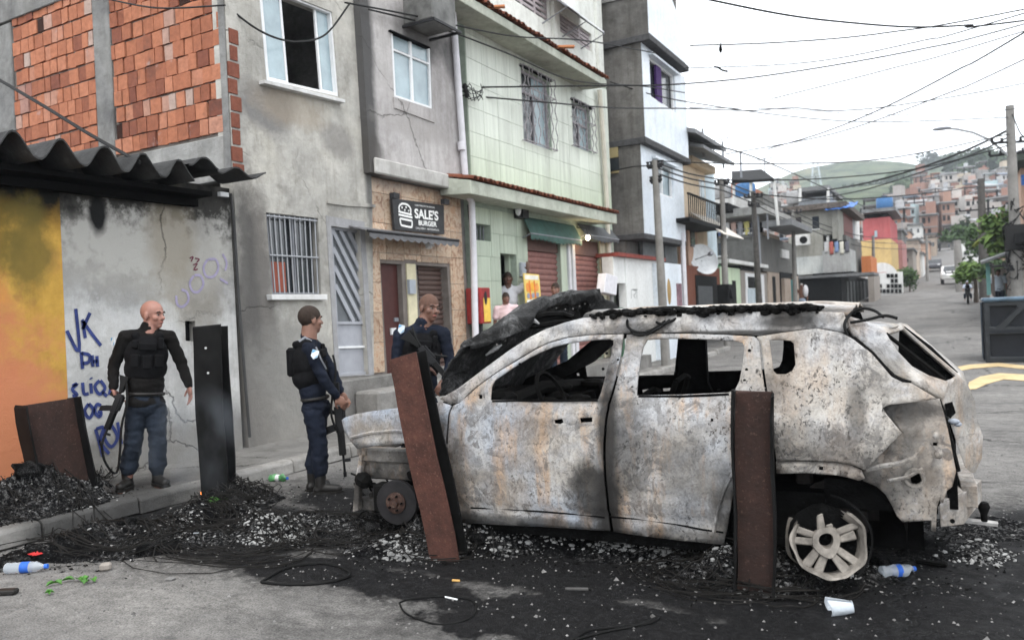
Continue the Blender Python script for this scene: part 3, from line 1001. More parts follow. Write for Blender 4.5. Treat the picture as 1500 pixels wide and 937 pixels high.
# white drainpipe
dp = thing('drainpipe', 'white plastic drainpipe between the lilac house and the green tiled house', 'pipe', PX(694, 470, XF))
m_ = MB()
m_.tube([PX(u, v, XF + .2) for u, v in ((660, -40), (665, 40), (674, 160), (680, 240), (683, 282), (691, 296), (694, 380), (696, 470), (698, 540))], .058, 10)
part('pipe', m_, M_PIPE, dp, smooth=True)
for (u, v) in ((676, 214), (683, 280)):
 m_ = MB()
 m_.lathe([(.068, -.07), (.068, .07)], PX(u, v, XF + .2), 10)
 part('socket', m_, M_PIPE, dp, smooth=True)
m_ = MB()
m_.tube([PX(u, v, XF + .03) for u, v in ((686, 300), (690, 340), (697, 420), (704, 500))], .022, 6)
part('side_conduit', m_, M_BLACKIRON, dp)
# air conditioner box
ac = thing('air_conditioner', 'sooty air conditioner in a metal bracket under the roof of the lilac house', 'air conditioner', PX(620, 10, XF))
a0, a1 = PX(590, 15, XD).y, PX(650, 15, XD).y
zz = PX(600, 24, XD + .3).z
m_ = MB()
m_.bb((XD, a0, zz), (XD + .55, a0 + .65, zz + .5))
part('casing', m_, plain('sooty casing', (.12, .12, .115), .6, var=.5, ns=4), ac, bevel=.02)
m_ = MB()
for yy in (a0 - .04, a0 + .68):
 m_.bb((XD, yy, zz - .05), (XD + .6, yy + .035, zz - .012))
m_.bb((XD + .57, a0 - .004, zz - .05), (XD + .6, a0 + .679, zz - .013))
part('bracket', m_, M_BLACKIRON, ac)
# ================================================================== E: green tiled house
he = thing('green_tiled_house', 'pale green tiled house with clay tile eaves and two roller shutters', 'house', (XF, 15, .13))
yE0, yE1 = 11.93, 18.45
M_GROUT = plain('green grout', (.34, .4, .33), .9, var=.15)
def greentile():
 g = G('mint wall tile')
 w = g.nd('ShaderNodeNewGeometry').outputs['Position']
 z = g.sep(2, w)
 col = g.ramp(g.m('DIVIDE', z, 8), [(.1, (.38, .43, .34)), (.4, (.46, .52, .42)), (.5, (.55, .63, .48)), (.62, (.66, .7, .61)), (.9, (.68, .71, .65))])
 col = g.mix(.75, col, g.ramp(g.rnd(), [(0, .88), (1, 1.08)]), 'MULTIPLY')
 sv = g.mp(scale=(9, 9, .35), vec=w)
 col = g.mix(.8, col, g.ramp(g.noise(1.2, 6, .7, sv), [(.35, .82), (.6, 1.03)]), 'MULTIPLY')
 dv = g.mp(scale=(1.5, 1.5, .22), vec=w)
 dn = g.ramp(g.noise(1.3, 7, .7, dv), [(.5, 0), (.72, 1)])
 col = g.mix(g.m('MULTIPLY', dn, .5), col, (.2, .21, .17))
 return g.done(col, .38, g.noise(5, 3, .5, w), .006)
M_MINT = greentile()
bigq = [(758, 97), (804, 119), (809, 221), (772, 208)]
smlq = [(837, 148), (864, 160), (867, 224), (840, 214)]
e_sw = [(695, 327), (719, 330), (719, 353.5), (696, 351)]
e_dw = [(733.5, 371), (757, 373), (760, 470), (736, 470)]
e_s1 = [(772, 340), (820, 347), (824, 470), (777, 470)]
e_s2 = [(842, 350), (878, 354), (884, 470), (846, 470)]
holes = [rect_of(q, XF) for q in (bigq, smlq, e_sw, e_dw, e_s1, e_s2)]
for i in (3, 4, 5):
 holes[i] = (holes[i][0], holes[i][1], .45, holes[i][3])
rc = lambda h, x: [(x, h[0], h[2]), (x, h[1], h[2]), (x, h[1], h[3]), (x, h[0], h[3])]
mb = MB()
mb.holed(rc((yE0, yE1, .1, 7.12), XF - .012), [rc(h, XF - .012) for h in holes], (-.26, 0, 0))
part('wall', mb, M_GROUT, he)
tl = []
zlow = [.45 + .43 * i for i in range(8)]
ty = yE0 + .01
while ty < yE1 - .1:
 for z0 in [.45 + .435 * i for i in range(7)] + [3.95 + .435 * i for i in range(7)]:
  tl.append((ty, min(ty + .52, yE1), z0, min(z0 + .435, 3.5 if z0 < 3.6 else 7.1)))
 ty += .52
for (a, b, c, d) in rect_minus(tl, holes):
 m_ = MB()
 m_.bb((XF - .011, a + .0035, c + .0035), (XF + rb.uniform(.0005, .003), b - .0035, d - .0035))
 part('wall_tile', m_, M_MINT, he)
mb = MB()
mb.bb((-13.5, yE1 - .2, .1), (XF - .3, yE1 - .02, 10.2))
mb.bb((-13.5, yE0, 6.9), (XF - .3, yE1 - .22, 7.1))
mb.bb((-13.5, yE0 - .0, .1), (-13.3, yE1 - .3, 6.8))
part('flank_wall', mb, M_CONC, he)
# doors, shutters, window insides
M_RED = plain('wine red shutter', (.25, .12, .105), .6, var=.2, dirt=.3)
for h, n, lab in ((holes[4], 20, None), (holes[5], 20, None)):
 q = [PX(0, 0, -1)] * 4
 m_ = MB()
 hb = h[3] - .35
 prof = []
 for i in range(n):
  z0 = .45 + i * (hb - .45) / n
  hh = (hb - .45) / n
  prof += [(XF - .11, z0), (XF - .08, z0 + hh * .3), (XF - .075, z0 + hh * .6), (XF - .11, z0 + hh * .97)]
 vs_ = [(a, h[0], b) for a, b in prof] + [(a, h[1], b) for a, b in prof]
 k_ = len(prof)
 m_.add(vs_, [(i, i + 1, k_ + i + 1, k_ + i) for i in range(k_ - 1)])
 part('roller_shutter', m_, M_RED, he, solid=.004)
 m_ = MB()
 m_.bb((XF - .25, h[0], hb + .003), (XF - .05, h[1], h[3] - .003))
 part('shutter_box', m_, plain('brown box', (.12, .07, .06), .7) if 'brown box' not in bpy.data.materials else bpy.data.materials['brown box'], he)
m_ = MB()
m_.bb((XF - .3, holes[2][0], holes[2][2]), (XF - .28, holes[2][1], holes[2][3]))
bw = part('bathroom_window', m_, M_GLASSDARK, he)
for i in range(5):
 m_ = MB()
 y_ = holes[2][0] + (i + .5) * (holes[2][1] - holes[2][0]) / 5
 m_.bb((XF - .14, y_ - .01, holes[2][2]), (XF - .12, y_ + .01, holes[2][3]))
 part('bar', m_, M_IRON, bw)
m_ = MB()
m_.bb((XF - 1.3, holes[3][0] - .3, .4), (XF - 1.28, holes[3][1] + .8, 2.8))
part('doorway_wall', m_, plain('dim inner wall', (.3, .3, .36), .9), he)
m_ = MB()
m_.bb((XF - .24, holes[3][1] - .05, .45), (XF - .14, holes[3][1] - .003, holes[3][3]))
part('door_jamb', m_, M_MINT, he)
# pavement step along the green house
mb = MB()
mb.bb((XF, 12.6, .1), (-6.6, 18.6, .44))
stp = part('raised_pavement', mb, M_PAVE, pv)
# pilasters between the shutters
M_CREAMP = plain('cream pilaster', (.46, .43, .32), .8, var=.15, dirt=.35)
for (u0, u1, mt, xo) in ((821, 829, M_MINT, .03), (831, 834, M_PIPE, .06), (837, 841, M_PIPE, .05), (879, 887, M_CREAMP, .04), (890, 893, M_PIPE, .08)):
 m_ = MB()
 a, b = PX(u0, 400, XF).y, PX(u1, 400, XF).y
 m_.bb((XF - .005, a, .44), (XF + xo, b, 3.3))
 part('pilaster', m_, mt, he, bevel=.01)
# lower eave and upper eave: slab + rows of clay tiles
M_EAVE = plaster('eave concrete', [(.42, .45, .38), (.52, .54, .47)], .45, (.16, .16, .13), 2.5, .02, cracks=False)
def eave(z0, x_out, ya, yb, th, rise):
 m_ = MB()
 m_.prism([(XF, ya, z0 + .04), (x_out, ya, z0), (x_out, ya, z0 + th), (XF, ya, z0 + th + rise)], (0, yb - ya, 0))
 part('eave_slab', m_, M_EAVE, he, bevel=.01)
 m_ = MB()
 y = ya
 while y < yb:
  r_ = .075
  dx = rb.uniform(-.02, .02)
  for row in range(2):
   xa, xb = x_out + .06 + dx - row * .26, x_out - .26 - row * .26
   za, zb = z0 + th + .02 + row * (rise * .42), z0 + th + .02 + (row + 1) * rise * .42
   if xb < XF:
    xb = XF
   n6 = 6
   vs_ = []
   for (x, z) in ((xa, za), (xb, zb)):
    for i in range(n6 + 1):
     an = math.pi * i / n6
     vs_.append((x, y + r_ - r_ * math.cos(an), z + r_ * .75 * math.sin(an)))
   m_.add(vs_, [(i, i + 1, n6 + 2 + i, n6 + 1 + i) for i in range(n6)])
  y += .155
 o = part('roof_tiles', m_, M_TERRA, he, solid=.014)
 tag(o, kind='stuff')
zE1 = PX(800, 305, -6.8).z
zE2 = PX(795, 72, -6.8).z
eave(zE1 - .02, -6.8, PX(690, 284, -6.8).y, PX(904, 326, -6.8).y, .22, .12)
eave(zE2 - .01, -6.8, PX(655, 0, -6.8).y, PX(889, 127, -6.8).y, .16, .3)
m_ = MB()
m_.box(PX(727, 13, -6.75) + Vector((0, 0, .03)), (.3, .1, .03), Matrix.Rotation(.5, 3, 'Z'))
part('slipped_tile', m_, plain('orange tile', (.5, .2, .09), .8), he)
m_ = MB()
m_.box(PX(826, 69, -6.7), (.42, .12, .035), Matrix.Rotation(.6, 3, 'Z'))
part('slipped_tile', m_, bpy.data.materials['orange tile'], he)
# ornate window grilles
def grille(h, name):
 fr = MB()
 fr.holed(rc((h[0], h[1], h[2], h[3]), XF - .08), [rc((h[0] + .05, (h[0] + h[1]) / 2 - .02, h[2] + .05, h[3] - .45), XF - .08), rc(((h[0] + h[1]) / 2 + .02, h[1] - .05, h[2] + .05, h[3] - .45), XF - .08),
                                                     rc((h[0] + .05, h[1] - .05, h[3] - .4, h[3] - .05), XF - .08)], (-.05, 0, 0))
 fo = part(name, fr, plain('weathered frame', (.3, .28, .3), .6) if 'weathered frame' not in bpy.data.materials else bpy.data.materials['weathered frame'], he)
 m_ = MB()
 m_.bb((XF - .12, h[0] + .01, h[2] + .01), (XF - .11, (h[0] + h[1]) / 2, h[3] - .01))
 part('pane', m_, M_GLASSDARK, fo)
 m_ = MB()
 m_.bb((XF - .125, (h[0] + h[1]) / 2, h[2] + .01), (XF - .115, h[1] - .01, h[3] - .01))
 part('pane', m_, M_GLASSBLUE, fo)
 n = max(5, int((h[1] - h[0]) / .16))
 for i in range(n + 1):
  y = h[0] - .06 + i * (h[1] - h[0] + .12) / n
  m_ = MB()
  pts = []
  for k in range(25):
   t = k / 24
   pts.append((XF + .1, y + .045 * math.sin(t * math.pi * 2 * 4 + (i % 2) * math.pi), h[2] - .02 + t * (h[3] - h[2] + .06)))
  m_.tube(pts, .011, 5)
  part('scroll_bar', m_, M_GRILLE, fo)
 for z in (h[2] + .0, h[3] - .38, h[3] + .02):
  m_ = MB()
  m_.tube([(XF - .02, h[0] - .07, z), (XF + .1, h[0] - .07, z), (XF + .1, h[1] + .07, z), (XF - .02, h[1] + .07, z)], .012, 5)
  part('cross_bar', m_, M_GRILLE, fo)
 m_ = MB()
 m_.bb((XF, h[0] - .05, h[3] + .0), (XF + .04, h[1] + .05, h[3] + .05))
 part('lintel', m_, M_DARK, fo)
M_GRILLE = plain('pale rusty grille', (.3, .28, .29), .6, var=.5, ns=20)
grille(holes[0], 'grilled_window')
grille(holes[1], 'small_grilled_window')
# terrace storey above the eave
XT = XF - .1
M_WT = plaster('white terrace wall', [(.66, .68, .64), (.76, .77, .73)], .15, (.3, .3, .27), 1, .01, cracks=False)
tw1 = [(745, -40), (803, -14), (806, 34), (748, -2)]
tw2 = [(819, 17), (866, 50), (868, 78), (821, 46)]
th_ = [rect_of(q, XT) for q in (tw1, tw2)]
mb = MB()
mb.holed(rc((yE0 + .3, 18.1, 6.95, 10.2), XT), [rc(h, XT) for h in th_], (-.2, 0, 0))
part('terrace_wall', mb, M_WT, he)
for (u, v) in ((807, 20), (872, 60), (876, 70)):
 mb = MB()
 a = PX(u, v, XT).y
 mb.bb((XT, a, 6.95), (XT + .08, a + .14, 10.1))
 part('terrace_post', mb, M_WT, he)
mb = MB()
mb.bb((-13.5, yE0 + .3, 10.2), (XT + .15, 18.3, 10.32))
part('terrace_roof', mb, M_CONC, he)
for h in th_:
 fr = MB()
 n = 3 if h[1] - h[0] > 1 else 2
 hl = []
 for i in range(n):
  for j in range(5):
   a = h[0] + (h[1] - h[0]) * i / n + .04
   b = h[0] + (h[1] - h[0]) * (i + 1) / n - .04
   c = h[2] + (h[3] - h[2]) * j / 5 + .03
   d = h[2] + (h[3] - h[2]) * (j + 1) / 5 - .03
   hl.append((a, b, c, d))
 fr.holed(rc(h, XT - .06), [rc(t, XT - .06) for t in hl], (-.04, 0, 0))
 fo = part('louvre_window', fr, plain('mauve aluminium', (.35, .31, .32), .5) if 'mauve aluminium' not in bpy.data.materials else bpy.data.materials['mauve aluminium'], he)
 for t in hl:
  m_ = MB()
  m_.bb((XT - .13, t[0], t[2]), (XT - .12, t[1], t[3]))
  part('pane', m_, M_GLASSDARK, fo)
ta = thing('terrace_awning', 'white translucent panel awning over the terrace window of the green house', 'awning', PX(850, 10, XF))
m_ = MB()
pA, pB = PX(831, 8, -6.9), PX(885, 45, -6.9)
m_.prism([Vector((XT, pA.y, pA.z + .55)), pA, Vector((pA.x, pB.y, pA.z)), Vector((XT, pB.y, pA.z + .55))], (0, 0, .02))
part('panel', m_, plain('white sheet', (.75, .76, .8), .5, var=.05), ta)
for yy in (pA.y, (pA.y + pB.y) / 2, pB.y):
 m_ = MB()
 m_.tube([(XT, yy, pA.z + .5), (-6.9, yy, pA.z - .03), (XT, yy, pA.z - .25)], .018, 6)
 part('rib', m_, M_IRON, ta)
def canvas(name, lab, q0, q1, xo, h, col, nsc):
 t = thing(name, lab, 'awning', PX((q0[0] + q1[0]) / 2, (q0[1] + q1[1]) / 2, XF))
 ya, yb = PX(*q0, XF).y, PX(*q1, XF).y
 zt_ = PX(*q0, XF + .05).z
 m_ = MB()
 def f(a, b):
  y_ = ya + a * (yb - ya)
  d = min(1, b / .75)
  x_ = XF + .03 + xo * d
  z_ = zt_ - h * .75 * d + .02 * math.sin(a * 9) * d
  if b > .75:
   z_ -= (b - .75) / .25 * (h * .22 + .035 * abs(math.sin(a * math.pi * nsc)))
  return (x_, y_, z_)
 m_.grid(f, nsc * 6, 12)
 part('canvas', m_, plain(name + ' canvas', col, .8, var=.2, dirt=.3), t, smooth=True, solid=.006)
 m_ = MB()
 m_.tube([(XF + xo + .03, ya, zt_ - h * .75), (XF + xo + .03, yb, zt_ - h * .75)], .016, 6)
 for yy in (ya + .03, yb - .03):
  m_.tube([(XF, yy, zt_ - h * .9), (XF + xo + .02, yy, zt_ - h * .75)], .014, 6)
 part('arms', m_, M_IRON, t)
canvas('green_awning', 'green scalloped canvas awning over the left roller shutter', (763, 316), (839, 326), .17, .46, (.055, .115, .1), 14)
canvas('grey_awning', 'grey canvas awning over the right roller shutter beside the lit bulb', (843, 326), (893, 334), .2, .36, (.1, .105, .11), 10)
# lit bulb and its light
lb = thing('lit_bulb', 'lit warm light bulb under the grey awning', 'lamp', PX(861, 347, XF + .1))
pb = PX(861, 348, XF + .28)
m_ = MB()
m_.ell(pb, (.05, .05, .06), 10, 7)
g = G('lit bulb glass')
g.b.inputs['Emission Color'].default_value = (1, .86, .6, 1)
g.b.inputs['Emission Strength'].default_value = 12
M_BULB = g.done((.9, .85, .7), .4)
part('bulb', m_, M_BULB, lb, smooth='all')
m_ = MB()
m_.tube([pb + Vector((0, 0, .05)), pb + Vector((-.02, 0, .2)), pb + Vector((-.25, 0, .25))], .012, 6)
part('bulb_holder', m_, M_BLACKIRON, lb)
pl_ = bpy.data.lights.new('bulb_light', 'POINT')
pl_.energy, pl_.color, pl_.shadow_soft_size = 9, (1, .75, .42), .06
plo = bpy.data.objects.new('bulb_light', pl_)
plo.location = pb + Vector((0, 0, -.07))
COL.objects.link(plo)
# wall box, poster, board, junction
bx = thing('meter_cabinet', 'red and yellow metal cabinet on the wall beside the white drainpipe', 'cabinet', PX(705, 475, XF))
XB = -7.12
bq = [(690, 421), (718, 420), (719, 472), (691, 475)]
y0, y1 = PX(704, 450, XB).y, PX(719, 450, XB).y
z0, z1 = PX(705, 474, XB).z, PX(705, 421, XB).z
m_ = MB()
m_.bb((XF - .01, y0 + .0, z0), (XB, y1, z1))
part('cabinet_body', m_, plain('red enamel', (.26, .025, .025), .45, var=.25, dirt=.3), bx, bevel=.012)
m_ = MB()
m_.bb((XB + .001, y0 + .1, z0 + .03), (XB + .006, y1 - .02, z1 - .18))
part('yellow_sticker', m_, plain('yellow sticker', (.7, .47, .08), .5, var=.2), bx)
m_ = MB()
m_.prism([(XB + .0065, y0 + .17 + .05 * math.cos(t), z1 - .18 + .12 * math.sin(t)) for t in [i * math.pi / 5 for i in range(10)]], (.002, 0, 0))
part('black_mark', m_, M_BLACKIRON, bx)
m_ = MB()
m_.tube([(XB - .12, y0 + .15, z0), (XB - .12, y0 + .15, .45)], .05, 8)
part('feed_pipe', m_, M_BLACKIRON, bx)
po = thing('food_poster', 'tall yellow and orange food poster beside the left roller shutter', 'poster', PX(780, 440, XF))
pq = [(767, 400), (789.5, 402), (793, 441), (771, 445)]
m_ = MB()
quadwall(m_, pq, XF + .25, .02)
part('panel', m_, plain('poster yellow', (.75, .55, .16), .6, var=.1), po)
for i, (c_, r4) in enumerate((((.72, .7, .62), (.06, .94, .05, .2)), ((.75, .28, .06), (.08, .32, .3, .62)), ((.78, .4, .05), (.38, .62, .28, .6)), ((.7, .3, .08), (.68, .92, .32, .62)),
                              ((.3, .3, .36), (.1, .3, .66, .84)), ((.34, .32, .38), (.4, .6, .66, .84)), ((.3, .3, .36), (.7, .9, .66, .84)), ((.75, .2, .05), (.3, .38, .24, .95)), ((.75, .2, .05), (.62, .69, .24, .95)),
                              ((.7, .7, .68), (.06, .94, .88, .97)))):
 m_ = MB()
 q_ = subq(pq, *r4)
 mx, my = (q_[0][0] + q_[2][0]) / 2, (q_[0][1] + q_[2][1]) / 2
 if 1 <= i <= 6:
  pts = [lerp2(lerp2(q_[0], q_[1], .5 + .5 * math.cos(t)), lerp2(q_[3], q_[2], .5 + .5 * math.cos(t)), .5 + .5 * math.sin(t)) for t in [k * math.pi / 6 for k in range(12)]]
 else:
  pts = q_
 m_.prism([PX(*p, XF + .254 + .001 * i) for p in pts], (-.002, 0, 0))
 part('printed_patch', m_, plain('poster print %d' % i, c_, .6, var=.2), po)
m_ = MB()
for (u, v) in ((771, 445), (793, 441)):
 p_ = PX(u, v, XF + .24)
 m_.tube([p_, Vector((p_.x, p_.y, .44))], .015, 6)
part('poster_legs', m_, M_IRON, po)
wb = thing('meter_board', 'white meter board on a post at the corner of the green house', 'meter', PX(896, 440, -7.0))
m_ = MB()
quadwall(m_, [(888, 400), (905, 405), (903, 432.5), (885, 428)], -6.9, .2)
part('board', m_, plain('white board', (.62, .61, .64), .5), wb, bevel=.01)
m_ = MB()
pw = PX(895, 420, -7.0)
m_.tube([(pw.x, pw.y, .2), (pw.x, pw.y, pw.z)], .05, 8)
part('post', m_, M_CONC, wb)
jl = thing('wall_lamp', 'white bulb lamp and dark bracket at the left end of the green awning', 'lamp', PX(757, 310, XF))
m_ = MB()
m_.ell(PX(759, 307, XF + .15), (.06, .06, .12), 10, 8)
part('bulb', m_, M_WHITEFRAME, jl, smooth='all')
m_ = MB()
m_.bb(tuple(PX(757, 313, XF) + Vector((0, -.12, -.1))), tuple(PX(757, 313, XF) + Vector((.2, .12, .1))))
part('bracket', m_, M_BLACKIRON, jl)
ic = thing('doorbell_box', 'small grey doorbell box by the doorway of the green house', 'doorbell', PX(766, 395, XF))
m_ = MB()
m_.box(PX(766, 395, XF + .03), (.06, .2, .28))
part('box', m_, bpy.data.materials['grey plastic'], ic, bevel=.01)
dpe = thing('corner_pipe', 'pale downpipe at the far corner of the green tiled house', 'pipe', PX(890, 300, XF))
m_ = MB()
m_.tube([PX(u, v, XF + .1) for u, v in ((878, 132), (884, 210), (889, 300), (892, 380), (894, 450))], .06, 8)
part('pipe', m_, plain('cream pipe', (.5, .47, .4), .6, var=.1), dpe, smooth=True)
# ================================================================== F: white and grey stepped tower house
hf = thing('white_tower_house', 'tall white tiled house with grey cement flank and stepped out floors', 'house', (-8, 20, .2))
YF = 18.85
M_FGREY = plaster('dark cement flank', [(.09, .088, .083), (.15, .145, .138), (.21, .205, .195)], .5, (.04, .04, .038), .6, .03, streak=.8, cracks=False)
M_FWHITE = plaster('white blue tile front', [(.62, .68, .76), (.7, .76, .82), (.76, .8, .86)], .2, (.4, .42, .45), .9, .004, streak=.3, cracks=False, rough=.4)
x1, x2, x3 = PY(949, 25, YF).x, PY(941.5, 127, YF).x, PY(940.5, 272, YF).x
zt1, zt2, zt3 = PY(941, 52, YF).z, PY(941, 201, YF).z, PY(944, 341, YF).z
yf1, yf2, yf3 = PX(1003, 70, x1).y, PX(1006, 165, x2).y, PX(1002, 290, x3).y
M_SLAB = plain('dark slab', (.06, .06, .062), .9, var=.3)
fw2 = rect_of([(952, 85), (988, 108), (990, 160), (953, 148)], x2)
fw3 = rect_of([(955, 235), (985, 243), (988, 290), (960, 285)], x3)
for (x, za, zb_, yb, hh) in ((x1, zt1, zt1 + 2.6, yf1, None), (x2, zt2, zt1 - .16, yf2, fw2), (x3, zt3, zt2 - .16, yf3, fw3)):
 m_ = MB()
 if hh:
  m_.holed(rc((YF + .02, yb, za, zb_), x), [rc(hh, x)], (-.18, 0, 0))
 else:
  zc = PX(1003, 46, x1).z
  m_.holed([(x, YF + .02, za), (x, yb, za), (x, yb, zc), (x, YF + .02, zb_)], [], (-.18, 0, 0))
 part('front_wall', m_, M_FWHITE, hf)
 # faint tile joints on the front: thin proud courses
 m_ = MB()
 m_.bb((-12.5, YF, za), (x - .002, YF + .018, zb_))
 part('flank_wall', m_, M_FGREY, hf)
 m_ = MB()
 m_.bb((-12.5, yb - .02, za), (x - .185, yb, zb_))
 part('far_flank_wall', m_, M_FGREY, hf)
m_ = MB()
m_.bb((-12.5, YF - .08, zt1 - .16), (x1 + .05, yf1 + .15, zt1))
m_.bb((-12.5, YF - .05, zt2 - .16), (x2 + .03, yf2 + .1, zt2))
m_.bb((-12.5, YF - .03, zt3 - .14), (x3 + .01, yf3, zt3))
part('floor_slab', m_, M_SLAB, hf, bevel=.01)
m_ = MB()
m_.bb((-12.5, YF - .04, zt1 + 1.0), (x1 - .3, YF - .002, zt1 + 1.1))
m_.bb((-9.5, YF - .05, zt1 + 2.5), (x1 - .2, YF - .003, zt1 + 2.72))
part('flank_beam', m_, M_CONC, hf)
for k, h in enumerate((fw2, fw3)):
 x = (x2, x3)[k]
 m_ = MB()
 m_.holed(rc(h, x - .05), [rc((h[0] + .06, (h[0] + h[1]) / 2 - .03, h[2] + .06, h[3] - .06), x - .05), rc(((h[0] + h[1]) / 2 + .03, h[1] - .06, h[2] + .06, h[3] - .06), x - .05)], (-.06, 0, 0))
 fo = part('window', m_, M_WHITEFRAME, hf)
 m_ = MB()
 m_.bb((x - .14, h[0], h[2]), (x - .13, h[1], h[3]))
 part('pane', m_, M_GLASSBLUE if k else M_GLASSDARK, fo)
 m_ = MB()
 m_.bb((x, h[0] - .1, h[3]), (x + .12, h[1] + .1, h[3] + .06))
 part('lintel', m_, M_FWHITE, fo)
 if k == 0:
  m_ = MB()
  w_ = h[1] - h[0]
  m_.bb((x - .1, h[0] + w_ * .3, h[2] + .05), (x - .04, h[0] + w_ * .5, h[3] - .06))
  part('purple_curtain', m_, plain('purple cloth', (.05, .02, .1), .8), fo)
m_ = MB()
a = PY(904, 232, YF), PY(888, 252, YF)
m_.bb((PY(888, 240, YF).x, YF - .03, PY(895, 252, YF).z), (PY(907, 240, YF).x, YF + .02, PY(895, 218, YF).z))
sw_ = part('side_window', m_, M_GLASSDARK, hf)
m_ = MB()
m_.bb((PY(888, 240, YF).x, YF - .05, PY(895, 252, YF).z - .05), (PY(907, 240, YF).x, YF - .031, PY(895, 252, YF).z))
m_.bb((PY(888, 240, YF).x, YF - .05, PY(895, 232, YF).z), (PY(907, 240, YF).x, YF - .031, PY(895, 232, YF).z + .25))
part('sash', m_, plain('tan sash', (.3, .25, .13), .6), sw_)
# ground floor set back behind the low white wall
m_ = MB()
m_.bb((-12.5, YF + .03, .2), (x3 - .5, yf3, zt3 - .15))
part('ground_wall', m_, M_FGREY, hf)
for (u0, u1) in ((942, 962), (974, 992)):
 m_ = MB()
 xa = x3 - .35
 m_.bb((xa - .1, PX(u0, 365, xa).y, PX(u0, 385, xa).z), (xa, PX(u1, 370, xa).y, PX(u0, 351, xa).z))
 part('steel_shutter', m_, plain('dull steel', (.1, .11, .115), .5, var=.3), hf) if 'dull steel' not in bpy.data.materials else part('steel_shutter', m_, bpy.data.materials['dull steel'], hf)
m_ = MB()
xa = x3 + .02
zz = PX(985, 386, xa).z
m_.bb((xa - .3, PX(972, 420, xa).y, .2), (xa, PX(999, 420, xa).y, zz))
part('tiled_lower_wall', m_, M_FWHITE, hf)
m_ = MB()
m_.bb((xa + .001, PX(991, 430, xa).y, .3), (xa + .02, PX(998, 430, xa).y, PX(990, 415, xa).z))
part('entrance', m_, plain('posters and stains', (.2, .12, .14), .8, var=.7, ns=5), hf)
m_ = MB()
m_.ell(PX(980, 427, xa), (.03, .16, .35), 10, 8)
part('oval_plaque', m_, plain('brass plaque', (.3, .2, .08), .5), hf)
m_ = MB()
ya_ = PX(1002, 400, xa).y
m_.tube([(xa, ya_, .2), (xa, ya_, zz + .9)], .07, 8)
part('white_post', m_, M_PIPE, hf)
# low white wall with red tile coping
lw = thing('low_white_wall', 'low white yard wall with red coping in front of the white house', 'wall', (-7, 20, .15))
xw = -7.0
M_LW = plaster('bright white wall', [(.7, .71, .7), (.78, .79, .78)], .1, (.3, .3, .3), .8, .01, cracks=False, streak=.2)
ya_, yb_ = PX(917.5, 420, xw).y, PX(969, 420, xw).y
zw = PX(940, 380, xw).z
m_ = MB()
m_.bb((xw - .2, ya_, .1), (xw, yb_, zw))
m_.bb((xw - 1.2, yb_ - .2, .1), (xw - .203, yb_, zw))
part('wall', m_, M_LW, lw)
m_ = MB()
m_.bb((xw - .5, PX(899, 380, xw).y, zw + .002), (xw + .12, yb_ + .1, zw + .09))
part('coping', m_, plain('red coping', (.2, .05, .04), .8, var=.3), lw)
m_ = MB()
m_.bb((xw - .3, PX(900, 400, xw).y, zw - .62), (xw - .02, ya_ - .003, zw))
part('gate_lintel', m_, M_LW, lw)
m_ = MB()
m_.bb((xw - .15, PX(906, 430, xw).y, .2), (xw - .1, ya_ - .003, zw - 1.2))
part('green_gate', m_, plain('green gate', (.03, .085, .045), .5, var=.3), lw)
m_ = MB()
for p_ in ([(925, 425), (925, 437)], [(928, 425), (931, 425), (931, 430), (928, 432), (931, 437)], [(933, 424), (933, 438)], [(925, 424), (934, 424)]):
 ribbon(m_, p_, xw + .004, .03)
part('faint_scribble', m_, plain('grey scribble', (.4, .41, .41), .8), lw)
# ================================================================== the street further up
def PG(u, v, it=30):                          # a point on the (rising) road
 z = 0.0
 for _ in range(it):
  p = PZ(u, v, z)
  if p.y < 0 or p.y > 600:
   p = PY(u, v, 150)
  z = z * .5 + gz(p.y) * .5
 return Vector((p.x, p.y, gz(p.y)))
M_MARK = plaster('worn yellow road paint', [(.5, .38, .2), (.6, .45, .25), (.62, .5, .3)], .3, (.17, .15, .13), 2.5, .004, streak=0, cracks=False)
for nm, poly in (('road_stripe', [(1380, 542), (1420, 534.5), (1462, 532), (1502, 536), (1600, 552), (1720, 590), (1720, 600), (1600, 560), (1500, 541), (1462, 537), (1425, 540), (1385, 547)]),
                 ('road_stripe', [(1416, 571), (1420, 560), (1436, 552), (1464, 547), (1500, 549), (1600, 566), (1700, 600), (1690, 625), (1590, 584), (1500, 558), (1470, 556), (1445, 563), (1430, 570)])):
 m_ = MB()
 ps = [PG(*p) + Vector((0, 0, .012)) for p in poly]
 m_.prism(ps, (0, 0, -.006))
 tag(part(nm, m_, M_MARK), kind='structure')
for (u0, v0, u1, v1, w) in ((1306, 449, 1326, 443, 3), (1327, 448, 1352, 441, 3), (1357, 446, 1377, 440, 3), (1381, 444.5, 1397, 440, 2.6), (1402, 443, 1418, 440, 2.4), (1300, 445, 1312, 441.5, 2)):
 m_ = MB()
 ps = [PG(*p) + Vector((0, 0, .014)) for p in ((u0, v0), (u0 + w * 2, v0), (u1 + w, v1), (u1 - w, v1))]
 m_.prism(ps, (0, 0, -.008))
 tag(part('road_stripe', m_, M_MARK), kind='structure')
cnt = {}
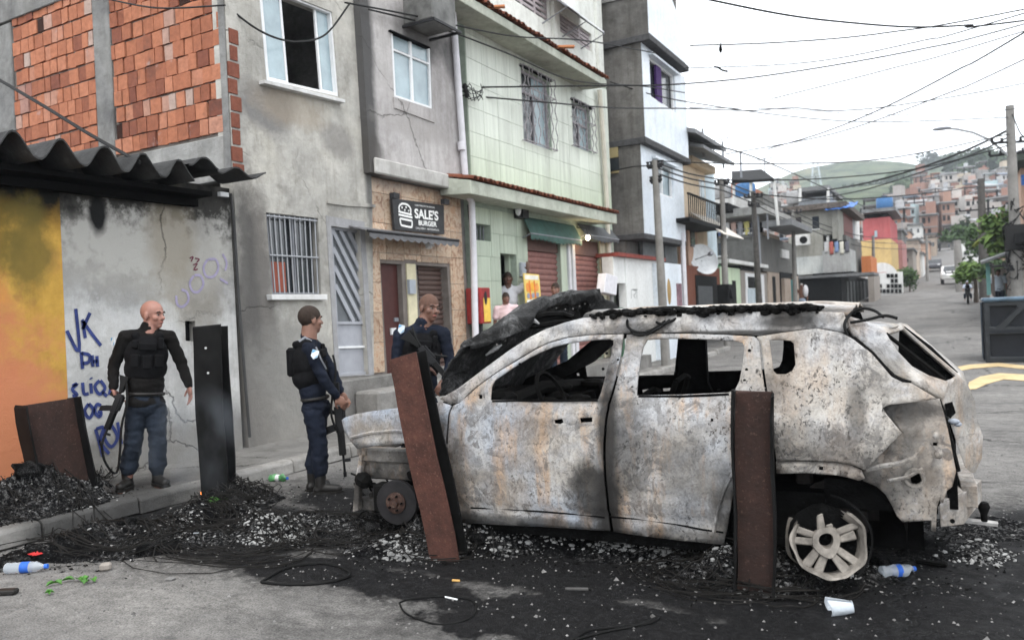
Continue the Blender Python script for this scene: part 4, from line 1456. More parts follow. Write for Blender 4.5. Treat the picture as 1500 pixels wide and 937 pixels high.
def pbox(name, parent, u0, u1, v0, v1, mat, x=None, y=None, t=.2, off=0, bevel=0):
 """box whose visible face lies on plane X=x (street front) or Y=y (flank), px bounds of that face"""
 m_ = MB()
 um, vm = (u0 + u1) / 2, (v0 + v1) / 2
 if x is not None:
  a, b = PX(u0, vm, x).y, PX(u1, vm, x).y
  zc, zd = PX(um, v1, x).z, PX(um, v0, x).z
  m_.bb((x - t + off, a, zc), (x + off, b, zd))
 else:
  a, b = PY(u0, vm, y).x, PY(u1, vm, y).x
  zc, zd = PY(um, v1, y).z, PY(um, v0, y).z
  m_.bb((a, y - off, zc), (b, y + t - off, zd))
 return part(name, m_, mat, parent, bevel=bevel)
def far_mat(name, cols, dirt=.45, **k):
 return plaster(name, cols, dirt, k.pop('dcol', (.09, .085, .08)), k.pop('ns', .5), .02, streak=.6, cracks=False)
M_CREAM = far_mat('cream render', [(.6, .48, .34), (.66, .54, .4)], .12)
M_LBLUE = far_mat('light blue render', [(.5, .6, .66), (.58, .67, .72)], .1)
M_GREYB = far_mat('grey cement far', [(.13, .13, .125), (.18, .18, .17)], .3)
M_BLOCK = far_mat('grey block wall', [(.3, .3, .27), (.38, .375, .34)], .3)
M_BLOCKW = far_mat('whitewashed block', [(.5, .53, .53), (.6, .62, .6)], .2)
M_SALMON = far_mat('salmon render', [(.5, .33, .25), (.56, .38, .29)], .2)
M_BROWN = far_mat('brown tile frame', [(.16, .06, .04), (.2, .08, .05)], .2)
M_MINTW = far_mat('mint render', [(.5, .62, .45), (.58, .68, .5)], .1)
M_TAUPE = far_mat('taupe render', [(.27, .24, .22), (.33, .3, .27)], .3)
M_STONE = far_mat('beige stone strip', [(.42, .34, .28), (.5, .42, .35)], .3)
M_DARKG = plain('charred black metal', (.007, .0075, .008), .7, var=.4, spec=.12)
M_METAL = plain('grey tin roof', (.16, .165, .17), .6, var=.3, ns=3, dirt=.4)
M_REDF = far_mat('faded red render', [(.38, .09, .1), (.45, .13, .13)], .15)
M_YELF = far_mat('ochre render', [(.52, .37, .16), (.58, .43, .2)], .2)
M_ORAF = far_mat('orange render', [(.48, .16, .06), (.55, .2, .08)], .15)
M_TARP = plain('blue tarpaulin', (.06, .16, .45), .5, var=.4)
M_WHITEF = far_mat('white far wall', [(.6, .61, .6), (.7, .7, .69)], .25)
M_GREENR = plain('green sheet', (.12, .4, .2), .6, var=.2)
# cream house next to the white tower
XC = -7.25
c1 = thing('cream_house', 'narrow cream house with tin canopies on its roof beside the white tower house', 'house', (XC, 26, .3))
pbox('wall', c1, 1003, 1036, 236, 450, M_CREAM, x=XC, t=5)
pbox('blue_wall', c1, 1036, 1053, 247, 400, M_LBLUE, x=XC, t=5, off=-.1)
pbox('cornice', c1, 1003, 1037, 238, 248, M_CREAM, x=XC, t=.4, off=.25)
pbox('window', c1, 1024, 1031, 264, 293, M_WHITEFRAME, x=XC, t=.05, off=.03)
pbox('pane', c1, 1025.5, 1030, 266, 291, M_GLASSBLUE, x=XC, t=.05, off=.05)
pbox('salmon_wall', c1, 1003, 1017, 320, 395, M_SALMON, x=XC, t=.3, off=.1)
pbox('lower_window', c1, 1006, 1012, 328, 362, M_GLASSDARK, x=XC, t=.05, off=.13)
m_ = MB()
for (u0, v0, u1, v1, dx, th) in ((1004, 197, 1050, 214, 1.5, .12), (1016, 219, 1062, 231, 1.6, .1)):
 a, b = PX(u0, v0, XC + .6), PX(u1, v1, XC + .6)
 m_.prism([(XC + .9, a.y, a.z), (XC + .9, b.y, a.z), (XC - 3, b.y, a.z + 1.2), (XC - 3, a.y, a.z + 1.2)], (0, 0, th))
part('tin_canopy', m_, M_METAL, c1)
m_ = MB()
for yy in (24.6, 27, 29.5):
 m_.tube([(XC + .5, yy, PX(1020, 240, XC).z), (XC + .5, yy, PX(1020, 205, XC).z + .1)], .04, 6)
part('canopy_post', m_, M_IRON, c1)
m_ = MB()
a, b = PX(1004, 298, XC + .8), PX(1052, 304, XC + .8)
m_.bb((XC, a.y, a.z - .5), (XC + .9, b.y, a.z - .38))
for i in range(18):
 yy = a.y + .05 + i * (b.y - a.y) / 18
 m_.bb((XC + .86, yy, a.z - .38), (XC + .88, yy + .04, a.z + .25))
m_.bb((XC + .85, a.y, a.z + .25), (XC + .9, b.y, a.z + .3))
part('balcony_rail', m_, M_DARKG, c1)
m_ = MB()
a = PX(1006, 312, XC)
m_.prism([(XC + .1, a.y, a.z), (XC + .1, a.y + 2.6, a.z), (XC + 1.1, a.y + 2.6, a.z - .75), (XC + 1.1, a.y, a.z - .75)], (0, 0, .03))
part('white_awning', m_, plain('off white canvas', (.62, .58, .52), .8, var=.15), c1)
# low row of gates
XR = -7.0
r1 = thing('brown_gate_house', 'low brown framed garage with dark double gate under the white satellite dish', 'garage', (XR, 26.5, .3))
pbox('wall', r1, 1007, 1055, 391, 452, M_BROWN, x=XR, t=3)
pbox('gate', r1, 1019, 1050, 404, 452, M_DARKG, x=XR, t=.1, off=.02)
pbox('gate_leaf', r1, 1021, 1042, 419, 452, plain('slate gate', (.07, .075, .08), .5, var=.2), x=XR, t=.05, off=.05)
m_ = MB()
a, b = PX(1003, 372, XR - .3), PX(1055, 391, XR - .3)
m_.prism([(XR - .2, a.y, b.z), (XR - .2, b.y, b.z), (XR - .2, b.y - 1, b.z + .1), (XR - .2, a.y, a.z)], (-2.5, 0, 0))
part('green_roof', m_, M_GREENR, r1)
sd = thing('satellite_dish', 'white satellite dish on the roof above the dark double gate', 'dish', PX(1030, 388, XR))
m_ = MB()
pc = PX(1030, 380, XR + .1)
rot = Vector((.75, -.6, .35)).to_track_quat('Z', 'Y').to_matrix()
m_.lathe([(.0, -.09), (.25, -.07), (.45, -.01), (.52, .04), (.5, .05), (.44, .0), (.24, -.055), (.0, -.075)], pc, 20, rot=rot)
part('dish', m_, plain('dish white', (.7, .72, .73), .5), sd, smooth=True)
m_ = MB()
m_.tube([pc + rot @ Vector((-.3, 0, 0)), pc + rot @ Vector((0, 0, .4))], .015, 5)
m_.box(pc + rot @ Vector((0, 0, .42)), (.1, .1, .14), rot)
m_.tube([pc - rot @ Vector((0, 0, .08)), Vector((pc.x - .3, pc.y, pc.z - .6))], .03, 6)
part('feed_arm', m_, M_IRON, sd)
r2 = thing('mint_wall_house', 'low mint green frontage with a narrow dark slot door', 'house', (XR, 30, .4))
pbox('wall', r2, 1055.3, 1085, 392, 452, M_MINTW, x=XR, t=2.5)
pbox('slot_door', r2, 1073, 1078, 411, 452, M_DARKG, x=XR, t=.1, off=.02)
r3 = thing('white_door_house', 'low taupe frontage with a white framed grille door', 'house', (XR, 33, .5))
pbox('wall', r3, 1085.3, 1124, 398, 452, M_TAUPE, x=XR, t=2.5)
pbox('door_frame', r3, 1092, 1119, 401, 452, M_WHITEFRAME, x=XR, t=.1, off=.03)
pbox('dark_grille', r3, 1094.5, 1113, 406, 422, M_DARKG, x=XR, t=.1, off=.05)
for i in range(4):
 pbox('door_board', r3, 1094.5 + i * 4.7, 1098.5 + i * 4.7, 423, 450, plain('pale blue board', (.4, .46, .5), .6) if 'pale blue board' not in bpy.data.materials else bpy.data.materials['pale blue board'], x=XR, t=.05, off=.055)
pbox('dark_gap', r3, 1085.5, 1110, 389, 397, M_DARKG, x=XR, t=2)
pbox('white_edge', r3, 1060, 1118, 384, 389, M_WHITEF, x=XR, t=2, off=.2)
r4 = thing('stone_strip_house', 'tall narrow beige stone wall beside the dark service poles', 'house', (XR, 37, .7))
pbox('wall', r4, 1124.3, 1144, 344, 452, M_STONE, x=XR, t=2)
pbox('slot', r4, 1132, 1136, 405, 445, M_DARKG, x=XR, t=.1, off=.02)
# grey terrace house (its flank faces the camera)
YT = 33.5
t1 = thing('grey_terrace_house', 'grey cement house with an open terrace under a flat canopy', 'house', (-8.5, 34, .5))
pbox('wall', t1, 1012, 1116, 348, 400, M_GREYB, y=YT, t=8)
pbox('parapet', t1, 1060, 1116, 344, 349, M_GREYB, y=YT, t=.25, off=.1)
pbox('terrace_back', t1, 1012, 1116, 318, 349, M_DARK, y=YT + 3, t=.3)
pbox('canopy', t1, 1036, 1124, 305, 316, far_mat('white canopy edge', [(.42, .42, .41), (.5, .5, .48)], .5), y=YT - .6, t=5)
pbox('dark_canopy', t1, 1003, 1066, 300, 312, M_DARKG, y=YT - 1.5, t=5)
pbox('second_canopy', t1, 1116, 1160, 322, 331, M_METAL, y=YT - .3, t=5)
for (u0, u1, v0, v1) in ((1043, 1047, 316, 350), (1110, 1113, 316, 392), (1123, 1125, 308, 350)):
 pbox('post', t1, u0, u1, v0, v1, M_IRON if u0 > 1050 else M_DARKG, y=YT - .3, t=.12)
pbox('upper_wall', t1, 1042, 1100, 290, 306, M_WHITEF, y=YT + 2, t=4)
pbox('upper_room', t1, 1100, 1118, 283, 306, M_GREYB, y=YT + 1.5, t=4)
pbox('brick_room', t1, 1071, 1090, 268, 291, far_mat('distant brick', [(.33, .13, .08), (.4, .17, .1)], .2), y=YT + 3.5, t=4)
m_ = MB()
a = [PY(1072, 255, YT + 1), PY(1116, 252, YT + 1), PY(1134, 266, YT - 2.5), PY(1072, 269, YT - 2.5)]
m_.prism([tuple(p) for p in a], (0, 0, .12))
part('black_roof', m_, M_DARKG, t1)
m_ = MB()
for (u, v0, v1) in ((1134, 266, 330), (1100, 267, 300), (1075, 268, 300)):
 m_.tube([PY(u, v0, YT - 2.4), PY(u + (6 if u > 1120 else 0), v1, YT - 2.4)], .06, 6)
part('roof_post', m_, M_WHITEF, t1)
for i in range(4):
 pbox('pot', t1, 1088 + i * 6, 1092 + i * 6, 340, 345, M_WHITEF, y=YT - .1, t=.2)
# grey block house
YK = 45.0
k1 = thing('grey_block_house', 'two storey grey blockwork house with a tarpaulin on the roof', 'house', (-6.8, 47, 1.2))
pbox('upper_wall', k1, 1160, 1228, 306, 345, M_BLOCK, y=YK, t=9)
pbox('lower_wall', k1, 1155, 1206, 345, 376, M_BLOCK, y=YK - .02, t=9)
pbox('whitewash', k1, 1155, 1206, 376, 402, M_BLOCKW, y=YK - .02, t=9)
pbox('recess', k1, 1206, 1240, 345, 402, M_GREYB, y=YK + 1.5, t=8)
for i in range(9):
 m_ = MB()
 v = 309 + i * 4
 a, b = PY(1160, v, YK), PY(1228, v - 2.2, YK)
 m_.bb((a.x, YK - .012, a.z), (b.x, YK - .002, a.z + .1))
 part('block_course', m_, M_BLOCK, k1)
pbox('balcony', k1, 1205, 1246, 366, 399, far_mat('patchy balcony', [(.3, .3, .3), (.45, .46, .45)], .3), y=YK - .9, t=2.4)
pbox('balcony_slab', k1, 1190, 1250, 399, 404, M_DARKG, y=YK - 1.2, t=4)
for (u0, u1, v0, v1, mt) in ((1211, 1214, 345, 366, M_WHITEF), (1215, 1226, 350, 362, M_DARKG), (1214, 1228, 362, 368, M_YELF), (1228, 1240, 352, 372, M_DARKG)):
 pbox('balcony_piece', k1, u0, u1, v0, v1, mt, y=YK - .7, t=.3)
pbox('eave', k1, 1146, 1240, 299, 307, plain('mossy tiles', (.1, .085, .075), .9, var=.5), y=YK - .5, t=9)
pbox('roof_parapet', k1, 1170, 1216, 289, 300, plain('blue grey parapet', (.24, .26, .28), .8, var=.15), y=YK + .5, t=4)
pbox('roof_canopy', k1, 1168, 1214, 273, 279, M_METAL, y=YK, t=6)
pbox('roof_shade', k1, 1172, 1212, 279, 290, M_DARK, y=YK + 4, t=.3)
m_ = MB()
for (u, y_) in ((1213, YK), (1172, YK), (1217, YK + 2), (1222, YK + 4)):
 m_.tube([PY(u, 276, y_), PY(u, 296, y_)], .08, 6)
part('roof_post', m_, M_WHITEF, k1)
m_ = MB()
rr = random.Random(5)
a, b = PY(1208, 300, YK - .8), PY(1250, 298, YK - .8)
m_.grid(lambda s_, t_: (a.x + s_ * (b.x - a.x), YK - .8 + t_ * 2.5, a.z - .25 + .5 * t_ + .16 * mnoise.noise((s_ * 5, t_ * 4, 1))), 14, 8)
part('tarpaulin', m_, M_TARP, k1, smooth='all', solid=.02)
XK = PY(1228, 330, YK).x + .02
for (u0, u1, v0, v1, mt, nm) in ((1229, 1236, 311, 402, M_BLOCK, 'front_wall'), (1236, 1249, 313, 350, plain('brown red shutter', (.13, .04, .035), .6, var=.3), 'red_shutter'), (1249, 1252, 308, 352, M_IRON, 'downpipe'),
                                 (1252, 1259, 312, 350, M_WHITEF, 'white_strip'), (1236, 1260, 352, 376, M_DARKG, 'open_gallery'), (1246, 1261, 374, 400, M_WHITEF, 'white_panel'), (1238, 1246, 372, 400, M_YELF, 'yellow_panel')):
 pbox(nm, k1, u0, u1, v0, v1, mt, x=XK, t=.3)
s1 = thing('black_shop', 'burnt looking black shop front with torn shutters on the street corner', 'shop', (-5.6, 45, 1))
pbox('side_wall', s1, 1166, 1192, 404, 452, M_TAUPE, y=YK - 1.2, t=3)
pbox('side_front', s1, 1192, 1233, 404, 455, M_DARKG, y=YK - 1.2, t=3)
XKS = PY(1233, 420, YK - 1.2).x + .01
pbox('street_front', s1, 1233, 1273, 405, 455, M_DARKG, x=XKS, t=2)
for (u0, u1, mt) in ((1219, 1223, M_LBLUE), (1225, 1230, M_LBLUE)):
 pbox('pale_panel', s1, u0, u1, 410, 452, plain('dull green panel', (.22, .26, .25), .6, var=.3) if 'dull green panel' not in bpy.data.materials else bpy.data.materials['dull green panel'], y=YK - 1.23, t=.05)
for i in range(6):
 pbox('shutter_strip', s1, 1240 + i * 5, 1242.5 + i * 5, 412, 446, plain('dark strips', (.05, .055, .055), .5, var=.4) if 'dark strips' not in bpy.data.materials else bpy.data.materials['dark strips'], x=XKS, t=.05, off=.03)
m_ = MB()
for i in range(7):
 p_ = PY(1203 + i * 2, 406 + rr.uniform(0, 4), YK - 1.3)
 m_.tube([p_, p_ + Vector((rr.uniform(-.3, .6), -.05, -rr.uniform(.1, 1.3)))], .04, 4)
part('torn_metal', m_, M_IRON, s1)
pbox('awning_roof', s1, 1150, 1280, 402, 406, M_METAL, y=YK - 1.6, t=3)
wk = thing('corner_shop_wall', 'dark doorway row with pale posts under the tin edge beside the beige stone wall', 'shop', (-6.9, 41, 1))
pbox('back', wk, 1144.3, 1170, 400, 452, M_DARKG, x=-6.95, t=.3)
for (u0, u1, v0, mt) in ((1150, 1159, 408, M_STONE), (1166, 1170, 404, M_STONE)):
 pbox('post', wk, u0, u1, v0, 452, mt, x=-6.8, t=.15)
pbox('teal_door', wk, 1161, 1166, 410, 452, plain('teal paint', (.12, .3, .3), .6), x=-6.85, t=.08)
pbox('white_tank', wk, 1145, 1156, 366, 378, M_WHITEF, x=-6.9, t=.8)
o1 = thing('orange_wall', 'small orange wall and grey gate beyond the black corner shop', 'wall', (-5.2, 58, 1.7))
pbox('orange_part', o1, 1262, 1276, 375, 402, M_ORAF, y=52, t=4)
pbox('grey_part', o1, 1272, 1281, 402, 452, M_TAUPE, y=50, t=4)
YR = 66.0
rh = thing('red_yellow_house', 'tall house with red upper floor over a yellow floor and a white arch', 'house', (-5.4, 67, 2))
pbox('red_wall', rh, 1264, 1304, 319, 351, M_REDF, y=YR, t=8)
pbox('yellow_wall', rh, 1262, 1306, 351, 404, M_YELF, y=YR - .05, t=8)
pbox('small_window', rh, 1281, 1285, 338, 347, M_GLASSBLUE, y=YR - .05, t=.3)
pbox('roof_line', rh, 1262, 1312, 305, 310, M_METAL, y=YR - .5, t=8)
pbox('roof_void', rh, 1266, 1300, 310, 319, M_DARK, y=YR + 1, t=6)
m_ = MB()
pc = PY(1291, 400, YR - .3)
m_.prism([(pc.x + 1.15 * math.cos(t), YR - .25, pc.z - .5 + 1.3 * math.sin(t)) for t in [math.pi * i / 12 for i in range(13)]], (0, .15, 0))
part('white_arch', m_, M_WHITEF, rh)
pbox('red_tarp', rh, 1281, 1298, 399, 407, plain('red tarp', (.4, .1, .1), .7), y=YR - 3, t=2)
ck = thing('checker_wall', 'wall covered with black and white graffiti patches beside the far road', 'wall', (-4, 58, 2))
pbox('wall', ck, 1279, 1322, 399, 440, M_WHITEF, y=60, t=1)
for i in range(7):
 for j in range(5):
  if rr.random() < .55:
   pbox('painted_patch', ck, 1281 + i * 5.8 + rr.uniform(0, 1), 1286 + i * 5.8, 401 + j * 7.5, 406.5 + j * 7.5, M_DARKG, y=60, t=.05, off=.06)
# further houses on both sides of the far road
def small_house(name, label, u0, u1, v0, v1, y, mw, mroof=None, group=None, win=2, depth=7):
 t = thing(name, label, 'house', PY((u0 + u1) / 2, v1, y), group)
 pbox('wall', t, u0, u1, v0, v1, mw, y=y, t=depth)
 if mroof:
  pbox('roof', t, u0 - 1.5, u1 + 1.5, v0 - 2.5, v0 - .05, mroof, y=y, t=depth + .5, off=.4)
 for i in range(win):
  a = u0 + (u1 - u0) * (i + .5) / win - 1.7
  pbox('window', t, a, a + 3.4, v0 + (v1 - v0) * .22, v0 + (v1 - v0) * .22 + 6, M_GLASSDARK, y=y, t=.2, off=.03)
 return t
small_house('grey_house', 'grey house with a tin roof right of the red upper floor', 1305, 1322, 338, 420, 80, M_GREYB, M_METAL)
small_house('cement_house', 'low cement house with a brown door front beyond the checker wall', 1320, 1338, 366, 420, 84, M_TAUPE, M_METAL, win=1)
small_house('salmon_house', 'salmon house with a tin roof up the left side of the far road', 1312, 1333, 340, 372, 104, M_SALMON, M_METAL)
small_house('pale_house', 'pale house with a flat roof among the far street houses on the left', 1328, 1346, 352, 425, 96, M_STONE, M_METAL)
small_house('white_flat_house', 'white flat roofed house above the far street on its left', 1330, 1350, 330, 352, 128, M_WHITEF, M_METAL)
small_house('brick_house', 'unplastered brick house above the far street on its left', 1308, 1326, 318, 340, 132, far_mat('far brick', [(.3, .14, .09), (.36, .18, .12)], .3), M_METAL)
small_house('pink_house', 'faded pink house behind the grey one on the far left kerb', 1306, 1322, 352, 410, 75, far_mat('faded pink', [(.38, .18, .18), (.42, .22, .2)], .3), None, win=1)
small_house('white_house', 'small white house with dark windows beside the uphill road', 1336, 1352, 372, 418, 100, M_WHITEF, M_METAL, win=1)
small_house('brown_house', 'brown house at the left bend of the uphill road', 1344, 1362, 356, 405, 118, M_SALMON, M_METAL)
small_house('stone_house', 'stone coloured house at the top of the road on its left side', 1352, 1372, 344, 392, 140, M_STONE, M_METAL)
small_house('dark_house', 'dark house closing the far end of the road', 1366, 1398, 352, 378, 158, M_GREYB, M_METAL)
rw = thing('white_gable_house', 'white house with a grey gate on the right side of the far road', 'house', PY(1425, 430, 62))
pbox('wall', rw, 1407, 1445, 356, 392, M_WHITEF, y=62, t=8)
pbox('lower_wall', rw, 1410, 1445, 392, 430, M_GREYB, y=61.8, t=8)
pbox('window', rw, 1412, 1417, 368, 373, M_GLASSDARK, y=61.9, t=.2)
pbox('yellow_pillar', rw, 1404, 1411, 410, 428, M_YELF, y=61.5, t=1)
# clutter on the roofs and fronts of the street houses
def water_tank(label, u, v, y, r, mat):
 p_ = PY(u, v, y)
 rt = thing('water_tank', label, 'tank', p_)
 m_ = MB()
 m_.lathe([(r * .9, 0), (r, .08), (r, r * 1.2), (r * .9, r * 1.35), (r * .35, r * 1.5), (0, r * 1.52)], (0, 0, 0), 16)
 part('tank_body', m_, mat, rt, smooth=True, local=True)
 m_ = MB()
 m_.lathe([(r * .38, r * 1.45), (r * .38, r * 1.6)], (0, 0, 0), 12)
 part('lid', m_, M_DARKG, rt, local=True)
M_TANKB = plain('blue tank plastic', (.05, .14, .3), .5, var=.2)
M_TANKG = plain('grey tank', (.3, .3, .3), .8, var=.2)
water_tank('blue water tank on the roof of the grey terrace house', 1092, 290, YT + 2.5, .45, M_TANKB)
water_tank('grey water tank on the upper slab of the grey terrace house', 1058, 291, YT + 2.5, .42, M_TANKG)
water_tank('blue water tank on the roof of the red and yellow house', 1296, 305, YR + 2, .6, M_TANKB)
water_tank('grey water tank beside the canopy on the grey block house', 1166, 299, YK + 2, .5, M_TANKG)
water_tank('small grey tank on the taupe frontage by the stone wall', 1118, 384, 37, .32, M_TANKG)
def antenna(label, u, v0, v1, y):
 a, b = PY(u, v1, y), PY(u - 1, v0, y)
 rt = thing('roof_antenna', label, 'antenna', a)
 m_ = MB()
 m_.tube([a, b], .025, 5)
 part('rod', m_, M_IRON, rt)
 m_ = MB()
 for k in range(5):
  c = a + (b - a) * (.98 - .0 * k) + Vector((-.5 + .25 * k, 0, 0))
  m_.tube([c + Vector((0, -.3 + .03 * k, 0)), c + Vector((0, .3 - .03 * k, 0))], .012, 4)
 c = a + (b - a) * .98
 m_.tube([c + Vector((-.55, 0, 0)), c + Vector((.55, 0, 0))], .015, 4)
 part('elements', m_, M_IRON, rt)
antenna('thin antenna on the roof of the cream house', 1046, 205, 240, 27)
antenna('thin antenna above the black roof canopy', 1121, 232, 256, YT + 1)
antenna('thin antenna on the roof of the grey block house', 1196, 258, 275, YK + 2)
antenna('thin antenna on the roof of the salmon house', 1322, 318, 340, 104)
def line_wash(label, u0, v0, u1, v1, y, cols):
 a, b = PY(u0, v0, y), PY(u1, v1, y)
 rt = thing('washing_line', label, 'laundry', a)
 m_ = MB()
 m_.tube([a, (a + b) / 2 - Vector((0, 0, .08)), b], .01, 4)
 part('line', m_, M_CABLE, rt)
 n_ = len(cols)
 for k, c_ in enumerate(cols):
  p_ = a.lerp(b, (k + .5) / n_) - Vector((0, 0, .05))
  w_ = (b - a).length / n_ * .38
  m_ = MB()
  m_.grid(lambda s_, t_: tuple(p_ + Vector(((s_ - .5) * 2 * w_, .04 * math.sin(s_ * 7 + t_ * 2), -t_ * (.55 + .1 * (k % 2))))), 6, 5)
  part('cloth', m_, plain('wash %d' % (k % 4) if False else 'cloth %s %d' % (label[:6], k), c_, .9, var=.2), rt, smooth='all', solid=.01)
line_wash('washing hanging on the balcony of the grey block house', 1206, 353, 1244, 352, YK - .95, [(.5, .5, .5), (.4, .12, .1), (.2, .28, .45), (.6, .58, .5), (.12, .12, .14)])
line_wash('washing hanging on the terrace of the grey cement house', 1050, 325, 1108, 322, YT - .1, [(.15, .2, .35), (.6, .6, .6), (.5, .35, .3), (.3, .3, .32), (.55, .5, .2), (.1, .1, .12)])
for (lab, u, v, y) in (('air conditioner on the side of the cream house front', 1042, 330, 28.5), ('air conditioner on the blockwork flank', 1176, 352, YK - .3)):
 p_ = PY(u, v, y)
 rt = thing('air_conditioner', lab, 'air conditioner', p_)
 m_ = MB()
 m_.bb((-.4, -.3, -.28), (.4, .02, .28))
 part('casing', m_, M_WHITEF, rt, local=True, bevel=.03)
 m_ = MB()
 m_.lathe([(.2, -.0), (.2, .012)], (.08, -.301, 0), 14, rot=Matrix.Rotation(R(90), 3, 'X'))
 part('fan_grille', m_, M_DARKG, rt, local=True)
for (u0, u1, v0, v1) in ((1166, 1174, 318, 336), (1190, 1200, 317, 335)):
 pbox('window', k1, u0, u1, v0, v1, M_GLASSDARK, y=YK - .02, t=.1)
 pbox('window_sill', k1, u0 - 1, u1 + 1, v1, v1 + 1.5, M_WHITEF, y=YK - .05, t=.1)
for i in range(9):
 pbox('rail_bar', t1, 1062 + i * 6, 1063 + i * 6, 336, 345, M_IRON, y=YT - .12, t=.04)
pbox('rail_top', t1, 1061, 1112, 335, 336.5, M_IRON, y=YT - .12, t=.05)
pbox('window', t1, 1052, 1064, 356, 374, M_GLASSDARK, y=YT - .01, t=.1)
pbox('window_frame', t1, 1050.5, 1065.5, 374, 376, M_WHITEF, y=YT - .05, t=.1)
# ------------------------------------------------------------------ right hand side
rs = thing('tin_roof_shed', 'shed with a sloping tin roof on turquoise post at the right kerb', 'shed', (2.3, 34, .6))
m_ = MB()
pA, pB = PY(1438, 387, 34), PY(1496, 366, 34)
m_.prism([pA, pB, pB + Vector((.1, 7, .3)), pA + Vector((.1, 7, .3))], (0, 0, .09))
part('tin_roof', m_, M_METAL, rs)
pbox('turquoise_post', rs, 1445, 1451, 386, 432, plain('turquoise paint', (.2, .42, .4), .6), y=35, t=.2)
pbox('timber_post', rs, 1453, 1457, 386, 434, plain('grey timber', (.13, .11, .1), .9), y=34.3, t=.15)
pbox('back_wall', rs, 1466, 1500, 392, 440, M_TAUPE, y=39, t=.3)
pbox('green_door', rs, 1471, 1482, 400, 436, plain('dark green door', (.05, .09, .08), .6), y=38, t=.1)
hr = thing('edge_house', 'tan block house cut off by the right edge of the picture', 'house', (3.6, 30, .4))
pbox('wall', hr, 1493, 1600, 352, 460, M_TAUPE, y=30, t=8)
pbox('canopy', hr, 1488, 1600, 338, 352, M_DARKG, y=29, t=6)
pbox('upper_wall', hr, 1496, 1600, 232, 338, M_SALMON, y=33, t=8)
pbox('blue_sheet', hr, 1496, 1520, 255, 270, M_TARP, y=32.8, t=.1)
pbox('upper_canopy', hr, 1491, 1600, 214, 229, plain('dark green canopy', (.05, .06, .05), .8), y=31, t=5)
# utility poles
M_POLE = plaster('concrete pole', [(.2, .195, .185), (.28, .27, .255)], .3, (.08, .08, .075), 3, .01, cracks=False)
def pole(name, label, top, base, x=None, y=None, r=.11, mat=None, arms=()):
 if y is not None:
  a, b = PY(*base, y), PY(*top, y)
 else:
  a, b = PX(*base, x), PX(*top, x)
 a.z = gz(a.y) - .1
 t = thing(name, label, 'utility pole', a)
 m_ = MB()
 m_.tube([a, a + (b - a) * .5, b], [r * 1.25, r * 1.05, r * .8], 10)
 part('shaft', m_, mat or M_POLE, t, smooth=True)
 for (f, l, hd) in arms:
  m_ = MB()
  c = a + (b - a) * f
  d_ = Vector((math.cos(hd), math.sin(hd), 0)) * l
  m_.tube([c - d_, c + d_], .04, 6)
  for q in (-1, -.5, .5, 1):
   m_.lathe([(.03, 0), (.05, .05), (.03, .1), (.05, .14)], c + d_ * q, 8)
  part('cross_arm', m_, M_BLACKIRON, t)
 return t, a, b
p1_, _, _ = pole('utility_pole', 'grey concrete pole before the white tower house', (959, 235), (972, 450), x=-6.35, r=.095, arms=((.97, .18, 0), (.9, .12, 0)))
p2_, _, _ = pole('utility_pole', 'concrete pole with a black meter box before the brown gate', (1057, 262), (1063, 450), x=-6.3, r=.09, arms=((.97, .2, 0),))
m_ = MB()
pb2 = PX(1062, 431, -6.15)
m_.box(pb2, (.35, .45, .6))
m_.tube([pb2 + Vector((.17, 0, 0)), pb2 + Vector((.24, 0, 0))], .15, 12)
part('meter_box', m_, M_DARKG, p2_, bevel=.02)
pole('utility_pole', 'dark leaning pole between the white grille door and the stone wall', (1103, 280), (1113, 450), x=-6.3, r=.1, mat=plain('dark timber pole', (.07, .065, .06), .9, var=.3), arms=((.96, .3, .3), (.9, .3, 1.2)))
pole('utility_pole', 'thin pole rising past the grey blockwork wall', (1161, 308), (1165, 450), x=-6.3, r=.085, arms=((.98, .35, .4),))
pole('utility_pole', 'far slim pole before the red and yellow house', (1279, 345), (1280, 440), y=55, r=.1)
pole('utility_pole', 'distant pole on the left edge of the uphill road', (1357, 345), (1359, 415), y=85, r=.12, arms=((.95, .8, 0),))
lp, la, lb_ = pole('street_light_pole', 'tall concrete pole with a curved street light arm at the right kerb', (1479, 155), (1491, 436), y=30, r=.15, arms=((.84, .6, .5), (.79, .6, 0), (.3, .7, 0), (.28, .5, 1)))
m_ = MB()
arm = [PY(1481, 232, 30), PY(1470, 222, 29.9), PY(1450, 205, 29.8), PY(1425, 194, 29.7), PY(1400, 189, 29.6), PY(1385, 188, 29.5)]
m_.tube(arm, .035, 8)
la_ = part('lamp_arm', m_, plain('galvanised arm', (.3, .31, .32), .5), lp, smooth=True)
m_ = MB()
m_.ell(PY(1379, 188.5, 29.5), (.28, .1, .06), 12, 6)
part('lamp_head', m_, M_IRON, la_, smooth='all')
m_ = MB()
rr = random.Random(9)
for i in range(26):                            # tangle of service wires round the pole
 t0 = rr.uniform(.25, .62)
 c = la + (lb_ - la) * t0
 pts = [c + Vector((rr.uniform(-.35, .35), rr.uniform(-.3, .3), rr.uniform(-.6, .4))) for _ in range(4)]
 m_.tube(pts, .02, 4)
m_.bb(tuple(la + (lb_ - la) * .42 + Vector((-.28, -.3, -.4))), tuple(la + (lb_ - la) * .42 + Vector((.28, -.1, .4))))
part('wire_tangle', m_, M_CABLE, lp)
pole('utility_pole', 'dark pole wrapped in cables left of the street light', (1437, 262), (1442, 436), y=48, r=.2, mat=bpy.data.materials['dark timber pole'], arms=((.75, 1.0, 0), (.5, .6, .4)))
pole('utility_pole', 'short thick pole in front of the white gabled house', (1402, 352), (1408, 428), y=58, r=.25, arms=((.4, .8, 0),))
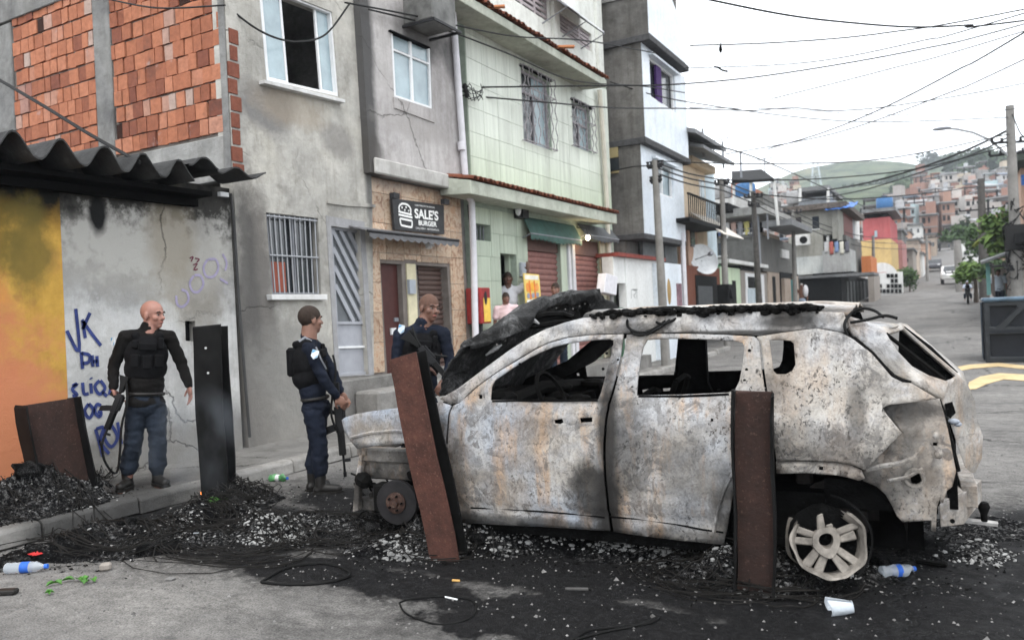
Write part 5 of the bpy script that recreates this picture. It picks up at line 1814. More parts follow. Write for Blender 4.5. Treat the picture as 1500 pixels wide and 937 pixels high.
# overturned skip at the right
bn = thing('waste_container', 'large dark plastic waste container lying on its side at the right edge', 'container', (1.7, 21, 0))
yb_ = PG(1450, 531).y
xa, xb = PY(1442, 490, yb_).x, PY(1580, 490, yb_).x
zt_ = PY(1480, 441, yb_).z
zb0 = gz(yb_)
M_BIN = plain('dark blue plastic', (.008, .01, .014), .45, var=.3)
M_BINE = plain('blue grey plastic rim', (.07, .11, .15), .4, var=.4, ns=5)
m_ = MB()
m_.holed([(xa, yb_, zb0), (xb, yb_, zb0), (xb, yb_, zt_), (xa, yb_, zt_)],
         [[(xa + .1, yb_, zb0 + .12), (xb - .1, yb_, zb0 + .12), (xb - .1, yb_, zb0 + .6), (xa + .1, yb_, zb0 + .6)],
          [(xa + .12, yb_, zb0 + .78), (xa + .22, yb_, zb0 + .76), (xa + .62, yb_, zt_ - .14), (xa + .6, yb_, zt_ - .1), (xa + .12, yb_, zt_ - .1)],
          [(xa + .42, yb_, zb0 + .76), (xb - .1, yb_, zb0 + .76), (xb - .1, yb_, zt_ - .1), (xa + .82, yb_, zt_ - .1)]], (0, .12, 0))
part('front_frame', m_, plain('grey black plastic', (.022, .025, .028), .45, var=.3), bn, bevel=.02)
m_ = MB()
m_.bb((xa + .05, yb_ + .13, zb0 + .05), (xb, yb_ + 1.6, zt_ - .05))
part('body', m_, M_BIN, bn, bevel=.03)
m_ = MB()
m_.bb((xa - .02, yb_ - .03, zt_ + .002), (xb, yb_ + 1.7, zt_ + .09))
part('rim', m_, M_BINE, bn, bevel=.03)
for i in range(5):
 m_ = MB()
 m_.bb((xa - .03, yb_ + .2 + i * .3, zb0 + .04), (xa + .048, yb_ + .26 + i * .3, zt_ - .01))
 part('side_rib', m_, M_BINE if i % 2 else M_BIN, bn, bevel=.01)
m_ = MB()
m_.bb((xa + .1, yb_ - .005, zb0 + .64), (xb - .1, yb_ + .05, zb0 + .7))
part('latch_bar', m_, M_BIN, bn)
# ------------------------------------------------------------------ overhead cables
def cable(label, pts, r=.012, name='overhead_cable', group='overhead cables'):
 P = [PY(u, v, y) for u, v, y in pts]
 if pts[-1][0] >= 1515:                     # carry on to the poles further right
  P.append(P[-1] + (P[-1] - P[-2]).normalized() * 14 + Vector((0, 0, .4)))
 Q = []
 for i in range(len(P) - 1):
  p0, p1, p2, p3 = P[max(i - 1, 0)], P[i], P[i + 1], P[min(i + 2, len(P) - 1)]
  for k in range(8):
   t = k / 8
   Q.append(.5 * ((2 * p1) + (p2 - p0) * t + (2 * p0 - 5 * p1 + 4 * p2 - p3) * t * t + (3 * p1 - p0 - 3 * p2 + p3) * t ** 3))
 Q.append(P[-1])
 m_ = MB()
 m_.tube(Q, r * 1.35, 5)
 return tag(part(name, m_, M_CABLE), label, 'cable', group)
cable('topmost cable sagging across the white sky', [(1020, -4, 11), (1150, 22, 12), (1250, 34, 13), (1340, 40, 14), (1420, 37, 15), (1520, 28, 16)], .011)
cable('long cable from the green house rising to the top right corner', [(681, 128, 12.2), (850, 126, 14), (1000, 123, 16), (1150, 107, 18), (1350, 72, 20), (1520, 30, 22)], .012)
cable('thick cable climbing steeply to the right above the hill', [(1125, 218, 26), (1200, 196, 24), (1290, 160, 22), (1400, 104, 20), (1520, 36, 18)], .013)
cable('cable crossing the white tower at window height', [(684, 140, 12.2), (800, 150, 14), (900, 158, 17), (1000, 159, 20), (1100, 162, 22), (1160, 158, 23), (1230, 162, 24), (1330, 152, 26), (1520, 118, 30)], .012)
cable('faint cable between the tower house and the lamp pole', [(1010, 158, 20), (1150, 160, 22), (1280, 168, 26), (1400, 166, 28), (1520, 156, 30)], .008)
cable('thin cable along the upper walls above the shop sign', [(505, 4, 8.6), (600, 22, 9.8), (690, 42, 11.3), (760, 54, 12.8), (860, 60, 15), (960, 78, 18)], .01)
cable('lower thin cable slanting across the green tiles', [(540, 14, 9), (640, 40, 10.5), (740, 77, 12.5), (840, 118, 15.2), (938, 126, 18.6), (1003, 136, 21)], .01)
cable('cable drooping across the open upstairs window', [(338, 14, 6.75), (372, 40, 6.95), (405, 56, 7.2), (440, 61, 7.6), (478, 50, 8.1), (512, 6, 8.5)], .01)
cable('black cable descending over the brick wall to the corrugated roof', [(-20, 106, 5.0), (60, 153, 5.0), (130, 196, 5.0), (205, 238, 5.0)], .014)
cable('cable on the brick wall from the concrete column', [(150, -3, 6.55), (230, 12, 6.5), (330, 8, 6.55)], .008)
cable('dark double cable across the green hill', [(1180, 283, 44), (1260, 270, 40), (1350, 245, 36), (1420, 218, 33), (1478, 190, 30.2)], .03)
cable('lower dark cable across the green hill', [(1170, 296, 44), (1262, 279, 40), (1350, 252, 36), (1420, 228, 33), (1479, 200, 30.2)], .02)
for k, (lab, dv) in enumerate((('upper street cable strung between the left side poles', 0), ('middle street cable strung between the left side poles', 7), ('lower street cable strung between the left side poles', 15))):
 cable(lab, [(960, 238 + dv, 18.8), (1008, 254 + dv, 21), (1058, 264 + dv, 24), (1082, 274 + dv, 26), (1104, 283 + dv, 29), (1132, 298 + dv, 32), (1161, 310 + dv, 36), (1220, 334 + dv, 45), (1280, 348 + dv, 55), (1357, 350 + dv, 85)], .016)
cable('service cable from the first pole over the street to the lamp pole', [(961, 236, 18.8), (1120, 240, 21), (1300, 232, 25), (1480, 196, 30)], .012)
cable('service cable from the second pole over the street to the lamp pole', [(1058, 264, 24), (1200, 262, 26), (1350, 246, 28), (1481, 212, 30)], .014)
cable('service cable from the leaning dark pole over the street', [(1104, 284, 29), (1220, 292, 30), (1350, 284, 32), (1437, 272, 48)], .016)
cable('pair of slack wires beside the lamp pole top', [(1482, 165, 30), (1492, 190, 29), (1500, 200, 28), (1520, 205, 27)], .014)
cable('high cable from the tower roof to the top right corner', [(1003, 100, 19.5), (1180, 92, 19), (1350, 60, 18), (1520, 14, 17)], .009)
cable('cable from the cream house roof up to the right edge', [(1062, 226, 27), (1220, 196, 26), (1380, 140, 24), (1520, 78, 22)], .012)
cable('low slack cable from the green house to the lamp pole', [(893, 120, 18.5), (1010, 150, 20), (1250, 178, 25), (1480, 172, 30)], .011)
cable('cable along the row of left roofs below the hill line', [(1010, 206, 23), (1120, 236, 28), (1260, 300, 50), (1300, 318, 75)], .016)
cable('second faint cable fanning to the top right corner', [(1010, 67, 16), (1150, 62, 17), (1300, 48, 18), (1520, 10, 20)], .011)
cable('third faint cable fanning to the top right corner', [(1130, 145, 20), (1300, 102, 20), (1520, 40, 20)], .009)
cable('slack cable from the first pole to the tower flank', [(962, 243, 18.8), (930, 244, 18.3), (905, 249, 18.7), (888, 252, 18.8)], .012)
ins = thing('cable_bracket', 'tangle of insulators and loops where cables meet the green tiled wall', 'bracket', PX(682, 130, XF))
m_ = MB()
for k in range(3):
 p_ = PX(681 + k * 1.5, 127 + k * 6, XF + .15)
 m_.lathe([(.03, -.05), (.05, 0), (.03, .05)], p_, 8)
 m_.tube([p_, Vector((XF, p_.y, p_.z))], .012, 5)
rr = random.Random(2)
for k in range(7):
 P = [PX(681 + rr.uniform(0, 28), 122 + rr.uniform(0, 26), XF + .12) for _ in range(3)]
 c0 = PX(683, 132, XF + .15)
 m_.tube([c0] + sorted(P, key=lambda p: p.y) + [PX(704, 122 + rr.uniform(0, 26), XF + .12)], .008, 4)
part('insulators', m_, M_CABLE, ins)
hs = thing('hanging_rag', 'small dark rag hanging from a cable in the sky', 'rag', PY(1055, 70, 16.5))
m_ = MB()
m_.ell(PY(1055.5, 72, 16.5), (.035, .03, .085), 8, 6)
m_.tube([PY(1056, 66, 16.5), PY(1055, 60, 16.6), PY(1057, 66, 16.7)], .008, 4)
part('rag', m_, M_DARK, hs)
m_ = MB()
m_.tube([PY(1046, 98, 16.5), PY(1052, 99, 16.5), PY(1058, 103, 16.5), (PY(1066, 105, 16.5))], .02, 5)
part('string', m_, M_DARK, hs)
# ================================================================== far slope, favela, green hill, trees
def T(x, y):                                   # terrain height beyond the street
 z = gz(y)
 return z + (.9 * mnoise.noise((x * .02, y * .02, 0)) * min(1, max(0, (y - 115) / 60)))
g = G('hillside earth')
M_EARTH = g.done(g.ramp(g.noise(.08, 7, .7), [(.35, (.07, .09, .035)), (.5, (.13, .11, .06)), (.65, (.2, .15, .1))]), .95)
m_ = MB()
m_.grid(lambda a, b: (-260 + a * 520, 121 + b * 420, T(-260 + a * 520, 121 + b * 420) - .3), 60, 60)
HILLSIDE = m_
m_ = MB()
def upr(a, b):
 y = 119 + b * 46
 xc = -2.4 - 2.0 * b + (1.5 * b * b)
 return (xc + (a - .5) * (7.5 - 2.5 * b), y, T(xc, y) + .12 + (a - .5) * .2)
m_.grid(upr, 4, 20)
tag(part('uphill_road', m_, plain('pale far asphalt', (.2, .195, .19), .9, var=.15, ns=1), smooth='all'), kind='structure')
g = G('grassy hill')
n1 = g.noise(.014, 9, .75)
M_HILL = g.done(g.mix(g.ramp(g.noise(.06, 8, .78), [(.46, 0), (.56, .95)]), g.ramp(n1, [(.36, (.035, .055, .025)), (.5, (.075, .1, .05)), (.64, (.14, .14, .085))]), (.018, .035, .014)), .95)
SKY = [(1040, 300), (1100, 280), (1138, 262), (1160, 252), (1182, 245), (1205, 241), (1232, 236), (1260, 235), (1290, 234), (1318, 236), (1342, 240), (1358, 236), (1378, 229), (1396, 227), (1412, 233), (1440, 238), (1500, 246), (1600, 262)]
def skyz(u):
 for (a, va), (b, vb) in zip(SKY, SKY[1:]):
  if u <= b:
   return va + (vb - va) * max(0, (u - a) / (b - a))
 return SKY[-1][1]
m_ = MB()
def hill(a, b):
 u = 1000 + a * 640
 v = skyz(u)
 top = PY(u, v, 640)
 y = 470 + 170 * b if b <= 1 else 640 + (b - 1) * 200
 x = top.x * (y / 640)
 z0 = 40
 f = min(1, b) ** .85
 z = z0 + (top.z - z0) * f if b <= 1 else top.z - (b - 1) * 60
 z += 1.6 * mnoise.noise((x * .03, y * .03, 2)) * math.sin(math.pi * min(1, b))
 return (x, y, z)
m_.grid(lambda a, b: hill(a, b * 1.5), 90, 40)
tag(part('green_hill', m_, M_HILL, smooth='all'), kind='structure')
tag(part('hillside', HILLSIDE, M_HILL, smooth='all'), kind='structure')
# favela houses: a few prototypes, copied over the slope
def favela_mat(name, stops, rough=.9):
 g = G(name)
 col = g.ramp(g.rnd(), stops, 'CONSTANT')
 col = g.mix(.6, col, g.ramp(g.noise(.35, 5, .7), [(.3, .6), (.7, 1.15)]), 'MULTIPLY')
 return g.done(col, rough)
M_FW = favela_mat('favela wall', [(0, (.3, .17, .13)), (.17, (.33, .2, .15)), (.27, (.24, .13, .1)), (.38, (.34, .31, .29)), (.55, (.5, .47, .44)), (.68, (.24, .23, .22)), (.8, (.45, .38, .29)), (.87, (.38, .48, .5)), (.92, (.45, .31, .26)), (.97, (.6, .59, .58))])
M_FR = favela_mat('favela roof', [(0, (.25, .25, .25)), (.25, (.36, .36, .37)), (.45, (.16, .16, .165)), (.6, (.28, .13, .09)), (.75, (.42, .43, .44)), (.9, (.2, .24, .3))])
protos = []
rf = random.Random(21)
for k in range(7):
 m_ = MB()
 w, d, fl = rf.uniform(2.7, 4.2), rf.uniform(3, 4.5), rf.choice((1, 2, 2, 3))
 h = 1.9 * fl
 m_.bb((-w / 2, 0, -6), (w / 2, d, h), 0)
 if k % 3 == 0:
  m_.prism([(-w / 2 - .4, -.5, h + .02), (w / 2 + .4, -.5, h + .02), (w / 2 + .4, d + .3, h + .9), (-w / 2 - .4, d + .3, h + .9)], (0, 0, .12), 1)
 elif k % 3 == 1:
  m_.bb((-w / 2, 0, h + .01), (w / 2, d, h + .9), 0)
  m_.bb((-w / 2, .5, h + 2.7), (w / 2 + .3, d, h + 2.85), 1)
  for sx in (-1, 1):
   m_.bb((sx * (w / 2 - .2) - .1, .6, h + .9), (sx * (w / 2 - .2) + .1, .8, h + 2.7), 2)
 else:
  m_.bb((-w / 2 - .5, -.7, h + .01), (w / 2 + .3, d, h + .18), 1)
  m_.bb((-w * .2, d * .3, h + .19), (w * .4, d, h + 2.3), 0)
 for f in range(fl):
  for i in range(rf.choice((2, 3))):
   x = -w / 2 + (i + .5) * w / 3
   ww = rf.uniform(.4, .8)
   m_.bb((x - ww / 2, -.06, f * 1.9 + .6), (x + ww / 2, -.005, f * 1.9 + 1.5), 2)
  m_.bb((-w / 2 - .05, -.12, f * 1.9 + 1.72), (w / 2 + .05, -.01, f * 1.9 + 1.87), 1)
 if k % 2 == 0:
  m_.lathe([(.55, 0), (.6, .1), (.6, .8), (.5, .95), (.2, 1.0)], (w * .15, d * .6, h + (2.9 if k % 3 == 1 else .9 if k % 3 == 0 else .2)), 8, m=1)
 protos.append(m_.mesh('favela_house', [M_FW, M_FR, M_DARKG]))
FT = [(1100, 330), (1128, 275), (1166, 268), (1172, 400), (1240, 400), (1262, 338), (1292, 306), (1325, 280), (1352, 262), (1380, 258), (1420, 250), (1470, 246), (1600, 240)]
def ftop(u):
 for (a, va), (b, vb) in zip(FT, FT[1:]):
  if u <= b:
   return va + (vb - va) * max(0, (u - a) / (b - a))
 return 240
def PROJ(p):
 c = CM.T @ (np.array(p, float) - CP)
 return 750 + FPX * c[0] / c[2], 468.5 + FPX * c[1] / c[2]
nf = 0
y = 112.0
while y < 372 and nf < 290:
 step = 6.4 + (y - 112) * .016
 xl, xr = -.215 * y, .075 * y
 x = xl + rf.uniform(0, 6)
 while x < xr and nf < 290:
  roadgap = (y < 172 and -.058 * y + 0 < x < .004 * y + 3)
  wood = (y > 250 and rf.random() < .18)
  pu, pv_ = PROJ((x, y, T(x, y) + 5))
  if pv_ < ftop(pu):
   wood = True
  if not roadgap and not wood:
   o = put('favela_house', rf.choice(protos), None, loc=(x, y + rf.uniform(-3, 3), T(x, y) + rf.uniform(-.6, 1.2)), rot=Matrix.Rotation(rf.uniform(-.5, .5), 4, 'Z') @ Matrix.Diagonal((rf.uniform(.75, 1.15), 1, rf.uniform(.8, 1.2), 1)))
   tag(o, 'small brick or concrete house stacked on the far hillside above the road', 'house', 'houses on the hillside')
   nf += 1
  x += rf.uniform(3.1, 4.5) * (1 + (y - 112) / 900)
 y += step
print('favela', nf)
# trees
def leafmat(name, a, b):
 g = G(name)
 w = g.nd('ShaderNodeNewGeometry').outputs['Position']
 col = g.mix(g.ramp(g.noise(1.2, 4, .6, w), [(.3, 0), (.7, 1)]), a, b)
 g.b.inputs['Transmission Weight'].default_value = 0
 return g.done(col, .7)
M_LEAF = leafmat('dark foliage', (.025, .05, .018), (.06, .1, .035))
M_LEAF2 = leafmat('bright foliage', (.05, .1, .025), (.13, .2, .05))
M_LEAFY = leafmat('yellow green foliage', (.12, .17, .03), (.3, .3, .07))
M_BARK = plain('bark', (.09, .07, .055), .95, var=.3)
def crown(seed, r, h, n, leaf, lumps=9):
 q = random.Random(seed)
 m_ = MB()
 cs = [(Vector((q.uniform(-.6, .6) * r, q.uniform(-.6, .6) * r, q.uniform(-.55, .6) * h)), q.uniform(.35, .6)) for _ in range(lumps)]
 for i in range(n):
  c, s_ = q.choice(cs)
  d = Vector((q.gauss(0, 1), q.gauss(0, 1), q.gauss(0, 1))).normalized() * (q.random() ** .4)
  p = c + Vector((d.x * r * s_, d.y * r * s_, d.z * h * s_))
  a = Vector((q.gauss(0, 1), q.gauss(0, 1), q.gauss(0, .7))).normalized() * leaf * q.uniform(.6, 1.3)
  b = a.orthogonal().normalized() * leaf * q.uniform(.4, .8)
  m_.add([p - a, p + b, p + a, p - b], [(0, 1, 2, 3)])
 return m_, cs
def trunk(m_, h, r, cs, z0):
 m_.tube([(0, 0, 0), (.1 * r, .05, h * .5), (0, 0, h)], [r, r * .75, r * .5], 7)
 for c, s_ in cs[:5]:
  m_.tube([(0, 0, h * .8), tuple((c + Vector((0, 0, z0))) * .6 + Vector((0, 0, h * .35))), tuple(c + Vector((0, 0, z0)))], [r * .45, r * .3, r * .12], 5)
tree_me = []
for k in range(3):
 c, cs = crown(30 + k, 5.2, 3.6, 520, .75)
 t_ = MB()
 trunk(t_, 3.2, .35, cs, 6)
 tree_me.append((c.mesh('crown', M_LEAF), t_.mesh('trunk', M_BARK)))
def far_tree(x, y, z, s, k, label, group):
 rt = thing('tree', label, 'tree', (x, y, z), group, Matrix.Rotation(k * 1.3, 4, 'Z') @ Matrix.Scale(s, 4))
 put('trunk', tree_me[k % 3][1], rt, local=True)
 put('crown', tree_me[k % 3][0], rt, loc=(0, 0, 6), local=True)
rt_ = random.Random(4)
LB1 = 'dark green tree in the wood at the foot of the grassy hill'
for i in range(34):                            # wood left of the favela
 u, v = rt_.uniform(1248, 1330), 0
 v = 305 - (u - 1248) * .42 + rt_.uniform(-8, 16)
 p = PY(u, v, 390 + rt_.uniform(-15, 25))
 far_tree(p.x, p.y, p.z - 7, rt_.uniform(.9, 1.5), i, LB1, 'trees below the grassy hill')
LB2 = 'dark tree on the wooded crest above the hillside houses'
for i in range(46):
 u = rt_.uniform(1395, 1475)
 v = 236 + abs(u - 1440) * .15 + rt_.uniform(0, 52)
 p = PY(u, v, 345 + rt_.uniform(-10, 50))
 far_tree(p.x, p.y, p.z - 7, rt_.uniform(.8, 1.4), i, LB2, 'trees on the wooded crest')
for i in range(18):
 u = rt_.uniform(1352, 1402)
 p = PY(u, skyz(u) + 3 + rt_.uniform(-1, 8), 600)
 far_tree(p.x, p.y, p.z - 8, rt_.uniform(.9, 1.5), i, 'small tree clump along the right skyline of the hill', 'trees on the skyline')
for i in range(12):
 u, v = rt_.uniform(1300, 1450), rt_.uniform(290, 400)
 y_ = rt_.uniform(150, 300)
 x_ = PY(u, v, y_).x
 far_tree(x_, y_, T(x_, y_) - 1, rt_.uniform(.4, .7), i, 'tree growing among the hillside houses', 'trees among the hillside houses')
def near_tree(name, label, base, hz, r, h, n, leaf, mat, seed, tr=.12):
 rt = thing(name, label, 'tree' if 'tree' in name else 'plant', base)
 c, cs = crown(seed, r, h, n, leaf, 12)
 t_ = MB()
 trunk(t_, hz - h * .4, tr, cs, hz)
 part('trunk', t_, M_BARK, rt, local=True)
 put('crown', c.mesh('crown', mat), rt, loc=(0, 0, hz), local=True)
def treept(u, v, y):
 p = PY(u, v, y)
 return p
p = treept(1428, 397, 45)
near_tree('round_tree', 'round dark clipped tree beside the turquoise shed post', (p.x, p.y, gz(p.y)), p.z - gz(p.y), .95, .55, 900, .12, M_LEAF2, 71)
p = treept(1462, 392, 44)
near_tree('round_tree', 'dark green bush tree under the tin shed roof', (p.x, p.y, gz(p.y)), p.z - gz(p.y), .9, .5, 700, .12, M_LEAF, 72)
p = treept(1440, 352, 52)
near_tree('street_tree', 'green tree around the cable wrapped pole', (p.x, p.y, gz(p.y)), p.z - gz(p.y), 1.0, 1.4, 900, .16, M_LEAF, 73)
p = treept(1476, 345, 40)
near_tree('street_tree', 'leafy green tree left of the tan block house', (p.x, p.y, gz(p.y)), p.z - gz(p.y), 1.0, 1.1, 1100, .15, M_LEAF2, 74)
p = treept(1385, 344, 95)
near_tree('street_tree', 'dark tree on the right side of the uphill road', (p.x + 1, p.y, gz(p.y)), p.z - gz(p.y), 1.6, .9, 500, .3, M_LEAF, 75)
p = treept(1332, 408, 62)
near_tree('bush_plant', 'dark bush on the left kerb of the far road', (p.x, p.y, gz(p.y)), p.z - gz(p.y), .75, .9, 600, .13, M_LEAF, 76, .06)
rt = thing('banana_plant', 'yellow green banana plant with long leaves beside the cable pole', 'plant', (PY(1478, 400, 41).x, 41, gz(41)))
rr = random.Random(8)
for i in range(9):
 m_ = MB()
 a_ = i * .7
 L_ = rr.uniform(1.3, 1.9)
 hz_ = PY(1478, 355, 41).z - gz(41)
 def lf(s_, t_, a_=a_, L_=L_, hz_=hz_):
  w_ = .22 * math.sin(math.pi * (t_ * .92 + .06)) * (s_ - .5) * 2
  out = L_ * t_
  z_ = hz_ + .9 * L_ * t_ - 1.0 * L_ * t_ * t_
  return (math.cos(a_) * out - math.sin(a_) * w_, math.sin(a_) * out + math.cos(a_) * w_, z_ + abs(s_ - .5) * .15)
 m_.grid(lf, 4, 10)
 part('leaf', m_, M_LEAFY if i % 3 else M_LEAF2, rt, smooth='all', local=True, solid=.006)
m_ = MB()
m_.tube([(0, 0, 0), (.05, 0, 1.2), (0, 0, PY(1478, 355, 41).z - gz(41))], [.14, .11, .07], 8)
part('stem', m_, M_LEAFY, rt, smooth=True, local=True)
# lattice mast on the hill
ms = thing('lattice_mast', 'pale lattice power mast on the grassy hillside', 'mast', PY(1196, 272, 480))
b0, t0 = PY(1196, 272, 480), PY(1194.5, 211, 480)
M_MAST = plain('pale mast steel', (.45, .5, .55), .6)
H_ = t0.z - b0.z
for sx, sy in ((-1, -1), (1, -1), (1, 1), (-1, 1)):
 m_ = MB()
 m_.tube([b0 + Vector((sx * 2.6, sy * 2.6, 0)), b0 + Vector((sx * 1.1, sy * 1.1, H_ * .6)), t0 + Vector((sx * .15, sy * .15, 0))], .16, 5)
 part('mast_leg', m_, M_MAST, ms)
m_ = MB()
for i in range(9):
 f0, f1 = i / 10, (i + 1) / 10
 w0, w1 = 2.6 * (1 - f0 * .95), 2.6 * (1 - f1 * .95)
 for (ax, ay, bx, by) in ((-1, -1, 1, -1), (1, -1, 1, 1), (-1, 1, 1, 1), (-1, -1, -1, 1)):
  m_.tube([b0 + Vector((ax * w0, ay * w0, H_ * f0)), b0 + Vector((bx * w1, by * w1, H_ * f1))], .09, 4)
for f in (.62, .8):
 m_.tube([b0 + Vector((-4, 0, H_ * f)), b0 + Vector((4, 0, H_ * f))], .14, 4)
part('bracing', m_, M_MAST, ms)
# far traffic and rubble
def far_car(label, u, v, y, col, rot=0):
 p_ = PY(u, v, y)
 rt = thing('parked_car', label, 'car', (p_.x, y, gz(y)), None, Matrix.Rotation(rot, 4, 'Z'))
 mt = plain('car paint ' + label[:5], col, .3, spec=.5)
 prof = [(-2.0, .35), (-2.05, .75), (-1.7, .95), (-1.1, 1.0), (-.6, 1.45), (.7, 1.5), (1.5, 1.05), (2.0, .9), (2.05, .4)]
 m_ = MB()
 m_.prism([(-.85, yy, z) for yy, z in prof], (1.7, 0, 0))
 part('body', m_, mt, rt, local=True, bevel=.08)
 for (lo, hi) in (((-.7, -1.07, 1.03), (.7, -.72, 1.36)),):
  m_ = MB()
  m_.prism([(-.7, -1.08, 1.04), (.7, -1.08, 1.04), (.62, -.66, 1.42), (-.62, -.66, 1.42)], (0, -.02, .01))
  part('windscreen', m_, M_GLASSDARK, rt, local=True)
 for sx in (-1, 1):
  for yy in (-1.3, 1.3):
   m_ = MB()
   m_.lathe([(.2, -.1), (.32, -.1), (.32, .1), (.2, .1)], (sx * .78, yy, .32), 14, rot=Matrix.Rotation(R(90), 3, 'Y'))
   part('wheel', m_, M_DARKG, rt, local=True)
  m_ = MB()
  m_.bb((sx * .6 - .15, -2.08, .68), (sx * .6 + .15, -2.0, .82))
  part('headlight', m_, M_WHITEFRAME, rt, local=True)
far_car('white car parked by the right kerb of the uphill road', 1396.5, 408, 74, (.7, .7, .7))
far_car('dark car far up near the top of the road', 1368, 392, 112, (.05, .05, .06))
rr = random.Random(13)
def rubble(label, u, v, w, h, mat, n=5, name='rubble_heap'):
 p_ = PG(u, v)
 rt = thing(name, label, 'rubble', p_)
 for i in range(n):
  m_ = MB()
  s_ = h * rr.uniform(.4, 1)
  m_.box((rr.uniform(-w, w) * .5, rr.uniform(-.3, .3), s_ * .4), (w * rr.uniform(.2, .5), rr.uniform(.2, .5), s_), Matrix.Rotation(rr.uniform(-.5, .5), 3, 'Y') @ Matrix.Rotation(rr.uniform(0, 3), 3, 'Z'))
  part('chunk', m_, mat, rt, local=True)
 return p_
rubble('concrete block on the charred strip across the far road', 1350, 434, .9, 1.1, M_CONC, 4)
rubble('charred tyres and boards on the right half of the far road', 1386, 432, 2.6, .35, M_DARKG, 8)
rubble('dark pieces by the right kerb of the far road', 1402, 433, 1.2, .8, M_CONC, 5)
rubble('small dark bag lying on the far road near the stripes', 1413, 437, .45, .55, M_DARKG, 3, 'rubbish_bag')
rubble('flat board rubble left of the far road', 1318, 438, 2.6, .25, M_GREYB, 7)
rubble('rubble pile under the checker graffiti wall', 1310, 428, 1.6, .9, M_CONC, 8)
p_ = PG(1379, 431)
rt = thing('barrier_post', 'black iron post standing upright across the far road', 'post', p_)
m_ = MB()
m_.tube([(0, 0, 0), (.12, 0, 1.5)], .14, 8)
part('post', m_, M_DARKG, rt, local=True)
p_ = PG(1283, 455)
rt = thing('rubbish_heap', 'turquoise and dark rubbish heap at the left kerb behind the car roof', 'rubbish', p_)
for i, mt in enumerate((plain('turquoise cloth', (.2, .42, .42), .7, var=.3), M_DARKG, M_WHITEF)):
 m_ = MB()
 m_.ell((-.4 + .5 * i, 0, .15), (.5 - .1 * i, .4, .3 - .05 * i), 10, 6)
 part('bundle', m_, mt, rt, smooth=True, local=True)
# ================================================================== the burnt car
CA = np.array(PZ(582, 735, .30))
_b = np.array(PZ(1200, 770, .35))
CD = _b - CA
CD[2] = 0
CD = CD / np.linalg.norm(CD)
CW = np.array([-CD[1], CD[0], 0])
CYAW = math.atan2(CD[1], CD[0])
CARM = Matrix.Translation(Vector((CA[0], CA[1], 0))) @ Matrix.Rotation(CYAW, 4, 'Z')
WID = 1.8
car = thing('burnt_car', 'burnt out car shell with bare scorched grey body and missing front wheel', 'car', (CA[0], CA[1], 0), None, Matrix.Rotation(CYAW, 4, 'Z'))
def yS(x, z):                                  # near side surface of the body
 y = 0.0
 if z < .34:
  y += .018 + .12 * (.34 - z)
 if z > .9:
  y += .42 * min(z - .9, .08)
 if z > .98:
  y += .3 * (z - .98)
 if x > 2.95:
  y += .45 * (x - 2.95) ** 2
 if x < .15:
  y += .3 * (.15 - x) ** 2
 y -= .022 * math.exp(-((x - 2.72) / .5) ** 2 - ((z - .66) / .2) ** 2)      # flared rear arch
 y -= .015 * math.exp(-((z - .62) / .17) ** 2)
 return y
def CU(u, v, yo=0.0, yfix=None):               # photo pixel -> (x, z) on the side surface
 r = ray(u, v)
 y = .05
 x = z = 0
 for _ in range(40):
  yy = yfix if yfix is not None else y
  o = np.array([CA[0], CA[1], 0]) + CW * (yy + (0 if yfix is not None else yo))
  t = ((o - CP) @ CW) / (r @ CW)
  p = CP + r * t
  x, z = (p - o) @ CD, p[2]
  if yfix is not None:
   break
  y = y * .5 + yS(min(x, 3.7), z) * .5
 return x, z
def C3(u, v, y):
 x, z = CU(u, v, yfix=y)
 return Vector((x, y, z))
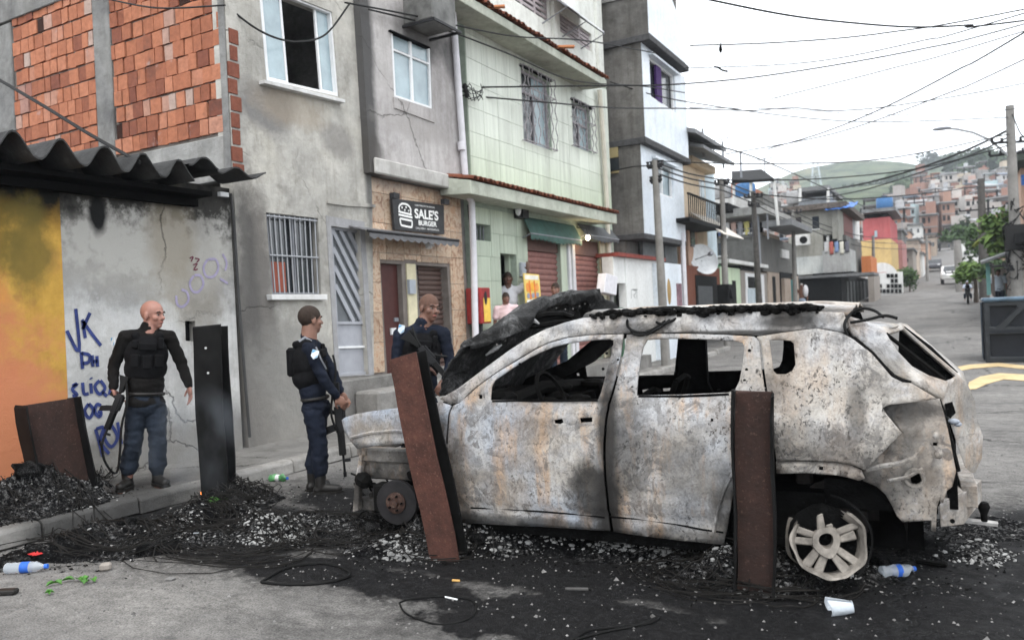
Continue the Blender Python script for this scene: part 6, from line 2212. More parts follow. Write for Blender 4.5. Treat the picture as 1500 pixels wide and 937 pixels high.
def burnt(name, soot=(), speck=.55, tan=.6, light=1.0, blue=0.0, streaky=1.0):
 g = G(name)
 n0 = g.noise(1.6, 8, .65)
 col = g.ramp(n0, [(.3, (.16 * light, .145 * light, .13 * light)), (.43, (.33 * light, .3 * light, .265 * light)), (.53, (.43 * light, .405 * light, .37 * light)), (.6, (.45 * light, .44 * light, .43 * light)), (.72, (.28 * light, .29 * light, .31 * light))])
 if blue:
  col = g.mix(g.m('MULTIPLY', g.ramp(g.noise(2.3, 6, .6, g.mp(loc=(4, 2, 7))), [(.4, 0), (.6, 1)]), blue), col, (.33, .4, .5))
 # rusty tan runs
 sv = g.mp(scale=(3.2, 3, .55), loc=(.4, 0, .2))
 tn = g.ramp(g.noise(2.1, 6, .65, sv), [(.5, 0), (.66, 1)])
 col = g.mix(g.m('MULTIPLY', tn, tan), col, g.mix(g.ramp(g.noise(5, 4), [(.35, 0), (.65, 1)]), (.36, .24, .15), (.47, .33, .22)))
 # blistered paint islands
 isl = g.ramp(g.noise(9, 9, .75, dist=.8), [(.5, 0), (.56, 1)])
 msk = g.ramp(g.noise(1.9, 5, .6, g.mp(loc=(1, 5, 3))), [(.42, 0), (.58, 1)])
 col = g.mix(g.m('MULTIPLY', g.m('MULTIPLY', isl, msk), .75), col, (.11, .104, .1))
 # grey ghost rings
 gr = g.ramp(g.noise(4.5, 3, .5, dist=2.2), [(.46, 0), (.5, 1), (.54, 0)])
 col = g.mix(g.m('MULTIPLY', gr, .3), col, (.22, .22, .23))
 # fine char specks
 s1 = g.ramp(g.noise(48, 4, .75, g.mp(scale=(1, 1, .75))), [(.565, 0), (.61, 1)])
 m1 = g.ramp(g.noise(2.2, 6, .65, g.mp(loc=(7, 0, 2))), [(.42, .06), (.6, 1)])
 col = g.mix(g.m('MULTIPLY', g.m('MULTIPLY', s1, m1), speck * 1.4, True), col, (.035, .033, .032))
 s2 = g.ramp(g.noise(20, 6, .7, g.mp(scale=(1.1, 1, .5))), [(.585, 0), (.63, 1)])
 m2 = g.ramp(g.noise(1.7, 5, .65, g.mp(loc=(3, 8, 1))), [(.44, .1), (.6, 1)])
 col = g.mix(g.m('MULTIPLY', g.m('MULTIPLY', s2, m2), speck * streaky, True), col, (.05, .046, .043))
 # white ash bloom
 ash = g.ramp(g.noise(3.4, 7, .7, g.mp(loc=(2, 9, 4))), [(.57, 0), (.68, 1)])
 col = g.mix(g.m('MULTIPLY', ash, .55), col, (.58, .58, .59))
 big = g.ramp(g.noise(1.25, 8, .7, g.mp(loc=(11, 3, 5))), [(.5, 0), (.68, 1)])
 col = g.mix(g.m('MULTIPLY', big, .6), col, (.075, .068, .064))
 brn = g.ramp(g.noise(1.9, 7, .65, g.mp(loc=(5, 13, 8), scale=(1.4, 1, .8))), [(.5, 0), (.66, 1)])
 col = g.mix(g.m('MULTIPLY', brn, .5), col, (.19, .145, .11))
 fine = g.noise(75, 4, .75)
 col = g.mix(.5, col, g.ramp(fine, [(.35, .62), (.6, 1.2)]), 'MULTIPLY')
 for (c, r, st, w) in soot:
  b = g.m('MULTIPLY', g.blob(c, r, .75, w, 5), st)
  col = g.mix(b, col, (.02, .019, .018))
 h = g.m('ADD', g.m('MULTIPLY', g.noise(7, 5, .6), 1.0), g.m('MULTIPLY', isl, .12))
 h = g.m('SUBTRACT', h, g.m('MULTIPLY', s1, .15))
 return g.done(col, .72, h, .012, strength=.7, spec=.25)
def c3(u, v, dy=0.0):
 x, z = CU(u, v)
 return (x, yS(x, z) + dy, z)
SEAM = [(c3(890, 640), (.06, 1, .45), .9, .5), (c3(892, 745), (.09, 1, .22), .95, .5)]
M_DOORF = burnt('burnt front door', SEAM + [(c3(780, 772), (.9, 1, .06), .55, .7), (c3(868, 720), (.14, 1, .2), .9, .5), (c3(672, 690), (.06, 1, .3), .55, .8), (c3(672, 765), (.2, 1, .08), .8, .8), (c3(780, 764), (.6, 1, .035), .6, .6), (c3(835, 585), (.4, 1, .02), .7, .5)], .5, .95, .95, .5)
M_DOORR = burnt('burnt rear door', SEAM + [(c3(1066, 750), (.08, 1, .25), .6, .8), (c3(980, 785), (.6, 1, .05), .6, .6), (c3(910, 660), (.16, 1, .3), .6, .9), (c3(1010, 700), (.2, 1, .25), .4, 1.0)], .75, 1.0, .93, .3, streaky=1.4)
M_QUART = burnt('burnt quarter panel', [(c3(1200, 668), (.5, 1, .05), .4, .8), (c3(1290, 560), (.12, 1, .1), .25, .9), (c3(1255, 605), (.05, 1, .14), .65, .4), (c3(1180, 650), (.35, 1, .1), .35, .8), (c3(1140, 560), (.06, 1, .1), .4, .7)], .85, .3, .93)
M_INNER = burnt('bare inner steel', [(c3(1330, 602), (.2, 1, .06), .75, .5), (c3(1310, 640), (.15, 1, .12), .5, .8), (c3(1330, 700), (.2, 1, .05), .35, .8), (c3(1290, 730), (.1, 1, .1), .6, .6)], .5, .55, .8)  # first blob paints the lamp cavity's shading along the top edge, with soot
M_FEND = burnt('burnt fender', [(c3(640, 640), (.12, 1, .15), .7, .8), (c3(540, 655), (.3, 1, .03), .6, .7)], .4, .2, .95, .8)
M_PILL = burnt('burnt roof rail', [(c3(1155, 470), (.18, 1, .05), .9, .5), (c3(930, 480), (.25, 1, .03), .6, .6), (c3(1040, 489), (.7, 1, .018), .9, .4), (c3(820, 480), (.12, 1, .04), .4, .7)], .4, .2, 1.05, .3)
M_ROOF = burnt('burnt roof', [((1.6, .25, 1.5), (.9, .2, 1), .95, .6), ((2.5, .3, 1.5), (.4, .12, 1), .9, .6), ((1.2, .9, 1.5), (.5, .6, 1), .5, .7)], .3, .8, 1.1)
M_FRONT = burnt('burnt front frame', [((-.2, .1, .3), (.5, 1, .2), .9, .8), ((.1, .2, .5), (.2, 1, .3), .8, .8)], .7, .8, .5)
g = G('sooty hood')
_n1 = g.noise(6, 9, .78, dist=.6)
_c = g.ramp(_n1, [(.36, (.007, .007, .007)), (.5, (.025, .025, .025)), (.58, (.1, .1, .1)), (.68, (.26, .26, .265)), (.78, (.42, .42, .43))])
M_HOOD = g.done(_c, .6, g.noise(16, 8, .75), .05, spec=.3)
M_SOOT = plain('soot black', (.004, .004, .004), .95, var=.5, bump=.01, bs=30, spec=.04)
M_CHAR = plain('char', (.005, .0048, .0046), .85, var=.6, ns=30, spec=.07)
g = G('rusted brake steel')
M_RUSTB = g.done(g.ramp(g.noise(22, 6, .7), [(.35, (.02, .012, .01)), (.55, (.06, .032, .024)), (.7, (.11, .085, .07))]), .7, g.noise(60, 3), .004)
def along(P, s_):
 f = s_ * (len(P) - 1)
 i = min(int(f), len(P) - 2)
 f -= i
 p0, p1, p2, p3 = P[max(i - 1, 0)], P[i], P[i + 1], P[min(i + 2, len(P) - 1)]
 return .5 * ((2 * p1) + (p2 - p0) * f + (2 * p0 - 5 * p1 + 4 * p2 - p3) * f * f + (3 * p1 - p0 - 3 * p2 + p3) * f ** 3)
def fillpoly(outer, holes, res):
 """2-D (x, z) polygon with holes -> bmesh in the xz plane, cut into a fine grid"""
 bm = bmesh.new()
 es = []
 for loop in [outer] + list(holes):
  vv = [bm.verts.new((p[0], 0, p[1])) for p in loop]
  for i in range(len(vv)):
   es.append(bm.edges.new((vv[i], vv[(i + 1) % len(vv)])))
 bmesh.ops.triangle_fill(bm, edges=es, use_beauty=True, use_dissolve=False)
 xs_ = [p[0] for p in outer]
 zs_ = [p[1] for p in outer]
 for ax, lo, hi in ((0, min(xs_), max(xs_)), (2, min(zs_), max(zs_))):
  k = lo + res
  while k < hi:
   co = [0, 0, 0]
   no = [0, 0, 0]
   co[ax], no[ax] = k, 1
   bmesh.ops.bisect_plane(bm, geom=bm.verts[:] + bm.edges[:] + bm.faces[:], plane_co=co, plane_no=no, dist=1e-4)
   k += res
 return bm
def cpanel(name, outer, holes, mat, yo=0.0, thick=.012, res=.045, dent=.009, far=True, farmat=None, raw=False, yfn=None):
 O = [CU(u, v, yo) for u, v in outer] if not raw else outer
 Hs = [[CU(u, v, yo) for u, v in h] for h in holes] if not raw else holes
 out = []
 for side in ((0, 1) if far else (0,)):
  bm = fillpoly(O, Hs, res)
  for v in bm.verts:
   x, z = v.co.x, v.co.z
   y = (yfn or yS)(min(x, 3.75), z) + yo + dent * mnoise.noise((x * 3.1, z * 3.7, side + 1)) + dent * .5 * mnoise.noise((x * 9, z * 8, side + 5))
   v.co.y = WID - y if side else y
  bmesh.ops.recalc_face_normals(bm, faces=bm.faces)
  me = bpy.data.meshes.new(name)
  bm.to_mesh(me)
  bm.free()
  me.materials.append((farmat or M_SOOT) if side else mat)
  me.polygons.foreach_set('use_smooth', [True] * len(me.polygons))
  o = put(name, me, car, local=True)
  s_ = o.modifiers.new('solid', 'SOLIDIFY')
  s_.thickness, s_.offset = thick, 0
  out.append(o)
 return out[0]
M_FARIN = burnt('sooty far side', [((1.5, 1.8, .9), (4, 4, 4), .8, .2)], .3, .2, .3)
FW = [(719, 586), (721, 566), (726, 557), (750, 540), (776, 523.8), (795, 515), (811, 508.5), (832, 503), (853, 500), (880, 497.5), (894, 497), (899, 499), (899, 506), (893, 530), (887.6, 550), (881, 575), (877, 584.6), (800, 586)]
RW = [(933, 579), (935, 556), (939, 527), (943, 508), (949, 497.5), (970, 496), (998.5, 496), (1040, 497.5), (1078, 499.5), (1088, 502), (1091, 509), (1088, 535), (1083.5, 558), (1077, 571), (1066, 575), (998, 578)]
QW = [(1127, 498), (1140, 497.5), (1158, 499), (1163, 503), (1165.5, 534), (1161, 543), (1152, 548), (1138, 548), (1133, 543), (1130, 520)]
fd = cpanel('front_door', [(677, 765), (668, 740), (660, 700), (657, 650), (660, 604), (664, 594), (674, 590), (684, 581), (700, 567), (730, 545), (760, 527), (785, 512), (804, 503), (832, 495), (865, 491), (896, 490), (914, 489.5), (910, 520), (902, 555), (895, 578), (890, 592), (886, 615), (884, 650), (885, 700), (889, 745), (894, 777), (830, 773), (760, 769)],
   [FW, [(812, 615), (824, 613), (826, 618), (821, 621), (813, 620)], [(850, 612), (868, 611), (868, 617.5), (851, 618.5)], [(702, 578), (707, 578), (707, 584), (702, 584)]], M_DOORF)
rd = cpanel('rear_door', [(899, 778), (893, 745), (889, 700), (888, 650), (890, 615), (894, 592), (900, 575), (908, 545), (915, 515), (919, 490), (960, 489), (1010, 489), (1060, 490.5), (1105, 493), (1112, 500), (1116, 540), (1121, 575), (1124, 620), (1120, 645), (1105, 660), (1090, 675), (1078, 700), (1070, 746), (1064, 780), (1060, 797), (1000, 791), (950, 785)],
   [RW, [(1041, 613), (1045, 613), (1045, 617), (1041, 617)]], M_DOORR)
# door furniture: pressed plates, screw holes, lower ribs
def bit(name, pts, mat, parent, dy=-.01, th=.006):
 m_ = MB()
 P = [Vector(c3(u, v, dy)) for u, v in pts]
 m_.prism(P, (0, th, 0))
 return part(name, m_, mat, parent, local=True)
for pts in ([(826, 612), (848, 610), (848, 620), (840, 624), (828, 621)],):
 m_ = MB()
 m_.ell(c3(838, 616.5, .0), (.055, .012, .03), 12, 8)
 part('handle_plate', m_, M_DOORF, fd, smooth='all', local=True)
for (u, v) in ((889, 517), (884, 540), (880, 565), (906, 527), (762, 533)):
 m_ = MB()
 m_.lathe([(.009, -.004), (.009, .002)], c3(u, v, -.007), 8, rot=Matrix.Rotation(R(90), 3, 'X'))
 part('screw_hole', m_, M_SOOT, fd, local=True)
for (u, v) in ((937, 507), (931, 543), (927, 567), (1098, 513), (1094, 541), (1091, 557)):
 m_ = MB()
 m_.lathe([(.009, -.004), (.009, .002)], c3(u, v, -.007), 8, rot=Matrix.Rotation(R(90), 3, 'X'))
 part('screw_hole', m_, M_SOOT, rd, local=True)
m_ = MB()
m_.tube([c3(u, v, -.004) for u, v in ((690, 743), (740, 745), (800, 749), (850, 753), (886, 757))], .006, 5)
part('lower_crease', m_, M_SOOT, fd, local=True)
m_ = MB()
m_.tube([c3(u, v, -.004) for u, v in ((893, 756), (940, 760), (990, 767), (1030, 775), (1060, 779))], .006, 5)
part('lower_crease', m_, M_SOOT, rd, local=True)
m_ = MB()
m_.tube([c3(u, v, -.006) for u, v in ((1046, 778), (1052, 745), (1062, 715), (1074, 692))], .012, 6)
part('arch_flare', m_, M_DOORR, rd, local=True, smooth=True)
m_ = MB()
m_.tube([c3(u, v, -.004) for u, v in ((722, 587.5), (800, 587), (876, 586))], .008, 5)
part('window_ledge', m_, M_SOOT, fd, local=True)
m_ = MB()
m_.tube([c3(u, v, -.004) for u, v in ((936, 580.5), (1000, 580), (1068, 577))], .008, 5)
part('window_ledge', m_, M_SOOT, rd, local=True)
qp = cpanel('quarter_panel', [(1109, 493), (1150, 487), (1196, 481), (1234, 488), (1250, 497), (1277, 518), (1306, 552), (1322, 560), (1334, 561), (1352, 572), (1372, 584), (1335, 589), (1302, 592.5), (1293, 597), (1298, 606), (1308, 618), (1321, 633), (1295, 660), (1267, 688), (1258, 684), (1245, 679.5), (1228, 676.5), (1180, 674), (1138, 674.5), (1133, 640), (1128, 600), (1121, 550), (1115, 505)],
   [QW], M_QUART)
cpanel('arch_flange', [(1137, 675), (1180, 675), (1228, 677), (1246, 680.5), (1262, 688), (1267, 700), (1258, 703), (1240, 698), (1227, 695.5), (1180, 692), (1138, 693)], [[(1200, 683), (1206, 683), (1206, 688), (1200, 688)]], M_QUART, yo=.012, res=.06)
# bare inner steel behind the missing tail lamp and bumper
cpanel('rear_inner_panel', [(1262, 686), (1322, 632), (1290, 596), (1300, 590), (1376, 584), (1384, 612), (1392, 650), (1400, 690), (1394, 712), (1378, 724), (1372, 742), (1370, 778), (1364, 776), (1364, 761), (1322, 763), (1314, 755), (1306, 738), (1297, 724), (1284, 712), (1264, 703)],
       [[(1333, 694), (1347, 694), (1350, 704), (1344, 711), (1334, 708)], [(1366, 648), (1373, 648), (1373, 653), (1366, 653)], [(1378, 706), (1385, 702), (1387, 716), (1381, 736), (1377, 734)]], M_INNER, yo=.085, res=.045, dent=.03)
m_ = MB()
m_.tube([c3(u, v, .035) for u, v in ((1268, 690), (1292, 684), (1318, 680), (1340, 672), (1353, 655))], .014, 6)
m_.tube([c3(u, v, .035) for u, v in ((1300, 706), (1330, 700), (1352, 688))], .01, 6)
part('pressed_rib', m_, M_INNER, car, local=True, smooth=True)
m_ = MB()
m_.ell(c3(1375, 667, .05), (.022, .018, .026), 12, 8)
m_.ell(c3(1371, 640, .05), (.016, .014, .02), 10, 7)
m_.lathe([(.035, -.02), (.05, -.02), (.05, .01), (.035, .01)], c3(1340, 702, .04), 14, rot=Matrix.Rotation(R(90), 3, 'X'), cap=False)
part('lamp_boss', m_, M_INNER, car, local=True, smooth=True)
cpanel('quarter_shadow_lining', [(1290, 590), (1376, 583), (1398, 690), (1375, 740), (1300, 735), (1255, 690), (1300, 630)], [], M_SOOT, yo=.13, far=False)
# tailgate: near edge, lamp hole, outer leaf
M_TAIL = burnt('burnt tailgate', [((3.5, .4, .95), (.1, .4, .1), .4, .8)], .35, .9, .95)
tg = []
def tail_y(x, z):
 return .30 + 0 * x
m_ = MB()
TGN = [(1376, 584), (1399, 553), (1413, 562), (1424, 588), (1426, 612), (1436, 640), (1434, 672), (1424, 694), (1412, 684), (1402, 655), (1391, 622)]
tgp = [C3(u, v, .26 + (u - 1376) / 60 * .22) for u, v in TGN]
cx_ = sum((p for p in tgp), Vector()) / len(tgp)
n_t = len(tgp)
lamph = [C3(u, v, .3) for u, v in ((1384, 592), (1396, 588), (1400, 604), (1392, 612), (1385, 606))]
m_.holed(tgp, [], (0.02, .03, 0))
tgo = part('tailgate', m_, M_TAIL, car, local=True, bevel=.008)
m_ = MB()
m_.prism([C3(u, v, .262 + (u - 1376) / 60 * .2) for u, v in ((1384, 591), (1395, 588), (1400, 604), (1392, 612), (1386, 607))], (0, -.012, 0))
part('lamp_hole', m_, M_SOOT, tgo, local=True)
m_ = MB()
m_.ell(C3(1397, 617, .3), (.03, .02, .016), 9, 6)
m_.ell(C3(1403, 621, .31), (.02, .02, .014), 9, 6)
part('melted_lamp', m_, plain('melted glass', (.3, .33, .38), .4, var=.4, ns=30), tgo, local=True, smooth='all')
m_ = MB()
m_.tube([C3(u, v, .24) for u, v in ((1374, 586), (1382, 615), (1391, 650), (1404, 690))], [.016, .022, .022, .012], 7)
part('charred_seal', m_, M_CHAR, tgo, local=True)
# the slanted hatch frame with its window opening
nt, nb_ = [C3(1250, 494, .22), C3(1335, 559, .16)]
hx0, hz0 = C3(1296, 491, .34)[0], C3(1296, 491, .34)[2]
hx1, hz1 = C3(1384, 559, .3)[0], C3(1384, 559, .3)[2]
def hq(y, t, xo=0, zo=0):
 return Vector((hx0 + (hx1 - hx0) * t + xo, y, hz0 + (hz1 - hz0) * t + zo))
m_ = MB()
outer = [C3(1243, 480, .22), C3(1252, 494, .2), C3(1278, 516, .19), C3(1307, 550, .17), C3(1336, 561, .17), C3(1378, 585, .22), C3(1402, 566, .95), C3(1414, 563, 1.5), C3(1408, 546, 1.62), C3(1326, 477, 1.56), C3(1316, 474, 1.4), C3(1300, 479, .9), C3(1290, 481, .4)]
fT, fB = C3(1322, 483, 1.42), C3(1400, 550, 1.48)
inner = [hq(.33, 0), C3(1312, 516, .3), C3(1334, 539, .29), C3(1358, 552, .29), hq(.3, 1), fB, fT]
m_.holed(outer, [inner], None)
ho = part('hatch_frame', m_, burnt('burnt hatch', [((3.1, .2, 1.25), (.1, .1, .2), .5, .9)], .35, .6, 1.02), car, local=True, solid=.03, smooth=True)
m_ = MB()
m_.tube([C3(u, v, .16) for u, v in ((1236, 492), (1251, 496), (1278, 518), (1294, 537), (1307, 552), (1321, 558), (1335, 560))], [.012, .014, .012, .014, .02, .016, .008], 7)
part('hatch_gap_seal', m_, M_CHAR, ho, local=True)
m_ = MB()
m_.tube([fT + Vector((0, .03, .01)), fT.lerp(fB, .5) + Vector((0, .03, .03)), fB + Vector((0, .03, .01))], .02, 6)
m_.tube([hq(.36, .02, 0, .012), hq(.32, 1, 0, .012)], .012, 6)
part('seal_remains', m_, M_CHAR, ho, local=True)
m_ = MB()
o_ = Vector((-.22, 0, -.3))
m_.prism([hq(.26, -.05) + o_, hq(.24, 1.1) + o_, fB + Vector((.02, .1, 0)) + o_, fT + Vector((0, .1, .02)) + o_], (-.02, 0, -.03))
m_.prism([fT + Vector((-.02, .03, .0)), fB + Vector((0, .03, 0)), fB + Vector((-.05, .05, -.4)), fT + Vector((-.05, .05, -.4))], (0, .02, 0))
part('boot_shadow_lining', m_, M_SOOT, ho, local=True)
# spoiler stub over the hatch
m_ = MB()
for (a, b) in (((1256, 470), (1236, 488)),):
 pass
sp = [C3(1238, 462, .25), C3(1284, 476, .42), C3(1317, 474, 1.0), C3(1318, 480, 1.0), C3(1290, 487, .42), C3(1243, 486, .24)]
m_.prism([sp[0], sp[1], sp[4], sp[5]], (0, .1, .0))
m_.prism([sp[1], sp[2], sp[3], sp[4]], (-.14, .05, .02))
part('spoiler_stub', m_, M_PILL, car, local=True, bevel=.012)
# roof
zr = [(x_, z_) for x_, z_ in (CU(853, 466), CU(898, 462.5), CU(960, 460.5), CU(1020, 459), (CU(1100, 457)), CU(1180, 456), CU(1240, 459))]
def roofz(x):
 for (a, za), (b, zb_) in zip(zr, zr[1:]):
  if x <= b:
   return za + (zb_ - za) * max(0, min(1, (x - a) / (b - a)))
 return zr[-1][1]
RX0, RX1 = zr[0][0] - .02, zr[-1][0] + .02
m_ = MB()
def roof(a, b):
 x = RX0 + a * (RX1 - RX0)
 z = roofz(x)
 y0 = yS(x, z) + .045
 y = y0 + b * (WID - 2 * y0)
 zz = z + .05 * (1 - (2 * b - 1) ** 4) - .015 + .014 * mnoise.noise((x * 2, y * 2.5, 3)) + .012 * math.sin(b * math.pi * 7) * (.3 < b < .7)
 xx = x - (.1 * (1 - (2 * b - 1) ** 2) if a < .02 else 0)
 return (xx, y, zz)
m_.grid(roof, 36, 26)
part('roof', m_, M_ROOF, car, smooth='all', local=True, solid=.012)
# roof rail and A pillar (both sides)
cpanel('roof_rail', [(645, 584), (672, 568.5), (710, 540), (746.7, 513), (775, 495), (798, 483), (828, 472.5), (853, 466), (898, 462.5), (960, 460.5), (1020, 459), (1100, 457), (1180, 456), (1236, 458), (1243, 478), (1236, 487), (1196, 480), (1150, 486), (1113, 491), (1060, 489.5), (1000, 487.5), (916, 488), (896, 488.5), (865, 490), (832, 493.5), (804, 501.5), (785, 510), (760, 525), (730, 543.5), (700, 565), (684, 579), (676, 589), (660, 592)],
       [], M_PILL, yo=.004, res=.06, dent=.003)
m_ = MB()
m_.tube([c3(u, v, .012) for u, v in ((690, 577), (730, 547), (762, 526), (805, 503), (833, 495), (866, 491), (916, 489.2), (1000, 488.5), (1060, 490.5), (1113, 492), (1150, 487.5), (1196, 481.5), (1240, 489))], .009, 5)
part('drip_channel', m_, M_SOOT, car, local=True)
# fender, front frame, brake
cpanel('front_fender', [(501, 615), (506, 611), (520, 606.5), (546, 602), (576, 598.5), (610, 594), (629, 592), (647, 589), (661, 594), (657, 606), (654, 650), (656, 690), (650, 690), (645, 664), (628, 652), (605, 648), (588, 649), (550, 653), (524, 657), (512, 645), (504, 630)],
       [], M_FEND, yo=.0, res=.05, dent=.014)
m_ = MB()
m_.tube([c3(u, v, -.012) for u, v in ((516, 640), (545, 633), (580, 630), (612, 632), (640, 634))], .012, 6)
part('fender_crease', m_, M_FEND, car, local=True, smooth=True)
cpanel('fender_foot', [(652, 690), (657, 690), (664, 735), (676, 764), (684, 768), (668, 770), (655, 740)], [], M_FEND, yo=.02, res=.06)
fr = MB()
for (u0, u1, v0, v1, y0, y1) in ((530, 640, 661, 676, .12, .22), (528, 615, 676, 700, .16, .3), (522, 534, 655, 668, .1, .7), (600, 655, 655, 700, .3, .5)):
 a, b = C3(u0, v1, y0), C3(u1, v0, y0)
 fr.bb((a.x, y0, a.z), (b.x, y1, b.z))
part('front_rail', fr, M_FRONT, car, local=True, bevel=.012)
fr = MB()
a = [C3(527, 658, .1), C3(531, 658, .1), C3(526, 705, .1), C3(524, 748, .1), C3(516, 750, .1), (C3(519, 705, .1))]
fr.prism(a, (0, .05, 0))
part('radiator_bracket', fr, burnt('cream bracket', [((-.4, .1, .3), (.1, 1, .12), .8, .9)], .6, 1.0, .8), car, local=True, bevel=.006)
fr = MB()
a, b = C3(527, 740, .18), C3(556, 730, .18)
fr.bb((a.x, .16, a.z - .03), (b.x + .1, .24, b.z))
fr.bb((-.40, .2, .24), (-.36, 1.6, .3))
fr.bb((-.42, .12, .62), (-.36, 1.68, .7))
fr.bb((-.38, 1.6, .2), (-.33, 1.68, .7))
fr.bb((-.3, 1.5, .5), (.5, 1.6, .62))
part('cross_member', fr, M_FRONT, car, local=True, bevel=.01)
fr = MB()
fr.bb((-.28, .45, .3), (.3, 1.35, .72))
fr.bb((-.2, .6, .72), (.2, 1.2, .8))
fr.bb((.3, .2, .2), (.45, 1.6, .95))
part('engine_block', fr, M_CHAR, car, local=True, bevel=.04)
hub = MB()
rX = Matrix.Rotation(R(90), 3, 'X') @ Matrix.Rotation(R(8), 3, 'Y')
bc = C3(582, 735, .05)
disc = MB()
disc.lathe([(.075, -.03), (.152, -.028), (.155, -.015), (.155, .01), (.152, .015), (.06, .016), (.06, -.03), (.075, -.03)], bc, 32, rot=rX, cap=False)
do_ = part('brake_disc', disc, plain('scorched disc', (.016, .015, .016), .45, var=.4, ns=12), car, local=True, smooth=True)
hub.lathe([(.025, -.02), (.06, -.02), (.072, -.005), (.074, .03), (.05, .036), (.028, .036), (.026, .06), (.0, .064)], bc, 24, rot=rX)
ho_ = part('wheel_hub', hub, M_RUSTB, do_, local=True, smooth=True)
for i in range(5):
 m_ = MB()
 an = i * 2 * math.pi / 5
 m_.lathe([(.008, .03), (.008, .05), (.0, .052)], bc + (rX @ Vector((.05 * math.cos(an), .05 * math.sin(an), 0))), 8, rot=rX)
 part('wheel_stud', m_, M_CHAR, do_, local=True)
m_ = MB()
m_.box(bc + Vector((-.14, .03, .02)), (.1, .12, .2))
m_.tube([bc + Vector((0, .05, 0)), bc + Vector((0, .5, .05))], .035, 8)
m_.tube([bc + Vector((-.05, .2, 0)), bc + Vector((-.02, .22, .5))], .04, 8)
part('brake_caliper', m_, M_CHAR, car, local=True, bevel=.02)
m_ = MB()
rr = random.Random(55)
for i in range(70):                            # melted plastic, hoses and wiring hanging in the open front end
 c = C3(rr.uniform(525, 640), rr.uniform(665, 745), rr.uniform(.1, .6))
 if i % 2:
  s_ = rr.uniform(.02, .06)
  m_.ell(c, (s_ * rr.uniform(.6, 1.5), s_, s_ * rr.uniform(.5, 1.6)), 7, 5, rot=Matrix.Rotation(rr.uniform(0, 3), 3, 'Y'))
 else:
  P = [c + Vector((rr.uniform(-.12, .12), rr.uniform(-.1, .1), -k * rr.uniform(.03, .09))) for k in range(4)]
  m_.tube([along(P, k / 9) for k in range(10)], rr.uniform(.004, .012), 5)
tag(part('melted_wiring', m_, M_CHAR, car, local=True), kind='stuff')
# open crumpled hood standing against the windscreen
TOP = [(668, 516, .12), (692, 500, .2), (722, 474, .34), (758, 452, .6), (798, 438, .95), (826, 433, 1.25), (846, 440, 1.42), (866, 449, 1.55), (879, 456, 1.66)]
TP = [C3(*t) for t in TOP]
hinge0, hinge1 = C3(646, 580, .1), Vector((.36, 1.66, .97))
def hoodf(a, b):
 top = along(TP, a)
 bot = hinge0.lerp(hinge1, a)
 if b <= .7:
  t = b / .7
  p = bot.lerp(top, t) + Vector((-.05 * math.sin(math.pi * t), 0, 0))
 else:
  t = (b - .7) / .3
  # folded front lip rolling back down over the ridge
  w_ = (.07 + .07 * math.sin(math.pi * a) + .05 * math.sin(a * 9)) * min(1, .12 + a * 3.2)
  p = top + Vector((w_ * 1.1 * math.sin(t * 2.3), 0, -w_ * .85 * (1 - math.cos(t * 2.4)) * .6 + .03 * math.sin(t * 3)))
 q = (a * 5, b * 5, 2.2)
 c = .045 * (b > .25) * min(1, b * 1.3) * min(1, .3 + a * 3)
 rg_ = (1 - 2 * abs(mnoise.noise((a * 6.5, b * 4 + a * 3, 4.4)))) * .05 + (1 - 2 * abs(mnoise.noise((a * 15, b * 9, 2.4)))) * .018
 k_ = min(1, b * 1.6)
 p = p + Vector((k_ * rg_ + c * mnoise.noise((q[0], q[1], 1)) + .016 * mnoise.noise((a * 17, b * 15, 9)), .02 * mnoise.noise((a * 11, b * 11, 6)), k_ * rg_ * .8 + c * .8 * mnoise.noise((q[0], q[1], 7)) + .012 * mnoise.noise((a * 23, b * 17, 5))))
 return p
m_ = MB()
m_.grid(hoodf, 70, 44)
hd_ = part('hood', m_, M_HOOD, car, smooth=True, local=True, solid=.012)
m_ = MB()
rr = random.Random(77)
for i in range(16):
 p = along(TP, .18 + .05 * i) + Vector((.13, -.02, -.075 - .03 * math.sin(i)))
 m_.ell(p, (.007, .007, .006), 6, 4)
part('melted_beads', m_, plain('pale beads', (.2, .19, .18), .6), hd_, local=True)
m_ = MB()
P_ = [C3(u, v, y) for u, v, y in ((765, 478, .4), (775, 466, .45), (800, 460, .55), (825, 459, .62), (838, 464, .66), (838, 470, .66), (812, 473, .56), (788, 477, .48))]
m_.tube(P_ + [P_[0]], .02, 6)
m_.prism([p + Vector((-.02, .02, 0)) for p in P_], (-.01, .02, 0))
part('hood_brace', m_, M_CHAR, hd_, local=True, smooth=True)
m_ = MB()
for (u0, v0, u1, v1, y_) in ((712, 520, 735, 505, .3), (704, 508, 712, 500, .28), (768, 470, 790, 474, .45)):
 a, b = C3(u0, v0, y_), C3(u1, v1, y_)
 m_.tube([a, (a + b) / 2 + Vector((.02, 0, .012)), b], [.008, .018, .006], 6)
part('ash_flakes', m_, plain('white ash flake', (.3, .3, .3), .9, var=.5, ns=40), hd_, local=True)
